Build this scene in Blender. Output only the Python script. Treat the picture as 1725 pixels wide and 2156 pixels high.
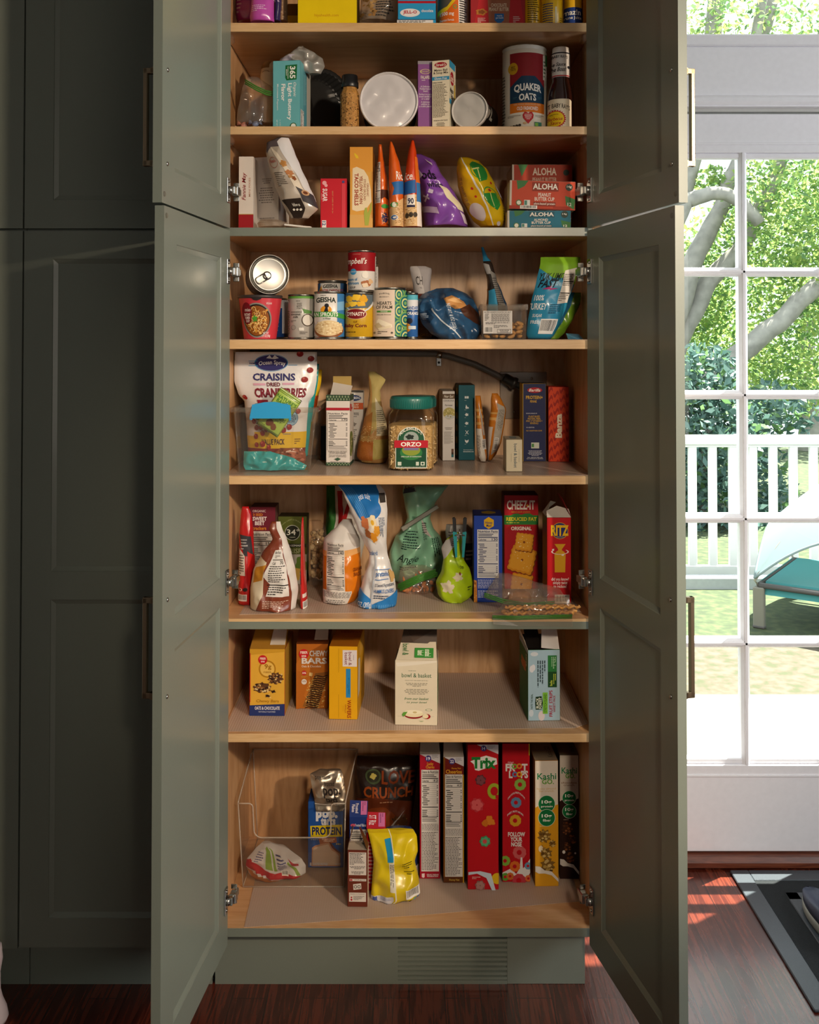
import bpy, math, random
from mathutils import Vector, Matrix, noise

sc = bpy.context.scene
for o in list(bpy.data.objects):
    bpy.data.objects.remove(o)
COL = sc.collection
R = math.radians

# ------------------------------------------------------------------ camera
F_PX, PX0, PY0, W_PX, H_PX = 2067.0, 862.5, 677.0, 1725.0, 2156.0
PITCH = R(1.1)
CAM = Vector((0.0, -2.32, 1.534))
cd = bpy.data.cameras.new('camera')
cam = bpy.data.objects.new('camera', cd)
COL.objects.link(cam)
cam.location = CAM
cam.rotation_euler = (R(90) + PITCH, 0, 0)
cd.sensor_fit = 'VERTICAL'
cd.sensor_height = 36.0
cd.sensor_width = 36.0
cd.lens = F_PX / H_PX * 36.0
cd.shift_y = -(H_PX / 2 - PY0) / H_PX
cd.clip_start = 0.05
cd.clip_end = 200
sc.camera = cam
sc.view_settings.view_transform = 'Standard'
sc.view_settings.look = 'None'
sc.view_settings.gamma = 1.0
sc.view_settings.use_curve_mapping = False
sc.view_settings.exposure = 0.0
sc.cycles.max_bounces = 8
sc.cycles.diffuse_bounces = 4
sc.cycles.glossy_bounces = 3
sc.cycles.transmission_bounces = 6
sc.cycles.transparent_max_bounces = 24
sc.cycles.sample_clamp_indirect = 4.0
sc.cycles.caustics_reflective = False
sc.cycles.caustics_refractive = False

# ------------------------------------------------------------------ light
def light(name, kind, loc, energy, color, rot=None, to=None, **kw):
    l = bpy.data.lights.new(name, kind)
    l.energy = energy
    l.color = color
    for k, v in kw.items():
        setattr(l, k, v)
    o = bpy.data.objects.new(name, l)
    COL.objects.link(o)
    o.location = loc
    if to is not None:
        o.rotation_euler = (Vector(to) - Vector(loc)).to_track_quat('-Z', 'Y').to_euler()
    elif rot:
        o.rotation_euler = rot
    return o

world = bpy.data.worlds.new('world')
sc.world = world
world.use_nodes = True
bg = world.node_tree.nodes['Background']
bg.inputs['Color'].default_value = (0.88, 0.95, 1.0, 1)
bg.inputs['Strength'].default_value = 3.0
light('sun', 'SUN', (5, 6, 9), 42.0, (1.0, 0.93, 0.82), to=(5 - 0.341, 6 - 0.222, 9 - 0.914), angle=R(0.55))
# adjustable ceiling spot of the kitchen, behind the photographer and far to the right
light('ceiling_and_fill_spot', 'SPOT', (2.25, -3.0, 2.34), 330.0, (1.0, 0.80, 0.59), to=(-0.36, 0, 1.40), shadow_soft_size=0.07, spot_size=R(41), spot_blend=0.35)
light('ceiling_and_fill_spot', 'SPOT', (0.60, -3.2, 2.36), 210.0, (1.0, 0.81, 0.60), to=(0.34, 0, 1.15), shadow_soft_size=0.16, spot_size=R(38), spot_blend=0.8)  # added fill for the right and lower shelves, no known ceiling lamp
# added area fills from the side and the rear, no windows stand there
light('side_fill_light', 'AREA', (2.95, -1.6, 1.7), 62.0, (0.92, 0.97, 1.0), to=(-0.4, -0.4, 1.2), shape='RECTANGLE', size=1.5, size_y=1.4)
light('rear_fill_light', 'AREA', (1.3, -4.7, 1.5), 27.0, (1.0, 0.90, 0.78), to=(0.0, 0.0, 1.1), shape='RECTANGLE', size=2.0, size_y=1.6)

# ------------------------------------------------------------------ unprojection: where a ray of the photograph meets a plane of the place
def _ray(px, py):
    a = (px - PX0) / F_PX
    b = (PY0 - py) / F_PX
    c, s = math.cos(PITCH), math.sin(PITCH)
    return Vector((a, c - s * b, s + c * b))
def U(px, py, Y):
    d = _ray(px, py)
    return CAM + d * ((Y - CAM.y) / d.y)
def UZ(px, py, z):
    d = _ray(px, py)
    return CAM + d * ((z - CAM.z) / d.z)

# ------------------------------------------------------------------ materials
_mats = {}
def lin(h):
    h = h.lstrip('#')
    c = [int(h[i:i + 2], 16) / 255 for i in (0, 2, 4)]
    return tuple(x / 12.92 if x <= 0.04045 else ((x + 0.055) / 1.055) ** 2.4 for x in c)
def M(col, rough=0.5, metal=0.0, coat=0.0, var=0.0, bump=0.0, scale=40.0, trans=0.0, name=None, spec=0.5):
    key = (col, rough, metal, coat, var, bump, scale, trans, spec)
    if key in _mats:
        return _mats[key]
    m = bpy.data.materials.new(name or 'm_' + col.lstrip('#'))
    m.use_nodes = True
    nt = m.node_tree
    b = nt.nodes['Principled BSDF']
    c = lin(col)
    b.inputs['Base Color'].default_value = (*c, 1)
    b.inputs['Roughness'].default_value = rough
    b.inputs['Metallic'].default_value = metal
    b.inputs['Specular IOR Level'].default_value = spec
    b.inputs['Coat Weight'].default_value = coat
    b.inputs['Coat Roughness'].default_value = 0.12
    if var or bump:
        tc = nt.nodes.new('ShaderNodeTexCoord')
        nz = nt.nodes.new('ShaderNodeTexNoise')
        nz.inputs['Scale'].default_value = scale
        nz.inputs['Detail'].default_value = 4
        nt.links.new(tc.outputs['Object'], nz.inputs['Vector'])
        if var:
            rp = nt.nodes.new('ShaderNodeValToRGB')
            rp.color_ramp.elements[0].position = 0.3
            rp.color_ramp.elements[1].position = 0.7
            rp.color_ramp.elements[0].color = (*[x * (1 - var) for x in c], 1)
            rp.color_ramp.elements[1].color = (*[min(1, x * (1 + var)) for x in c], 1)
            nt.links.new(nz.outputs['Fac'], rp.inputs['Fac'])
            nt.links.new(rp.outputs['Color'], b.inputs['Base Color'])
        if bump:
            bp = nt.nodes.new('ShaderNodeBump')
            bp.inputs['Strength'].default_value = bump
            bp.inputs['Distance'].default_value = 0.002
            nt.links.new(nz.outputs['Fac'], bp.inputs['Height'])
            nt.links.new(bp.outputs['Normal'], b.inputs['Normal'])
    if trans:
        out = nt.nodes['Material Output']
        tl = nt.nodes.new('ShaderNodeBsdfTranslucent')
        tl.inputs['Color'].default_value = (*c, 1)
        mx = nt.nodes.new('ShaderNodeMixShader')
        mx.inputs['Fac'].default_value = trans
        nt.links.new(b.outputs[0], mx.inputs[1])
        nt.links.new(tl.outputs[0], mx.inputs[2])
        nt.links.new(mx.outputs[0], out.inputs['Surface'])
    _mats[key] = m
    return m
def card(col):
    return M(col, 0.5, var=0.03, scale=25, spec=0.18)
def film(col):
    return M(col, 0.27, coat=0.25, bump=0.25, scale=55)
def ink(col):
    return M(col, 0.5, spec=0.18)
def clear(name, tint='#ffffff', rough=0.04, ior=1.45, body=0.0, body_col='#ffffff'):
    """thin clear plastic or glass: what passes straight through plus a fresnel reflection, and a little milky body"""
    key = ('clear', tint, rough, ior, body, body_col)
    if key in _mats:
        return _mats[key]
    m = bpy.data.materials.new(name)
    m.use_nodes = True
    nt = m.node_tree
    nt.nodes.remove(nt.nodes['Principled BSDF'])
    out = nt.nodes['Material Output']
    tr = nt.nodes.new('ShaderNodeBsdfTransparent')
    tr.inputs['Color'].default_value = (*lin(tint), 1)
    gl = nt.nodes.new('ShaderNodeBsdfGlossy')
    gl.inputs['Roughness'].default_value = rough
    lw = nt.nodes.new('ShaderNodeLayerWeight')
    lw.inputs['Blend'].default_value = 0.5
    pw = nt.nodes.new('ShaderNodeMath')
    pw.operation = 'POWER'
    pw.inputs[1].default_value = 5.0
    r0 = ((ior - 1) / (ior + 1)) ** 2
    fr = nt.nodes.new('ShaderNodeMath')
    fr.operation = 'MULTIPLY_ADD'
    fr.inputs[1].default_value = 0.55
    fr.inputs[2].default_value = r0
    nt.links.new(lw.outputs['Facing'], pw.inputs[0])
    nt.links.new(pw.outputs[0], fr.inputs[0])
    base = tr
    if body:
        df = nt.nodes.new('ShaderNodeBsdfDiffuse')
        df.inputs['Color'].default_value = (*lin(body_col), 1)
        m0 = nt.nodes.new('ShaderNodeMixShader')
        m0.inputs['Fac'].default_value = body
        nt.links.new(tr.outputs[0], m0.inputs[1])
        nt.links.new(df.outputs[0], m0.inputs[2])
        base = m0
    mx = nt.nodes.new('ShaderNodeMixShader')
    nt.links.new(fr.outputs[0], mx.inputs['Fac'])
    nt.links.new(base.outputs[0], mx.inputs[1])
    nt.links.new(gl.outputs[0], mx.inputs[2])
    nt.links.new(mx.outputs[0], out.inputs['Surface'])
    _mats[key] = m
    return m

# ------------------------------------------------------------------ mesh builder
def lerp(a, b, t):
    return a + (b - a) * t
class MB:
    def __init__(s):
        s.v, s.f, s.m, s.sm, s.mats = [], [], [], [], []
    def mi(s, mat):
        if mat not in s.mats:
            s.mats.append(mat)
        return s.mats.index(mat)
    def add(s, vs, fs, mat, smooth=False):
        b, k = len(s.v), s.mi(mat)
        s.v.extend(tuple(p) for p in vs)
        for f in fs:
            s.f.append([b + i for i in f])
            s.m.append(k)
            s.sm.append(smooth)
        return s
    def box(s, x0, y0, z0, x1, y1, z1, mat, bev=0.0, mx=None):
        b = min(bev, abs(x1 - x0) / 2.01, abs(y1 - y0) / 2.01, abs(z1 - z0) / 2.01)
        if b <= 0:
            vs = [(x, y, z) for z in (z0, z1) for y in (y0, y1) for x in (x0, x1)]
            fs = [(0, 2, 3, 1), (4, 5, 7, 6), (0, 1, 5, 4), (2, 6, 7, 3), (0, 4, 6, 2), (1, 3, 7, 5)]
        else:
            vs, ix = [], {}
            for i, x in enumerate((x0, x1)):
                for j, y in enumerate((y0, y1)):
                    for k, z in enumerate((z0, z1)):
                        sx, sy, sz = (1, -1)[i], (1, -1)[j], (1, -1)[k]
                        ix[i, j, k] = len(vs)
                        vs += [(x, y + sy * b, z + sz * b), (x + sx * b, y, z + sz * b), (x + sx * b, y + sy * b, z)]
            fs = []
            for a in range(3):
                for e in (0, 1):
                    q = []
                    for (p, r) in ((0, 0), (1, 0), (1, 1), (0, 1)):
                        t = [0, 0, 0]
                        t[a] = e
                        t[(a + 1) % 3] = p
                        t[(a + 2) % 3] = r
                        q.append(ix[tuple(t)] + a)
                    fs.append(q if e else q[::-1])
            for a in range(3):
                for (p, r) in ((0, 0), (1, 0), (0, 1), (1, 1)):
                    t0, t1 = [0, 0, 0], [0, 0, 0]
                    t1[a] = 1
                    for t in (t0, t1):
                        t[(a + 1) % 3] = p
                        t[(a + 2) % 3] = r
                    k0, k1 = ix[tuple(t0)], ix[tuple(t1)]
                    q = [k0 + (a + 1) % 3, k1 + (a + 1) % 3, k1 + (a + 2) % 3, k0 + (a + 2) % 3]
                    fs.append(q if (p + r) % 2 == 1 else q[::-1])
            for (i, j, k), n in ix.items():
                fs.append((n, n + 1, n + 2) if (i + j + k) % 2 else (n, n + 2, n + 1))
        if mx is not None:
            vs = [mx @ Vector(v) for v in vs]
        return s.add(vs, fs, mat)
    def lathe(s, prof, mat, n=40, smooth=True, mx=None, cap0=True, cap1=True):
        vs, fs = [], []
        for (r, z) in prof:
            for i in range(n):
                a = 2 * math.pi * i / n
                vs.append(Vector((r * math.cos(a), r * math.sin(a), z)))
        for k in range(len(prof) - 1):
            for i in range(n):
                j = (i + 1) % n
                fs.append((k * n + i, k * n + j, (k + 1) * n + j, (k + 1) * n + i))
        if mx is not None:
            vs = [mx @ v for v in vs]
        s.add(vs, fs, mat, smooth)
        L = len(prof) - 1
        if cap0 and prof[0][0] > 1e-6:
            s.add(vs[:n], [tuple(range(n))[::-1]], mat)
        if cap1 and prof[L][0] > 1e-6:
            s.add(vs[L * n:], [tuple(range(n))], mat)
        return s
    def tube(s, pts, rad, mat, n=10, smooth=True, caps=True):
        pts = [Vector(p) for p in pts]
        rs = rad if isinstance(rad, (list, tuple)) else [rad] * len(pts)
        vs, fs = [], []
        up = Vector((0.13, 0.07, 1)).normalized()
        for i, p in enumerate(pts):
            t = (pts[min(i + 1, len(pts) - 1)] - pts[max(i - 1, 0)]).normalized()
            if abs(t.dot(up)) > 0.97:
                up = Vector((1, 0.1, 0)).normalized()
            a = t.cross(up).normalized()
            b = t.cross(a).normalized()
            up = -b if (-b).dot(up) > 0 else b
            for k in range(n):
                w = 2 * math.pi * k / n
                vs.append(p + (a * math.cos(w) + b * math.sin(w)) * rs[i])
        for i in range(len(pts) - 1):
            for k in range(n):
                j = (k + 1) % n
                fs.append((i * n + k, (i + 1) * n + k, (i + 1) * n + j, i * n + j))
        s.add(vs, fs, mat, smooth)
        if caps:
            s.add(vs[:n], [tuple(range(n))], mat)
            s.add(vs[-n:], [tuple(range(n))[::-1]], mat)
        return s
    def prism(s, pts, a0, a1, mat, plane='XZ'):
        """extrude a polygon"""
        def q(p, a):
            return {'XZ': (p[0], a, p[1]), 'XY': (p[0], p[1], a), 'YZ': (a, p[0], p[1])}[plane]
        n = len(pts)
        vs = [q(p, a0) for p in pts] + [q(p, a1) for p in pts]
        fs = [tuple(range(n)), tuple(range(n, 2 * n))[::-1]] + [(i, i + n, (i + 1) % n + n, (i + 1) % n) for i in range(n)]
        return s.add(vs, fs, mat)
    def build(s, name, parent=None, loc=None, rot=None, weld=True):
        me = bpy.data.meshes.new(name)
        me.from_pydata(s.v, [], s.f)
        for m in s.mats:
            me.materials.append(m)
        me.polygons.foreach_set('material_index', s.m)
        me.polygons.foreach_set('use_smooth', s.sm)
        if weld and any(s.sm):
            import bmesh
            bm = bmesh.new()
            bm.from_mesh(me)
            bmesh.ops.remove_doubles(bm, verts=bm.verts, dist=4e-6)
            bm.to_mesh(me)
            bm.free()
        me.update()
        o = bpy.data.objects.new(name, me)
        COL.objects.link(o)
        if parent:
            o.parent = parent
        if loc is not None:
            o.location = loc
        if rot is not None:
            o.rotation_euler = rot
        return o
def tag(o, label=None, cat=None, group=None, kind=None):
    if label: o['label'] = label
    if cat: o['category'] = cat
    if group: o['group'] = group
    if kind: o['kind'] = kind
    return o
def thing(name, label, cat, loc=(0, 0, 0), rot=(0, 0, 0), group=None):
    o = bpy.data.objects.new(name, None)
    o.empty_display_size = 0.05
    COL.objects.link(o)
    o.location = loc
    o.rotation_euler = rot
    return tag(o, label, cat, group)
def struct(name, mb, label=None):
    o = mb.build(name)
    o['kind'] = 'structure'
    if label: o['label'] = label
    return o
def dup(root, loc, rot=None, label=None, group=None):
    r = root.copy()
    COL.objects.link(r)
    r.location = loc
    if rot is not None: r.rotation_euler = rot
    if label: r['label'] = label
    if group: r['group'] = group
    for ch in [c for c in bpy.data.objects if c.parent == root]:
        c = ch.copy()
        COL.objects.link(c)
        c.parent = r
    return r

# ------------------------------------------------------------------ print on surfaces
_txt = {}
def glyphs(s, bold=0.0, shear=0.0):
    key = (s, bold, shear)
    if key not in _txt:
        cu = bpy.data.curves.new('t', 'FONT')
        cu.body = s
        cu.resolution_u = 2
        cu.offset = bold
        cu.shear = shear
        cu.space_line = 0.85
        cu.align_x = 'CENTER'
        cu.fill_mode = 'FRONT'
        ob = bpy.data.objects.new('t', cu)
        me = ob.to_mesh()
        vs = [(v.co.x, v.co.y) for v in me.vertices]
        ps = [[i for i in p.vertices] for p in me.polygons]
        ob.to_mesh_clear()
        bpy.data.objects.remove(ob)
        bpy.data.curves.remove(cu)
        if vs:
            x0, x1 = min(v[0] for v in vs), max(v[0] for v in vs)
            y0, y1 = min(v[1] for v in vs), max(v[1] for v in vs)
            vs = [((x - x0) / (x1 - x0 or 1), (y1 - y) / (y1 - y0 or 1)) for x, y in vs]
        _txt[key] = [[vs[i] for i in p] for p in ps]
    return _txt[key]
def clip(poly, ax, val, keep_less):
    out, n = [], len(poly)
    for i in range(n):
        p, q = poly[i], poly[(i + 1) % n]
        dp = (val - p[ax]) if keep_less else (p[ax] - val)
        dq = (val - q[ax]) if keep_less else (q[ax] - val)
        if dp >= 0: out.append(p)
        if (dp > 0 and dq < 0) or (dp < 0 and dq > 0):
            t = dp / (dp - dq)
            out.append((p[0] + (q[0] - p[0]) * t, p[1] + (q[1] - p[1]) * t))
    return out
def clip_diag(poly, cx, cy, dx, dy, keep_low):
    def g(p): return ((p[0] - cx) / dx + (p[1] - cy) / dy) - 1
    out, n = [], len(poly)
    for i in range(n):
        p, q = poly[i], poly[(i + 1) % n]
        dp, dq = (-g(p), -g(q)) if keep_low else (g(p), g(q))
        if dp >= 0: out.append(p)
        if (dp > 0 and dq < 0) or (dp < 0 and dq > 0):
            t = dp / (dp - dq)
            out.append((p[0] + (q[0] - p[0]) * t, p[1] + (q[1] - p[1]) * t))
    return out
class Surf:
    """a printable surface; x from the left, y from the top, both 0..1. w, h its size in metres"""
    def __init__(s, w, h, fn, nx=0, ny=0, diag=False, lim=(0, 1, 0, 1)):
        s.w, s.h, s.fn, s.nx, s.ny, s.diag, s.lim = w, h, fn, nx, ny, diag, lim
        s.layer = 0
    def put(s, mb, polys, mat):
        s.layer += 1
        off = 0.00022 + 0.00009 * s.layer
        vs, fs = [], []
        smooth = bool(s.nx or s.ny)
        def emit(p):
            if len(p) < 3: return
            b = len(vs)
            vs.extend(s.fn(x, y, off) for x, y in p)
            fs.append(list(range(b, b + len(p)))[::-1])
        L = s.lim
        for p in polys:
            for ax, v, less in ((0, L[0], False), (0, L[1], True), (1, L[2], False), (1, L[3], True)):
                if p: p = clip(p, ax, v, less)
            if len(p) < 3: continue
            cols = [p]
            if s.nx:
                xs = [q[0] for q in p]
                i0, i1 = math.floor(min(xs) * s.nx + 1e-9), math.ceil(max(xs) * s.nx - 1e-9)
                cols = [(i, clip(clip(p, 0, i / s.nx, False), 0, (i + 1) / s.nx, True)) for i in range(i0, max(i1, i0 + 1))]
            else:
                cols = [(0, p)]
            for i, c in cols:
                if len(c) < 3: continue
                if s.ny:
                    ys = [q[1] for q in c]
                    j0, j1 = math.floor(min(ys) * s.ny + 1e-9), math.ceil(max(ys) * s.ny - 1e-9)
                    for j in range(j0, max(j1, j0 + 1)):
                        r = clip(clip(c, 1, j / s.ny, False), 1, (j + 1) / s.ny, True)
                        if len(r) < 3: continue
                        if s.diag:
                            for low in (True, False):
                                emit(clip_diag(r, i / s.nx, j / s.ny, 1 / s.nx, 1 / s.ny, low))
                        else:
                            emit(r)
                else:
                    emit(c)
        if fs:
            mb.add(vs, fs, mat, smooth)
    # -- shapes
    def rect(s, x0, y0, x1, y1):
        return [(x0, y0), (x1, y0), (x1, y1), (x0, y1)]
    def ell(s, cx, cy, rx, ry=None, n=28):
        ry = rx * s.w / s.h if ry is None else ry
        return [(cx + rx * math.cos(2 * math.pi * i / n), cy + ry * math.sin(2 * math.pi * i / n)) for i in range(n)]
    def text(s, t, x0, y0, x1, y1, rot=0, bold=0.0, shear=0.0):
        out = []
        for p in glyphs(t, bold, shear):
            q = []
            for (a, b) in p:
                if rot == -90: a, b = 1 - b, a
                elif rot == 90: a, b = b, 1 - a
                elif rot == 180: a, b = 1 - a, 1 - b
                q.append((x0 + (x1 - x0) * a, y0 + (y1 - y0) * b))
            out.append(q)
        return out
    def draw(s, mb, ops, fx=None):
        inkm = fx or ink
        rnd = random.Random(7)
        for op in ops:
            k, a = op[0], op[1:]
            if k == 'r':
                s.put(mb, [s.rect(*a[:4])], inkm(a[4]))
            elif k == 'e':
                s.put(mb, [s.ell(a[0], a[1], a[2], a[3])], inkm(a[4]))
            elif k == 'o':
                cx, cy, rx, ry, th, c = a
                A, B = s.ell(cx, cy, rx, ry), s.ell(cx, cy, rx * (1 - th), None if ry is None else ry * (1 - th))
                s.put(mb, [[A[i], A[(i + 1) % len(A)], B[(i + 1) % len(A)], B[i]] for i in range(len(A))], inkm(c))
            elif k == 'p':
                s.put(mb, tri_poly(a[0]), inkm(a[1]))
            elif k == 't':
                t, x0, y0, x1, y1, c = a[:6]
                rot = a[6] if len(a) > 6 else 0
                bold = a[7] if len(a) > 7 else 0.012
                sh = a[8] if len(a) > 8 else 0.0
                s.put(mb, s.text(t, x0, y0, x1, y1, rot, bold, sh), inkm(c))
            elif k == 'ta':   # text on an arc: x0 x1 ends, y at the ends, sag (rise in the middle), letter height
                t, x0, x1, yb, sag, hh, c = a[:7]
                bold = a[7] if len(a) > 7 else 0.012
                out = []
                for p in glyphs(t, bold):
                    q = []
                    for (u, v) in p:
                        q.append((x0 + (x1 - x0) * u, yb - sag * (1 - (2 * u - 1) ** 2) - hh * (1 - v)))
                    out.append(q)
                s.put(mb, out, inkm(c))
            elif k in ('l', 'lv'):   # fine print
                x0, y0, x1, y1, n, c = a[:6]
                al = a[6] if len(a) > 6 else 'l'
                out = []
                ln = (y1 - y0) / n if k == 'l' else (x1 - x0) / n
                for i in range(n):
                    W = (x1 - x0) if k == 'l' else (y1 - y0)
                    full = W * rnd.uniform(0.72, 1.0) if i < n - 1 else W * rnd.uniform(0.3, 0.7)
                    st = {'l': 0, 'c': (W - full) / 2, 'j': 0}[al]
                    if al == 'j': full = W
                    p = 0.0
                    while p < full:
                        wd = min(W * rnd.uniform(0.06, 0.16), full - p)
                        if k == 'l':
                            out.append(s.rect(x0 + st + p, y0 + ln * (i + 0.22), x0 + st + p + wd, y0 + ln * (i + 0.66)))
                        else:
                            out.append(s.rect(x0 + ln * (i + 0.25), y0 + st + p, x0 + ln * (i + 0.7), y0 + st + p + wd))
                        p += wd + W * 0.025
                s.put(mb, out, inkm(c))
            elif k == 'n':    # nutrition facts panel
                x0, y0, x1, y1 = a[:4]
                cal = a[4] if len(a) > 4 else '140'
                fg = a[5] if len(a) > 5 else '#1c1a1a'
                bgc = a[6] if len(a) > 6 else '#efece8'
                ttl = a[7] if len(a) > 7 else 'Nutrition Facts'
                w, h = x1 - x0, y1 - y0
                s.put(mb, [s.rect(x0, y0, x1, y1)], inkm(bgc))
                def X(t): return x0 + w * t
                def Yy(t): return y0 + h * t
                s.put(mb, s.text(ttl, X(.04), Yy(.015), X(.96), Yy(.065), 0, .02), inkm(fg))
                bars = [(.04, .075, .96, .079), (.04, .155, .96, .172), (.04, .235, .96, .244)]
                bars += [(.04, .285 + .036 * i, .96, .287 + .036 * i) for i in range(11)] + [(.04, .70, .96, .716)]
                bars += [(.04, .75 + .036 * i, .96, .752 + .036 * i) for i in range(4)] + [(.04, .885, .96, .893)]
                s.put(mb, [s.rect(X(b[0]), Yy(b[1]), X(b[2]), Yy(b[3])) for b in bars], inkm(fg))
                s.put(mb, s.text('Calories', X(.05), Yy(.19), X(.42), Yy(.228), 0, .02) + s.text(cal, X(.68), Yy(.178), X(.96), Yy(.23), 0, .02), inkm(fg))
                rows = []
                for i in range(11):
                    yy = .295 + .036 * i
                    ind = .05 if i % 3 == 0 else .10
                    rows.append(s.rect(X(ind), Yy(yy), X(ind + rnd.uniform(.2, .45)), Yy(yy + .014)))
                    if i % 4 != 2: rows.append(s.rect(X(.88), Yy(yy), X(.95), Yy(yy + .014)))
                for i in range(4):
                    yy = .76 + .036 * i
                    rows += [s.rect(X(.05), Yy(yy), X(.05 + rnd.uniform(.2, .35)), Yy(yy + .014)), s.rect(X(.88), Yy(yy), X(.95), Yy(yy + .014))]
                for i in range(3):
                    rows.append(s.rect(X(.05), Yy(.905 + .03 * i), X(rnd.uniform(.75, .95)), Yy(.915 + .03 * i)))
                for i in range(2):
                    rows.append(s.rect(X(.05), Yy(.092 + .03 * i), X(rnd.uniform(.55, .9)), Yy(.106 + .03 * i)))
                s.put(mb, rows, inkm(fg))
            elif k == 'b':    # bar code, upright or (7th) lying
                x0, y0, x1, y1 = a[:4]
                s.put(mb, [s.rect(x0, y0, x1, y1)], inkm('#efece8'))
                out, p = [], 0.06
                lying = len(a) > 4 and a[4]
                while p < 0.92:
                    wd = rnd.choice((.012, .02, .03))
                    if lying: out.append(s.rect(lerp(x0, x1, .08), lerp(y0, y1, p), lerp(x0, x1, .8), lerp(y0, y1, p + wd)))
                    else: out.append(s.rect(lerp(x0, x1, p), lerp(y0, y1, .08), lerp(x0, x1, p + wd), lerp(y0, y1, .8)))
                    p += wd + rnd.choice((.012, .02, .028))
                s.put(mb, out, inkm('#1c1a1a'))
            elif k == 'blob':  # lumpy printed shape: cx cy rx ry colour lumps
                cx, cy, rx, ry, c = a[:5]
                ry = rx * s.w / s.h if ry is None else ry
                nl = a[5] if len(a) > 5 else 7
                am = a[6] if len(a) > 6 else 0.14
                n = 36
                pts = []
                for i in range(n):
                    w = 2 * math.pi * i / n
                    rr = 1 + am * math.sin(nl * w + cx * 9) + am * .5 * math.sin(2.3 * nl * w + cy * 7)
                    pts.append((cx + rx * rr * math.cos(w), cy + ry * rr * math.sin(w)))
                s.put(mb, [[(cx, cy), pts[i], pts[(i + 1) % n]] for i in range(n)], inkm(c))
            elif k == 'speck':  # scattered crumbs: x0 y0 x1 y1 count size colour (list)
                x0, y0, x1, y1, n, sz, cs = a[:7]
                cs = cs if isinstance(cs, (list, tuple)) else [cs]
                for ci, c in enumerate(cs):
                    out = []
                    for i in range(n // len(cs)):
                        x, y = rnd.uniform(x0, x1), rnd.uniform(y0, y1)
                        rr = sz * rnd.uniform(.5, 1.2)
                        w0 = rnd.uniform(0, 6)
                        out.append([(x + rr * math.cos(w0 + t) * (1 + .3 * (j % 2)), y + rr * s.w / s.h * math.sin(w0 + t) * (1 - .3 * (j % 2))) for j, t in enumerate((0, 1.2, 2.5, 3.6, 5.0))])
                    s.put(mb, out, inkm(c))
def tri_poly(pts):
    """triangulate a simple polygon (ear clipping)"""
    pts = list(pts)
    area = sum(pts[i][0] * pts[(i + 1) % len(pts)][1] - pts[(i + 1) % len(pts)][0] * pts[i][1] for i in range(len(pts)))
    if area < 0: pts = pts[::-1]
    out, idx = [], list(range(len(pts)))
    def cr(a, b, c): return (b[0] - a[0]) * (c[1] - a[1]) - (b[1] - a[1]) * (c[0] - a[0])
    guard = 0
    while len(idx) > 3 and guard < 400:
        guard += 1
        for k in range(len(idx)):
            a, b, c = pts[idx[k - 1]], pts[idx[k]], pts[idx[(k + 1) % len(idx)]]
            if cr(a, b, c) <= 1e-12: continue
            if any(cr(a, b, pts[j]) > 0 and cr(b, c, pts[j]) > 0 and cr(c, a, pts[j]) > 0 for j in idx if pts[j] not in (a, b, c)): continue
            out.append([a, b, c])
            idx.pop(k)
            break
        else:
            break
    out.append([pts[i] for i in idx])
    return out
def plane_surf(o, ux, uy, w, h):
    """flat face: o its top-left corner, ux to the right, uy downwards (unit vectors)"""
    o, ux, uy = Vector(o), Vector(ux), Vector(uy)
    n = uy.cross(ux)
    return Surf(w, h, lambda x, y, off: o + ux * (x * w) + uy * (y * h) + n * off)

# ------------------------------------------------------------------ cartons
SHELF = {}
def carton_mesh(mb, w, h, d, cols, art, bev=0.0012, top=True):
    cF = cols.get('F')
    m = {k: card(cols.get(k, cols.get('S', cF))) for k in 'FBLRTU'}
    X, Y, Z = w, d, h
    b = bev
    mb.box(0, 0, 0, w, d, h, m['L'], b)
    faces = {'F': ((0, 0, h), (1, 0, 0), (0, 0, -1), w, h), 'R': ((w, 0, h), (0, 1, 0), (0, 0, -1), d, h),
             'L': ((0, d, h), (0, -1, 0), (0, 0, -1), d, h), 'T': ((0, d, h), (1, 0, 0), (0, -1, 0), w, d)}
    for k, (o, ux, uy, a, c) in faces.items():
        if k == 'T' and not top: continue
        s = plane_surf(o, ux, uy, a, c)
        s.layer = -1
        e = 0.0006
        s.put(mb, [s.rect(e / a, e / c, 1 - e / a, 1 - e / c)], m[k])
        if art.get(k):
            s.draw(mb, art[k])
def carton(name, label, cat, x0, x1, yt, sh, cols, art, d=0.06, yb=None, Y=None, h=None, yaw=0, roll=0, z=None, group=None, pitch=0, flaps=None):
    z0 = SHELF[sh] if z is None else z
    if Y is None: Y = UZ(x0, yb, z0 + 0.0005).y
    a, b = U(x0, 717, Y), U(x1, 717, Y)
    ym = (yt + (yb if yb else 0)) / 2 if yb else yt
    a, b = U(x0, yt, Y), U(x1, yt, Y)
    if yb:
        a2, b2 = U(x0, yb, Y), U(x1, yb, Y)
        a, b = (a + a2) / 2, (b + b2) / 2
    w = (b.x - a.x) / math.cos(R(yaw))
    if h is None: h = U(x0, yt, Y).z - z0
    mb = MB()
    carton_mesh(mb, w, h, d, cols, art)
    x = a.x
    loc = (x, Y, z0 + 0.0006)
    if flaps:
        t = thing(name, label, cat, loc, (R(pitch), R(roll), R(yaw)), group)
        mb.build('box', t)
        flaps(t, w, h, d)
        return t
    o = mb.build(name, None, loc, (R(pitch), R(roll), R(yaw)))
    return tag(o, label, cat, group)
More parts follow.
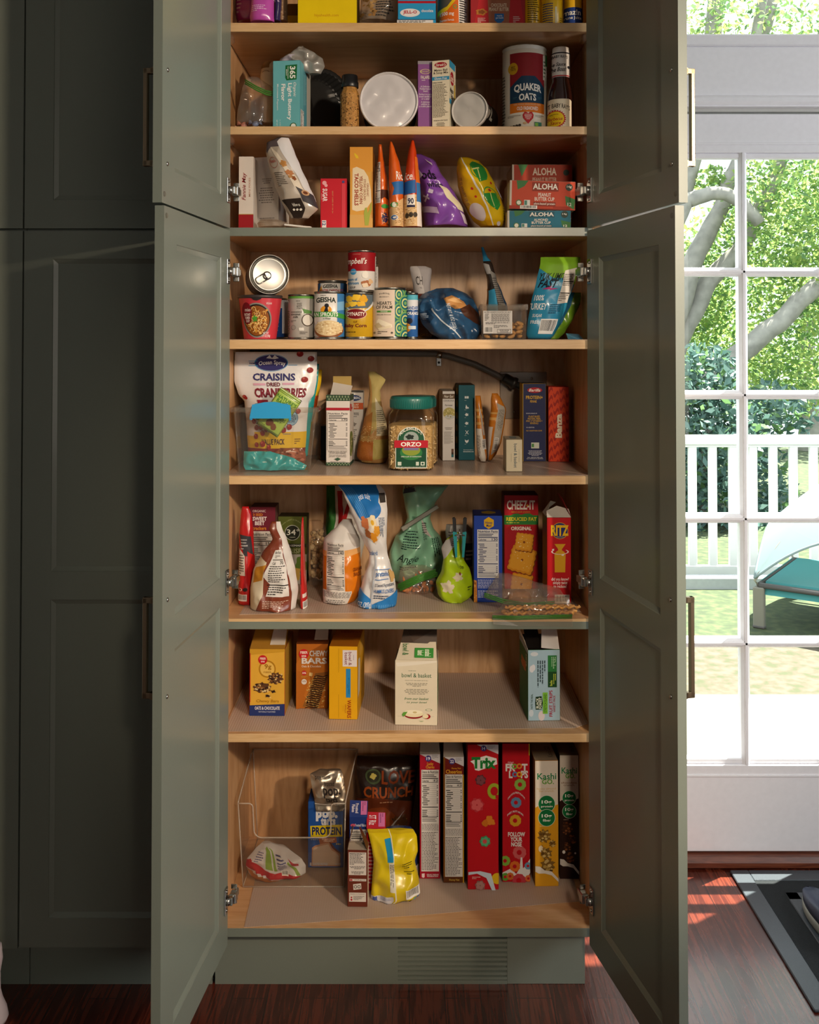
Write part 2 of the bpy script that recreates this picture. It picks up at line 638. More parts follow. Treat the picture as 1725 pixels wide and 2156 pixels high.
def flap(t, name, pts, mat, th=0.0006):
    """a thin folded card flap from four corner points"""
    p = [Vector(q) for q in pts]
    n = (p[1] - p[0]).cross(p[2] - p[0]).normalized() * th
    k = len(p)
    mb = MB()
    mb.add(p + [q + n for q in p], [tuple(range(k))[::-1], tuple(range(k, 2 * k))] + [(i, (i + 1) % k, (i + 1) % k + k, i + k) for i in range(k)], mat)
    return mb.build(name, t)

# ------------------------------------------------------------------ cans, jars
def cyl_surf(r, h, z0, n=48, taper=0.0, span=math.pi):
    """x 0..1 runs over the half that faces -Y, wrapping further beyond; y 0 at the top"""
    def fn(x, y, off):
        # x is the place across the visible width, so print is laid out as it is seen from the front
        if x < 0: a = -math.pi / 2 + x * 1.9
        elif x > 1: a = math.pi / 2 + (x - 1) * 1.9
        else: a = math.asin(2 * x - 1)
        rr = r + taper * (0.5 - y) + off
        return Vector((rr * math.sin(a), -rr * math.cos(a), z0 + h * (1 - y)))
    return Surf(2 * r, h, fn, nx=80, lim=(-0.8, 1.8, 0, 1))
STEEL = None
def can(name, label, cx, Y, sh, r, h, col, art, z=None, back=None, rimtop=True, group=None, tilt=None, yaw=0, tab=False, top_col=None, band=(0.05, 0.95), cat='can'):
    """cx: x in the photograph of its axis; Y: axis depth; r, h metres"""
    z0 = SHELF[sh] + 0.0006 if z is None else z
    c = U(cx, 717, Y)
    t = thing(name, label, cat, (c.x, Y, z0), (0, 0, R(yaw)), group)
    if tilt: t.rotation_euler = tilt
    st = M('#9b9892', 0.3, 1.0)
    mb = MB()
    e = 0.0014
    prof = [(r - .004, 0.0015), (r - .001, 0), (r, .0008), (r, .003), (r - e, .0045), (r - e, h * .05)]
    k = 5
    for i in range(k):
        a = lerp(h * .08, h * .92, i / (k - 1))
        prof += [(r - e, a)]
    prof += [(r - e, h - .0045), (r, h - .003), (r, h - .0008), (r - .001, h), (r - .0025, h - .0005), (r - .0035, h - .0035)]
    mb.lathe(prof, st, 48, cap1=False)
    mb.build('body', t)
    mb = MB()
    mb.lathe([(r - .0035, h - .0045), (r - .0035, h - .0038), (r * .82, h - .0034), (r * .8, h - .0028), (r * .76, h - .0034), (0.0001, h - .0034)], st, 48, cap0=False)
    mb.build('lid', t)
    if tab:
        mb = MB()
        pts = []
        L = r * .42
        for i in range(13):
            w = math.pi * i / 12
            pts.append((r * .17 * math.cos(w), -r * .40 - r * .2 - r * .12 * math.sin(w), h + .0008))
        loop = [(r * .17, -r * .2, h + .0008)] + pts + [(-r * .17, -r * .2, h + .0008)]
        mb.tube(loop, .0014, st, 6)
        mb.tube([(r * .17, -r * .2, h + .0008), (-r * .17, -r * .2, h + .0008)], .002, st, 6)
        mb.lathe([(r * .22, h - .003), (r * .2, h - .0008), (r * .14, h - .0005), (0.0001, h - .0005)], st, 20, mx=Matrix.Translation((0, -r * .12, 0)), cap0=False)
        mb.build('pull_tab', t)
    if col:
        mb = MB()
        b0, b1 = h * band[0], h * band[1]
        mb.lathe([(r - .0008, b0), (r - .0004, b0 + .0004), (r - .0004, b1 - .0004), (r - .0008, b1)], M(col, 0.32, coat=0.2), 48, cap0=False, cap1=False)
        cyl_surf(r - .0004, b1 - b0, b0).draw(mb, art)
        mb.build('label', t)
    return t

# ------------------------------------------------------------------ bags
def interp(rows, v):
    for i in range(len(rows) - 1):
        if rows[i][0] <= v <= rows[i + 1][0] + 1e-9:
            t = (v - rows[i][0]) / max(1e-9, rows[i + 1][0] - rows[i][0])
            t2 = t * t * (3 - 2 * t) * .4 + t * .6
            return [lerp(p, q, t2) for p, q in zip(rows[i][1:], rows[i + 1][1:])]
    return list(rows[-1][1:])
def bag(name, label, cat, rows, Y, T, col, art=(), crumple=0.004, freq=28.0, seed=1, nu=26, nv=34, matf=film, side=None, p=2.2, q=0.62, parent=None, group=None, sheet=False, zmin=None, partname=None, yfix=0.0, inkf=None):
    """soft pouch whose silhouette is measured at depth Y: rows of (y, xl, xr, fullness, dy) from the top down"""
    pts = []
    for r_ in rows:
        r_ = tuple(r_) + (1.0, 0.0)[len(r_) - 3:] if len(r_) < 5 else r_
        yp, xl, xr, tf, dy = r_[:5]
        a, b = U(xl, yp, Y), U(xr, yp, Y)
        pts.append((a.z, a.x, b.x, tf, dy))
    zt, zb = pts[0][0], pts[-1][0]
    rr = [((zt - k[0]) / (zt - zb), k[1], k[2], k[3], k[4]) for k in pts]
    ox = sum(k[1] + k[2] for k in pts) / (2 * len(pts))
    off = Vector((seed * 3.7, seed * 1.3, seed * 7.1))
    under = [z_ for z_ in SHELF.values() if z_ <= zb + .06]
    zfloor = max(under) + .0008 if under and zb - max(under) < .03 else -9
    if zmin is not None: zfloor = zmin
    def pt(u, v, s):
        xl, xr, tf, dy = interp(rr, v)
        x, z = lerp(xl, xr, u), lerp(zt, zb, v)
        b = max(0.0, 1 - abs(2 * u - 1) ** p) ** q
        y = dy - s * T * tf * b
        w = min(1.0, b * 1.6) * (.35 + .65 * min(1, tf))
        nz = noise.noise(Vector((x, z, s * 2.0)) * freq + off)
        n2 = abs(noise.noise(Vector((x * 1.4 + z * .6, z * 1.1 - x * .5, s * 4.0)) * freq * .8 + off * 2))
        y += crumple * (nz - 1.6 * n2 + .4) * w * (-s)
        if s > 0 and tf > .2 and T > .006: y = min(y, dy - .0006)
        z2 = max(z, zfloor)
        if y + Y > D - .003: y = D - .003 - Y - .0004 * (1 - s)
        x = min(max(x, XL + .002), XR - .002)
        return Vector((x - ox, y, z2 - zb))
    G = [[pt(i / nu, j / nv, 1) for i in range(nu + 1)] for j in range(nv + 1)]
    mb = MB()
    fm = matf(col) if isinstance(col, str) else col
    bmtl = fm if side is None else matf(side)
    def grid(Gd, mat, flip):
        vs = [p_ for row in Gd for p_ in row]
        fs = []
        n1 = nu + 1
        for j in range(nv):
            for i in range(nu):
                a, b, c, d = j * n1 + i, j * n1 + i + 1, (j + 1) * n1 + i + 1, (j + 1) * n1 + i
                t = [(a, d, b), (b, d, c)]
                fs += [f[::-1] for f in t] if flip else t
        mb.add(vs, fs, mat, True)
    grid(G, fm, False)
    if not sheet:
        B = [[pt(i / nu, j / nv, -1) for i in range(nu + 1)] for j in range(nv + 1)]
        grid(B, bmtl, True)
        for j in (0, nv):
            vs = G[j] + B[j]
            n1 = nu + 1
            fs = [(i, i + 1, n1 + i + 1, n1 + i) for i in range(nu)]
            mb.add(vs, fs if j == 0 else [f[::-1] for f in fs], bmtl, False)
    def fn(x, y, o):
        i = min(nu - 1, max(0, int(x * nu + 1e-7)))
        j = min(nv - 1, max(0, int(y * nv + 1e-7)))
        # choose by the centre of the clipped piece: fx, fy stay inside the cell
        fx, fy = x * nu - i, y * nv - j
        a, b, c, d = G[j][i], G[j][i + 1], G[j + 1][i + 1], G[j + 1][i]
        if fx + fy <= 1: P, n = a + (b - a) * fx + (d - a) * fy, (d - a).cross(b - a)
        else: P, n = c + (d - c) * (1 - fx) + (b - c) * (1 - fy), (b - c).cross(d - c)
        q_ = P + VN(x, y) * o
        q_.z = max(q_.z, zfloor - zb)
        return q_
    NG = [[None] * (nu + 1) for _ in range(nv + 1)]
    for j in range(nv + 1):
        for i in range(nu + 1):
            du = G[j][min(i + 1, nu)] - G[j][max(i - 1, 0)]
            dv = G[min(j + 1, nv)][i] - G[max(j - 1, 0)][i]
            n = dv.cross(du)
            NG[j][i] = n.normalized() if n.length > 1e-12 else Vector((0, -1, 0))
    def VN(x, y):
        gx, gy = min(nu - 1e-6, max(0, x * nu)), min(nv - 1e-6, max(0, y * nv))
        i, j = int(gx), int(gy)
        fx, fy = gx - i, gy - j
        return (NG[j][i] * (1 - fx) * (1 - fy) + NG[j][i + 1] * fx * (1 - fy) + NG[j + 1][i] * (1 - fx) * fy + NG[j + 1][i + 1] * fx * fy).normalized()
    if art:
        wm = sum(k[2] - k[1] for k in pts) / len(pts)
        s = Surf(wm, zt - zb, fn, nu, nv, True)
        s.off0 = 0
        s.layer = 3
        s.draw(mb, art, inkf)
    loc = (ox, Y + yfix, zb)
    if parent is not None:
        pl = Vector(parent.location)
        o = mb.build(partname or name, parent, Vector(loc) - pl)
        return o
    o = mb.build(name, None, loc)
    return tag(o, label, cat, group)
# ------------------------------------------------------------------ procedural surfaces
def wood(name, c1, c2, c3, axis='X', stretch=9.0, scale=5.0, rough=0.42, ring=2.2):
    m = bpy.data.materials.new(name)
    m.use_nodes = True
    nt = m.node_tree
    b = nt.nodes['Principled BSDF']
    tc = nt.nodes.new('ShaderNodeTexCoord')
    mp = nt.nodes.new('ShaderNodeMapping')
    sv = [stretch, stretch, stretch]
    sv['XYZ'.index(axis)] = 1.0
    mp.inputs['Scale'].default_value = sv
    nz = nt.nodes.new('ShaderNodeTexNoise')
    nz.inputs['Scale'].default_value = scale
    nz.inputs['Detail'].default_value = 5
    nz.inputs['Distortion'].default_value = ring
    nz2 = nt.nodes.new('ShaderNodeTexNoise')
    nz2.inputs['Scale'].default_value = scale * 9
    nz2.inputs['Detail'].default_value = 3
    mix = nt.nodes.new('ShaderNodeMath')
    mix.operation = 'MULTIPLY_ADD'
    mix.inputs[1].default_value = 0.35
    rp = nt.nodes.new('ShaderNodeValToRGB')
    e = rp.color_ramp.elements
    e[0].position, e[1].position = 0.45, 0.9
    e[0].color, e[1].color = (*lin(c1), 1), (*lin(c3), 1)
    k = e.new(0.66)
    k.color = (*lin(c2), 1)
    L = nt.links.new
    L(tc.outputs['Object'], mp.inputs['Vector'])
    L(mp.outputs[0], nz.inputs['Vector'])
    L(mp.outputs[0], nz2.inputs['Vector'])
    L(nz2.outputs['Fac'], mix.inputs[0])
    L(nz.outputs['Fac'], mix.inputs[2])
    L(mix.outputs[0], rp.inputs['Fac'])
    L(rp.outputs['Color'], b.inputs['Base Color'])
    b.inputs['Roughness'].default_value = rough
    return m
MAPLE_H = wood('maple_across', '#d9b288', '#d0a577', '#c49466', 'X', 8, 2.4, rough=.33)
MAPLE_V = wood('maple_upright', '#d6b088', '#cda47a', '#b48a60', 'Z', 6, 2.2, ring=3.2)
MAPLE_D = wood('maple_sides', '#d9b084', '#cfa274', '#bb8a5c', 'Z', 8, 2.6, ring=2.0)
EDGE = wood('maple_edge_band', '#ddb888', '#d8b180', '#cfa572', 'X', 14, 6, rough=0.4)
GREEN = M('#787f74', 0.36, coat=0.12, var=0.015, bump=0.03, scale=220)
NICKEL = M('#b4b2ad', 0.25, 1.0)
BRASS = M('#a8957a', 0.33, 1.0, bump=0.06, scale=300)
WHITE_PAINT = M('#efedf2', 0.3, coat=0.2, var=0.02, bump=0.05, scale=60)
WALLP = M('#c4c2be', 0.7, var=0.015, bump=0.08, scale=160)
CLEARP = clear('clear_plastic', '#f8f5f1', 0.05, 1.5, 0.05, '#d8d2ca')
WINGLASS = clear('window_glass', '#f7fbfa', 0.01, 1.33)

def floor_mat():
    m = bpy.data.materials.new('oak_floor')
    m.use_nodes = True
    nt = m.node_tree
    L = nt.links.new
    b = nt.nodes['Principled BSDF']
    tc = nt.nodes.new('ShaderNodeTexCoord')
    mp = nt.nodes.new('ShaderNodeMapping')
    mp.inputs['Rotation'].default_value = (0, 0, R(90))
    br = nt.nodes.new('ShaderNodeTexBrick')
    br.inputs['Color1'].default_value = (*lin('#74321f'), 1)
    br.inputs['Color2'].default_value = (*lin('#5a2417'), 1)
    br.inputs['Mortar'].default_value = (*lin('#24100b'), 1)
    br.inputs['Scale'].default_value = 1.0
    br.inputs['Mortar Size'].default_value = 0.0009
    br.inputs['Brick Width'].default_value = 0.95
    br.inputs['Row Height'].default_value = 0.083
    br.offset = 0.37
    mp2 = nt.nodes.new('ShaderNodeMapping')
    mp2.inputs['Scale'].default_value = (26, 1.6, 1)
    nz = nt.nodes.new('ShaderNodeTexNoise')
    nz.inputs['Scale'].default_value = 3.2
    nz.inputs['Detail'].default_value = 6
    nz.inputs['Distortion'].default_value = 1.1
    rp = nt.nodes.new('ShaderNodeValToRGB')
    rp.color_ramp.elements[0].position, rp.color_ramp.elements[1].position = 0.42, 0.56
    rp.color_ramp.elements[0].color = (0.34, 0.22, 0.20, 1)
    rp.color_ramp.elements[1].color = (1, 1, 1, 1)
    mx = nt.nodes.new('ShaderNodeMix')
    mx.data_type = 'RGBA'
    mx.blend_type = 'MULTIPLY'
    mx.inputs['Factor'].default_value = 0.85
    L(tc.outputs['Object'], mp.inputs['Vector'])
    L(mp.outputs[0], br.inputs['Vector'])
    L(tc.outputs['Object'], mp2.inputs['Vector'])
    L(mp2.outputs[0], nz.inputs['Vector'])
    L(nz.outputs['Fac'], rp.inputs['Fac'])
    L(br.outputs['Color'], mx.inputs['A'])
    L(rp.outputs['Color'], mx.inputs['B'])
    L(mx.outputs['Result'], b.inputs['Base Color'])
    bp = nt.nodes.new('ShaderNodeBump')
    bp.inputs['Strength'].default_value = 0.25
    bp.inputs['Distance'].default_value = 0.001
    L(rp.outputs['Color'], bp.inputs['Height'])
    L(bp.outputs['Normal'], b.inputs['Normal'])
    b.inputs['Roughness'].default_value = 0.27
    b.inputs['Coat Weight'].default_value = 0.5
    b.inputs['Coat Roughness'].default_value = 0.2
    return m
OAK = floor_mat()

# ------------------------------------------------------------------ room shell
YW = 0.565      # room face of the wall with the glazed door
YD = 0.585      # face of the door leaf
ZC = 2.74
mb = MB(); mb.box(-2.6, -4.8, -0.06, 3.1, YD + 0.045, 0, OAK); struct('floor', mb)
mb = MB(); mb.box(-2.7, -4.9, ZC, 3.2, YD + 0.045, ZC + 0.08, WALLP); struct('ceiling', mb)
mb = MB(); mb.box(-2.7, -4.8, 0, -2.6, YD + 0.045, ZC, WALLP); struct('wall_left', mb)
mb = MB(); mb.box(3.1, -4.8, 0, 3.2, YD + 0.045, ZC, WALLP); struct('wall_right', mb)
mb = MB(); mb.box(-2.7, -4.9, 0, 3.2, -4.8, ZC, WALLP); struct('wall_front', mb)
# wall behind the pantry, pierced by the glazed door and the transom window over it
dx0, dx1 = 0.60, 1.41                      # opening
ztr = U(1600, 75, YD).z                    # lower edge of the transom glass
zt0 = U(1600, 105, YW).z
zcas = U(1600, 232, YW).z
mb = MB()
mb.box(-2.6, YW, 0, dx0, YD + 0.045, ZC, WALLP)
mb.box(dx1, YW, 0, 3.1, YD + 0.045, ZC, WALLP)
mb.box(dx0, YW + 0.02, zcas + 0.0, dx1, YD + 0.045, ztr - 0.02, WALLP)
mb.box(dx0, YW, 2.66, dx1, YD + 0.045, ZC, WALLP)
struct('wall_back', mb)

# glazed door
def vx(px): return U(px, 1000, YD).x
def hz(py): return U(1600, py, YD).z
gx0, gx1 = vx(1389), 1.265
zth = U(1600, 1793, YD).z
gz0, gz1 = hz(1611), hz(321)
T0, T1 = YD, YD + 0.045
mb = MB()
mb.box(dx0 + .012, T0, zth, gx0, T1, zcas - .006, WHITE_PAINT, .002)
mb.box(gx1, T0, zth, dx1 - .012, T1, zcas - .006, WHITE_PAINT, .002)
mb.box(gx0, T0, gz1, gx1, T1, zcas - .006, WHITE_PAINT, .002)
mb.box(gx0, T0, zth, gx1, T1, gz0, WHITE_PAINT, .002)
# glazing bead around the lights
def bead(mb, x0, x1, z0, z1):
    for (a, b, c, d) in ((x0, x1, z0, z0 + .016), (x0, x1, z1 - .016, z1), (x0, x0 + .014, z0, z1), (x1 - .014, x1, z0, z1)):
        mb.box(a, T0 + .009, c, b, T1 - .009, d, WHITE_PAINT, .003)
door = thing('door_1', None, None, (0, 0, 0)); door['kind'] = 'structure'
mb.build('door_frame', door)
mb = MB()
zs = [gz0] + [hz(y) for y in (1356, 1093, 832, 572)] + [gz1]
xm = vx(1570)
def muntin_v(mb, x):
    mb.prism([(x - .013, T0 + .012), (x - .006, T0 + .003), (x + .006, T0 + .003), (x + .013, T0 + .012), (x + .013, T1 - .006), (x - .013, T1 - .006)], gz0, gz1, WHITE_PAINT, 'XY')
    mb.box(x - .004, T0 - .001, gz0, x + .004, T0 + .004, gz1, WHITE_PAINT, .001)
def muntin_h(mb, z):
    mb.prism([(T0 + .012, z - .013), (T0 + .003, z - .006), (T0 + .003, z + .006), (T0 + .012, z + .013), (T1 - .006, z + .013), (T1 - .006, z - .013)], gx0, gx1, WHITE_PAINT, 'YZ')
    mb.box(gx0, T0 - .001, z - .004, gx1, T0 + .004, z + .004, WHITE_PAINT, .001)
muntin_v(mb, xm)
for z in zs[1:-1]: muntin_h(mb, z)
bead(mb, gx0, gx1, gz0, gz1)
mb.build('muntin_grid', door)
mb = MB(); mb.box(gx0, T0 + .02, gz0, gx1, T0 + .024, gz1, WINGLASS); mb.build('glass', door)
# raised fillet on the bottom rail and the top rail
mb = MB()
zl = hz(1633)
mb.box(gx0 - .02, T0 - .004, zl - .003, gx1 + .02, T0, zl + .003, WHITE_PAINT, .001)
zl = hz(303)
mb.box(gx0 - .02, T0 - .004, zl - .003, gx1 + .02, T0, zl + .003, WHITE_PAINT, .001)
mb.build('rail_moulding', door)
# transom window over the door
win = thing('window_1', None, None); win['kind'] = 'structure'
mb = MB()
mb.box(dx0, YW + .01, ztr - .022, dx1, YD + .04, ztr, WHITE_PAINT, .003)
mb.box(dx0, YW + .01, 2.63, dx1, YD + .04, 2.66, WHITE_PAINT, .003)
mb.box(dx0, YW + .01, ztr, dx0 + .03, YD + .04, 2.63, WHITE_PAINT, .003)
mb.box(dx1 - .03, YW + .01, ztr, dx1, YD + .04, 2.63, WHITE_PAINT, .003)
mb.build('window_frame', win)
mb = MB(); mb.box(dx0 + .03, YW + .045, ztr, dx1 - .03, YW + .049, 2.63, WINGLASS); mb.build('glass', win)
# casing between transom and door
mb = MB()
z75, z105, z205, z222, z232 = [U(1600, y, YW).z for y in (75, 100, 205, 222, 233)]
mb.box(dx0 - .06, YW - .012, z205, dx1 + .06, YW + .02, z105, WHITE_PAINT, .003)
mb.box(dx0 - .06, YW - .018, z105, dx1 + .06, YW + .03, z75, WHITE_PAINT, .004)
mb.prism([(YW - .02, z205), (YW - .024, z205 - .006), (YW - .024, z222 + .006), (YW - .012, z222), (YW + .02, z222), (YW + .02, z205)], dx0 - .06, dx1 + .06, WHITE_PAINT, 'YZ')
mb.box(dx0 - .06, YW - .006, z222 - .004, dx1 + .06, YW + .02, z222, WHITE_PAINT)
struct('trim_1', mb)
mb = MB()
mb.box(dx0 - .09, YW - .016, 0, dx0, YW + .02, z222, WHITE_PAINT, .003)
mb.box(dx1, YW - .016, 0, dx1 + .09, YW + .02, z222, WHITE_PAINT, .003)
mb.box(dx0, YW, 0, dx0 + .012, YD + .045, z222, WHITE_PAINT)
mb.box(dx1 - .012, YW, 0, dx1, YD + .045, z222, WHITE_PAINT)
struct('trim_2', mb)
# wooden threshold
mb = MB()
wd = wood('threshold_wood', '#7a4028', '#693320', '#4e2214', 'X', 10, 6, rough=.38)
zt = zth - .004
mb.prism([(YW - .002, 0), (YW - .012, .006), (YW - .012, zt * .6), (YW - .004, zt), (YW + .15, zt), (YW + .15, 0)], dx0 - .09, dx1 + .09, wd, 'YZ')
o = struct('trim_3', mb)
mb = MB(); mb.box(1.50, YW - .014, 0, 3.1, YW, .09, WHITE_PAINT, .003); struct('baseboard_back', mb)

# ------------------------------------------------------------------ cabinets
XL, XR = -0.4445, 0.4335           # inside of the pantry
PT = 0.019
D = 0.4255
EDGEY = {1: (48, 66.5), 2: (266, 283), 3: (479, 497), 4: (715.5, 735), 5: (1002.5, 1020), 6: (1303, 1325), 7: (1545.5, 1563), 8: (1955, 1973)}
for k, (a, b) in EDGEY.items():
    SHELF[k] = U(862, a, 0).z
ZBOT = U(862, 1973, 0).z
pantry = thing('pantry_cabinet', 'tall grey green pantry cabinet standing open with shelves of groceries', 'cabinet', (0, 0, 0))
for s in (-1, 1):
    mb = MB()
    x0, x1 = (XL - PT, XL) if s < 0 else (XR, XR + PT)
    mb.box(x0, 0.001, ZBOT, x1, D + .008, 2.72, MAPLE_D, .0006)
    xo = x0 - .004 if s < 0 else x1 + .0
    mb.box(xo, 0.0, ZBOT, xo + .004, D + .012, 2.72, GREEN)
    mb.build('side_panel', pantry)
mb = MB(); mb.box(XL, D, ZBOT, XR, D + .008, 2.72, MAPLE_V); mb.build('back_panel', pantry)
mb = MB(); mb.box(XL - PT, 0, 2.70, XR + PT, D + .008, 2.72, GREEN); mb.build('top_panel', pantry)
for k, (a, b) in EDGEY.items():
    zt, zb = SHELF[k], U(862, b, 0).z
    mb = MB()
    mb.box(XL + .0008, 0.0022, zb, XR - .0008, D, zt, MAPLE_H, .0004)
    if k in (3, 6, 8):
        zz = U(862, 1309, 0).z if k == 6 else zt
        mb.box(XL + .0008, 0.0, zb, XR - .0008, 0.002, zz, GREEN, .0005)
        if k == 6: mb.box(XL + .0008, 0.0004, zz, XR - .0008, 0.0022, zt, EDGE)
    else:
        mb.box(XL + .0008, 0.0, zb, XR - .0008, 0.0022, zt, EDGE, .0006)
    mb.build('shelf', pantry)
# clear shelf clips
for k in (2, 3):
    zb = U(862, EDGEY[k - 1][1], 0).z
    for s in (-1, 1):
        mb = MB()
        x = XL if s < 0 else XR
        mb.box(min(x, x - s * .022), .012, zb - .018, max(x, x - s * .022), .045, zb - .0005, CLEARP, .004)
        mb.box(min(x, x - s * .012), .018, zb - .032, max(x, x - s * .012), .038, zb - .018, CLEARP, .004)
        mb.build('shelf_clip', pantry)
for k in (5,):
    zb = U(862, 735, 0).z
# toe kick with the slatted vent
TKY = 0.05
mb = MB()
x0, x1 = XL - PT, U(1232, 2030, TKY).x
vx0, vx1 = U(838, 2030, TKY).x, U(1068, 2030, TKY).x
mb.box(x0, TKY, 0.0, vx0, TKY + .02, ZBOT, GREEN)
mb.box(vx1, TKY, 0.0, x1, TKY + .02, ZBOT, GREEN, .0008)
zv0, zv1 = U(950, 2064, TKY).z, U(950, 1974, TKY).z
mb.box(vx0, TKY, 0.0, vx1, TKY + .02, zv0, GREEN)
mb.box(x1 - .02, TKY + .02, 0.0, x1, D, ZBOT, GREEN)
mb.build('toe_kick', pantry)
mb = MB()
n = 9
for i in range(n):
    za = lerp(zv0, zv1, i / n)
    hh = (zv1 - zv0) / n
    mb.prism([(TKY + .0005, za + .001), (TKY + .0005, za + hh * .62), (TKY + .012, za + hh * .98), (TKY + .012, za + hh * .35)], vx0, vx1, GREEN, 'YZ')
mb.box(vx0, TKY + .016, zv0, vx1, TKY + .02, zv1, M('#2a2622', .8))
mb.build('vent_grille', pantry)

def door_mesh(W, Z0, Z1, panels, T=0.019, st=0.070, rl=0.070, bev=0.011, dep=0.006):
    """slab in x 0..W, y 0..T (y=0 faces -y); recessed panels with bevelled edges on both faces. panels: (z0,z1)"""
    mb = MB()
    m = GREEN
    for side in (0, 1):
        y0 = 0.0 if side == 0 else T
        yi = dep if side == 0 else T - dep
        def quad(p, flip=False):
            f = [(0, 1, 2, 3)] if (side == 0) else [(3, 2, 1, 0)]
            mb.add(p, f, m)
        xs0, xs1 = st, W - st
        quad([(0, y0, Z0), (xs0, y0, Z0), (xs0, y0, Z1), (0, y0, Z1)])
        quad([(xs1, y0, Z0), (W, y0, Z0), (W, y0, Z1), (xs1, y0, Z1)])
        zc = Z0
        for (a, b) in panels:
            quad([(xs0, y0, zc), (xs1, y0, zc), (xs1, y0, a), (xs0, y0, a)])
            o = [(xs0, a), (xs1, a), (xs1, b), (xs0, b)]
            i = [(xs0 + bev, a + bev), (xs1 - bev, a + bev), (xs1 - bev, b - bev), (xs0 + bev, b - bev)]
            # a small quirk step and then the slope
            ys = y0 + (yi - y0) * .25
            o2 = [(xs0 + .0012, a + .0012), (xs1 - .0012, a + .0012), (xs1 - .0012, b - .0012), (xs0 + .0012, b - .0012)]
            for k in range(4):
                j = (k + 1) % 4
                quad([(o[k][0], y0, o[k][1]), (o[j][0], y0, o[j][1]), (o2[j][0], ys, o2[j][1]), (o2[k][0], ys, o2[k][1])])
                quad([(o2[k][0], ys, o2[k][1]), (o2[j][0], ys, o2[j][1]), (i[j][0], yi, i[j][1]), (i[k][0], yi, i[k][1])])
            quad([(p[0], yi, p[1]) for p in i])
            zc = b
        quad([(xs0, y0, zc), (xs1, y0, zc), (xs1, y0, Z1), (xs0, y0, Z1)])
    c = .0012
    for (p, q) in (((0, Z0), (W, Z0)), ((W, Z0), (W, Z1)), ((W, Z1), (0, Z1)), ((0, Z1), (0, Z0))):
        mb.add([(p[0], 0, p[1]), (p[0], T, p[1]), (q[0], T, q[1]), (q[0], 0, q[1])], [(0, 1, 2, 3)], m)
    return mb
def handle_mesh(L, so, y_face, sgn):
    """bar pull along z, centred on 0; stands off the face at y_face towards sgn*y"""
    mb = MB()
    hw = .0055
    y1 = y_face + sgn * so
    def bx(x0, ya, z0, x1, yb, z1, b=.001): mb.box(x0, min(ya, yb), z0, x1, max(ya, yb), z1, BRASS, b)
    bx(-hw, y1 - sgn * .009, -L / 2, hw, y1, L / 2, .0015)
    for s in (-1, 1):
        z = s * (L / 2 - .0055)
        bx(-hw, y_face, z - .0055, hw, y1, z + .0055, .001)
        # flared foot
        mb.prism([(y_face, z - s * .0055), (y_face, z + s * .0105), (y_face + sgn * .006, z + s * .008), (y_face + sgn * .014, z + s * .0056), (y_face + sgn * .014, z - s * .0055)], -hw, hw, BRASS, 'YZ')
    return mb
def hinge(par, x, z, yface, sgn, arm):
    """concealed hinge on the door's inner face: local door coordinates, sgn = outward from that face; arm: direction in x of the arm"""
    mb = MB()
    ya, yb = yface, yface + sgn * .003
    mb.box(x - .011, min(ya, yb), z - .029, x + .011, max(ya, yb), z + .029, NICKEL, .001)
    mb.lathe([(.0001, 0), (.010, 0), (.010, .006), (.008, .009), (.0001, .010)], NICKEL, 16, mx=Matrix.Translation((x, yb, z)) @ Matrix.Rotation(-sgn * R(90), 4, 'X'))
    for s in (-1, 1):
        mb.lathe([(.0001, 0), (.0042, 0), (.0036, .0016), (.0001, .002)], NICKEL, 10, mx=Matrix.Translation((x, yb, z + s * .021)) @ Matrix.Rotation(-sgn * R(90), 4, 'X'))
    # knuckle and arm towards the cabinet side
    y2 = yface + sgn * .017
    def bx(xa, ya, z0, xb, yb, z1, b=.0015): mb.box(min(xa, xb), min(ya, yb), z0, max(xa, xb), max(ya, yb), z1, NICKEL, b)
    bx(x - .004 * arm, yb, z - .009, x + .012 * arm, y2, z + .009)
    bx(x + .008 * arm, yface + sgn * .006, z - .011, x + .030 * arm, y2 + sgn * .004, z + .011)
    bx(x + .026 * arm, yface + sgn * .010, z - .008, x + .046 * arm, y2 + sgn * .002, z + .008)
    bx(x + .030 * arm, yface + sgn * .004, z - .022, x + .034 * arm, yface + sgn * .018, z - .011, .001)
    bx(x + .030 * arm, yface + sgn * .004, z + .011, x + .034 * arm, yface + sgn * .018, z + .022, .001)
    return mb.build('hinge', par)
def screw(par, x, z, yface, sgn):
    mb = MB()
    mb.lathe([(.0001, 0), (.0046, 0), (.0042, .0016), (.002, .0026), (.0001, .0027)], NICKEL, 12, mx=Matrix.Translation((x, yface, z)) @ Matrix.Rotation(-sgn * R(90), 4, 'X'))
    mb.build('screw', par)
def bumper(par, x, z, yface, sgn):
    mb = MB()
    mb.lathe([(.0001, 0), (.0055, 0), (.005, .0016), (.003, .0024), (.0001, .0026)], CLEARP, 16, mx=Matrix.Translation((x, yface, z)) @ Matrix.Rotation(-sgn * R(90), 4, 'X'))
    mb.build('bumper', par)

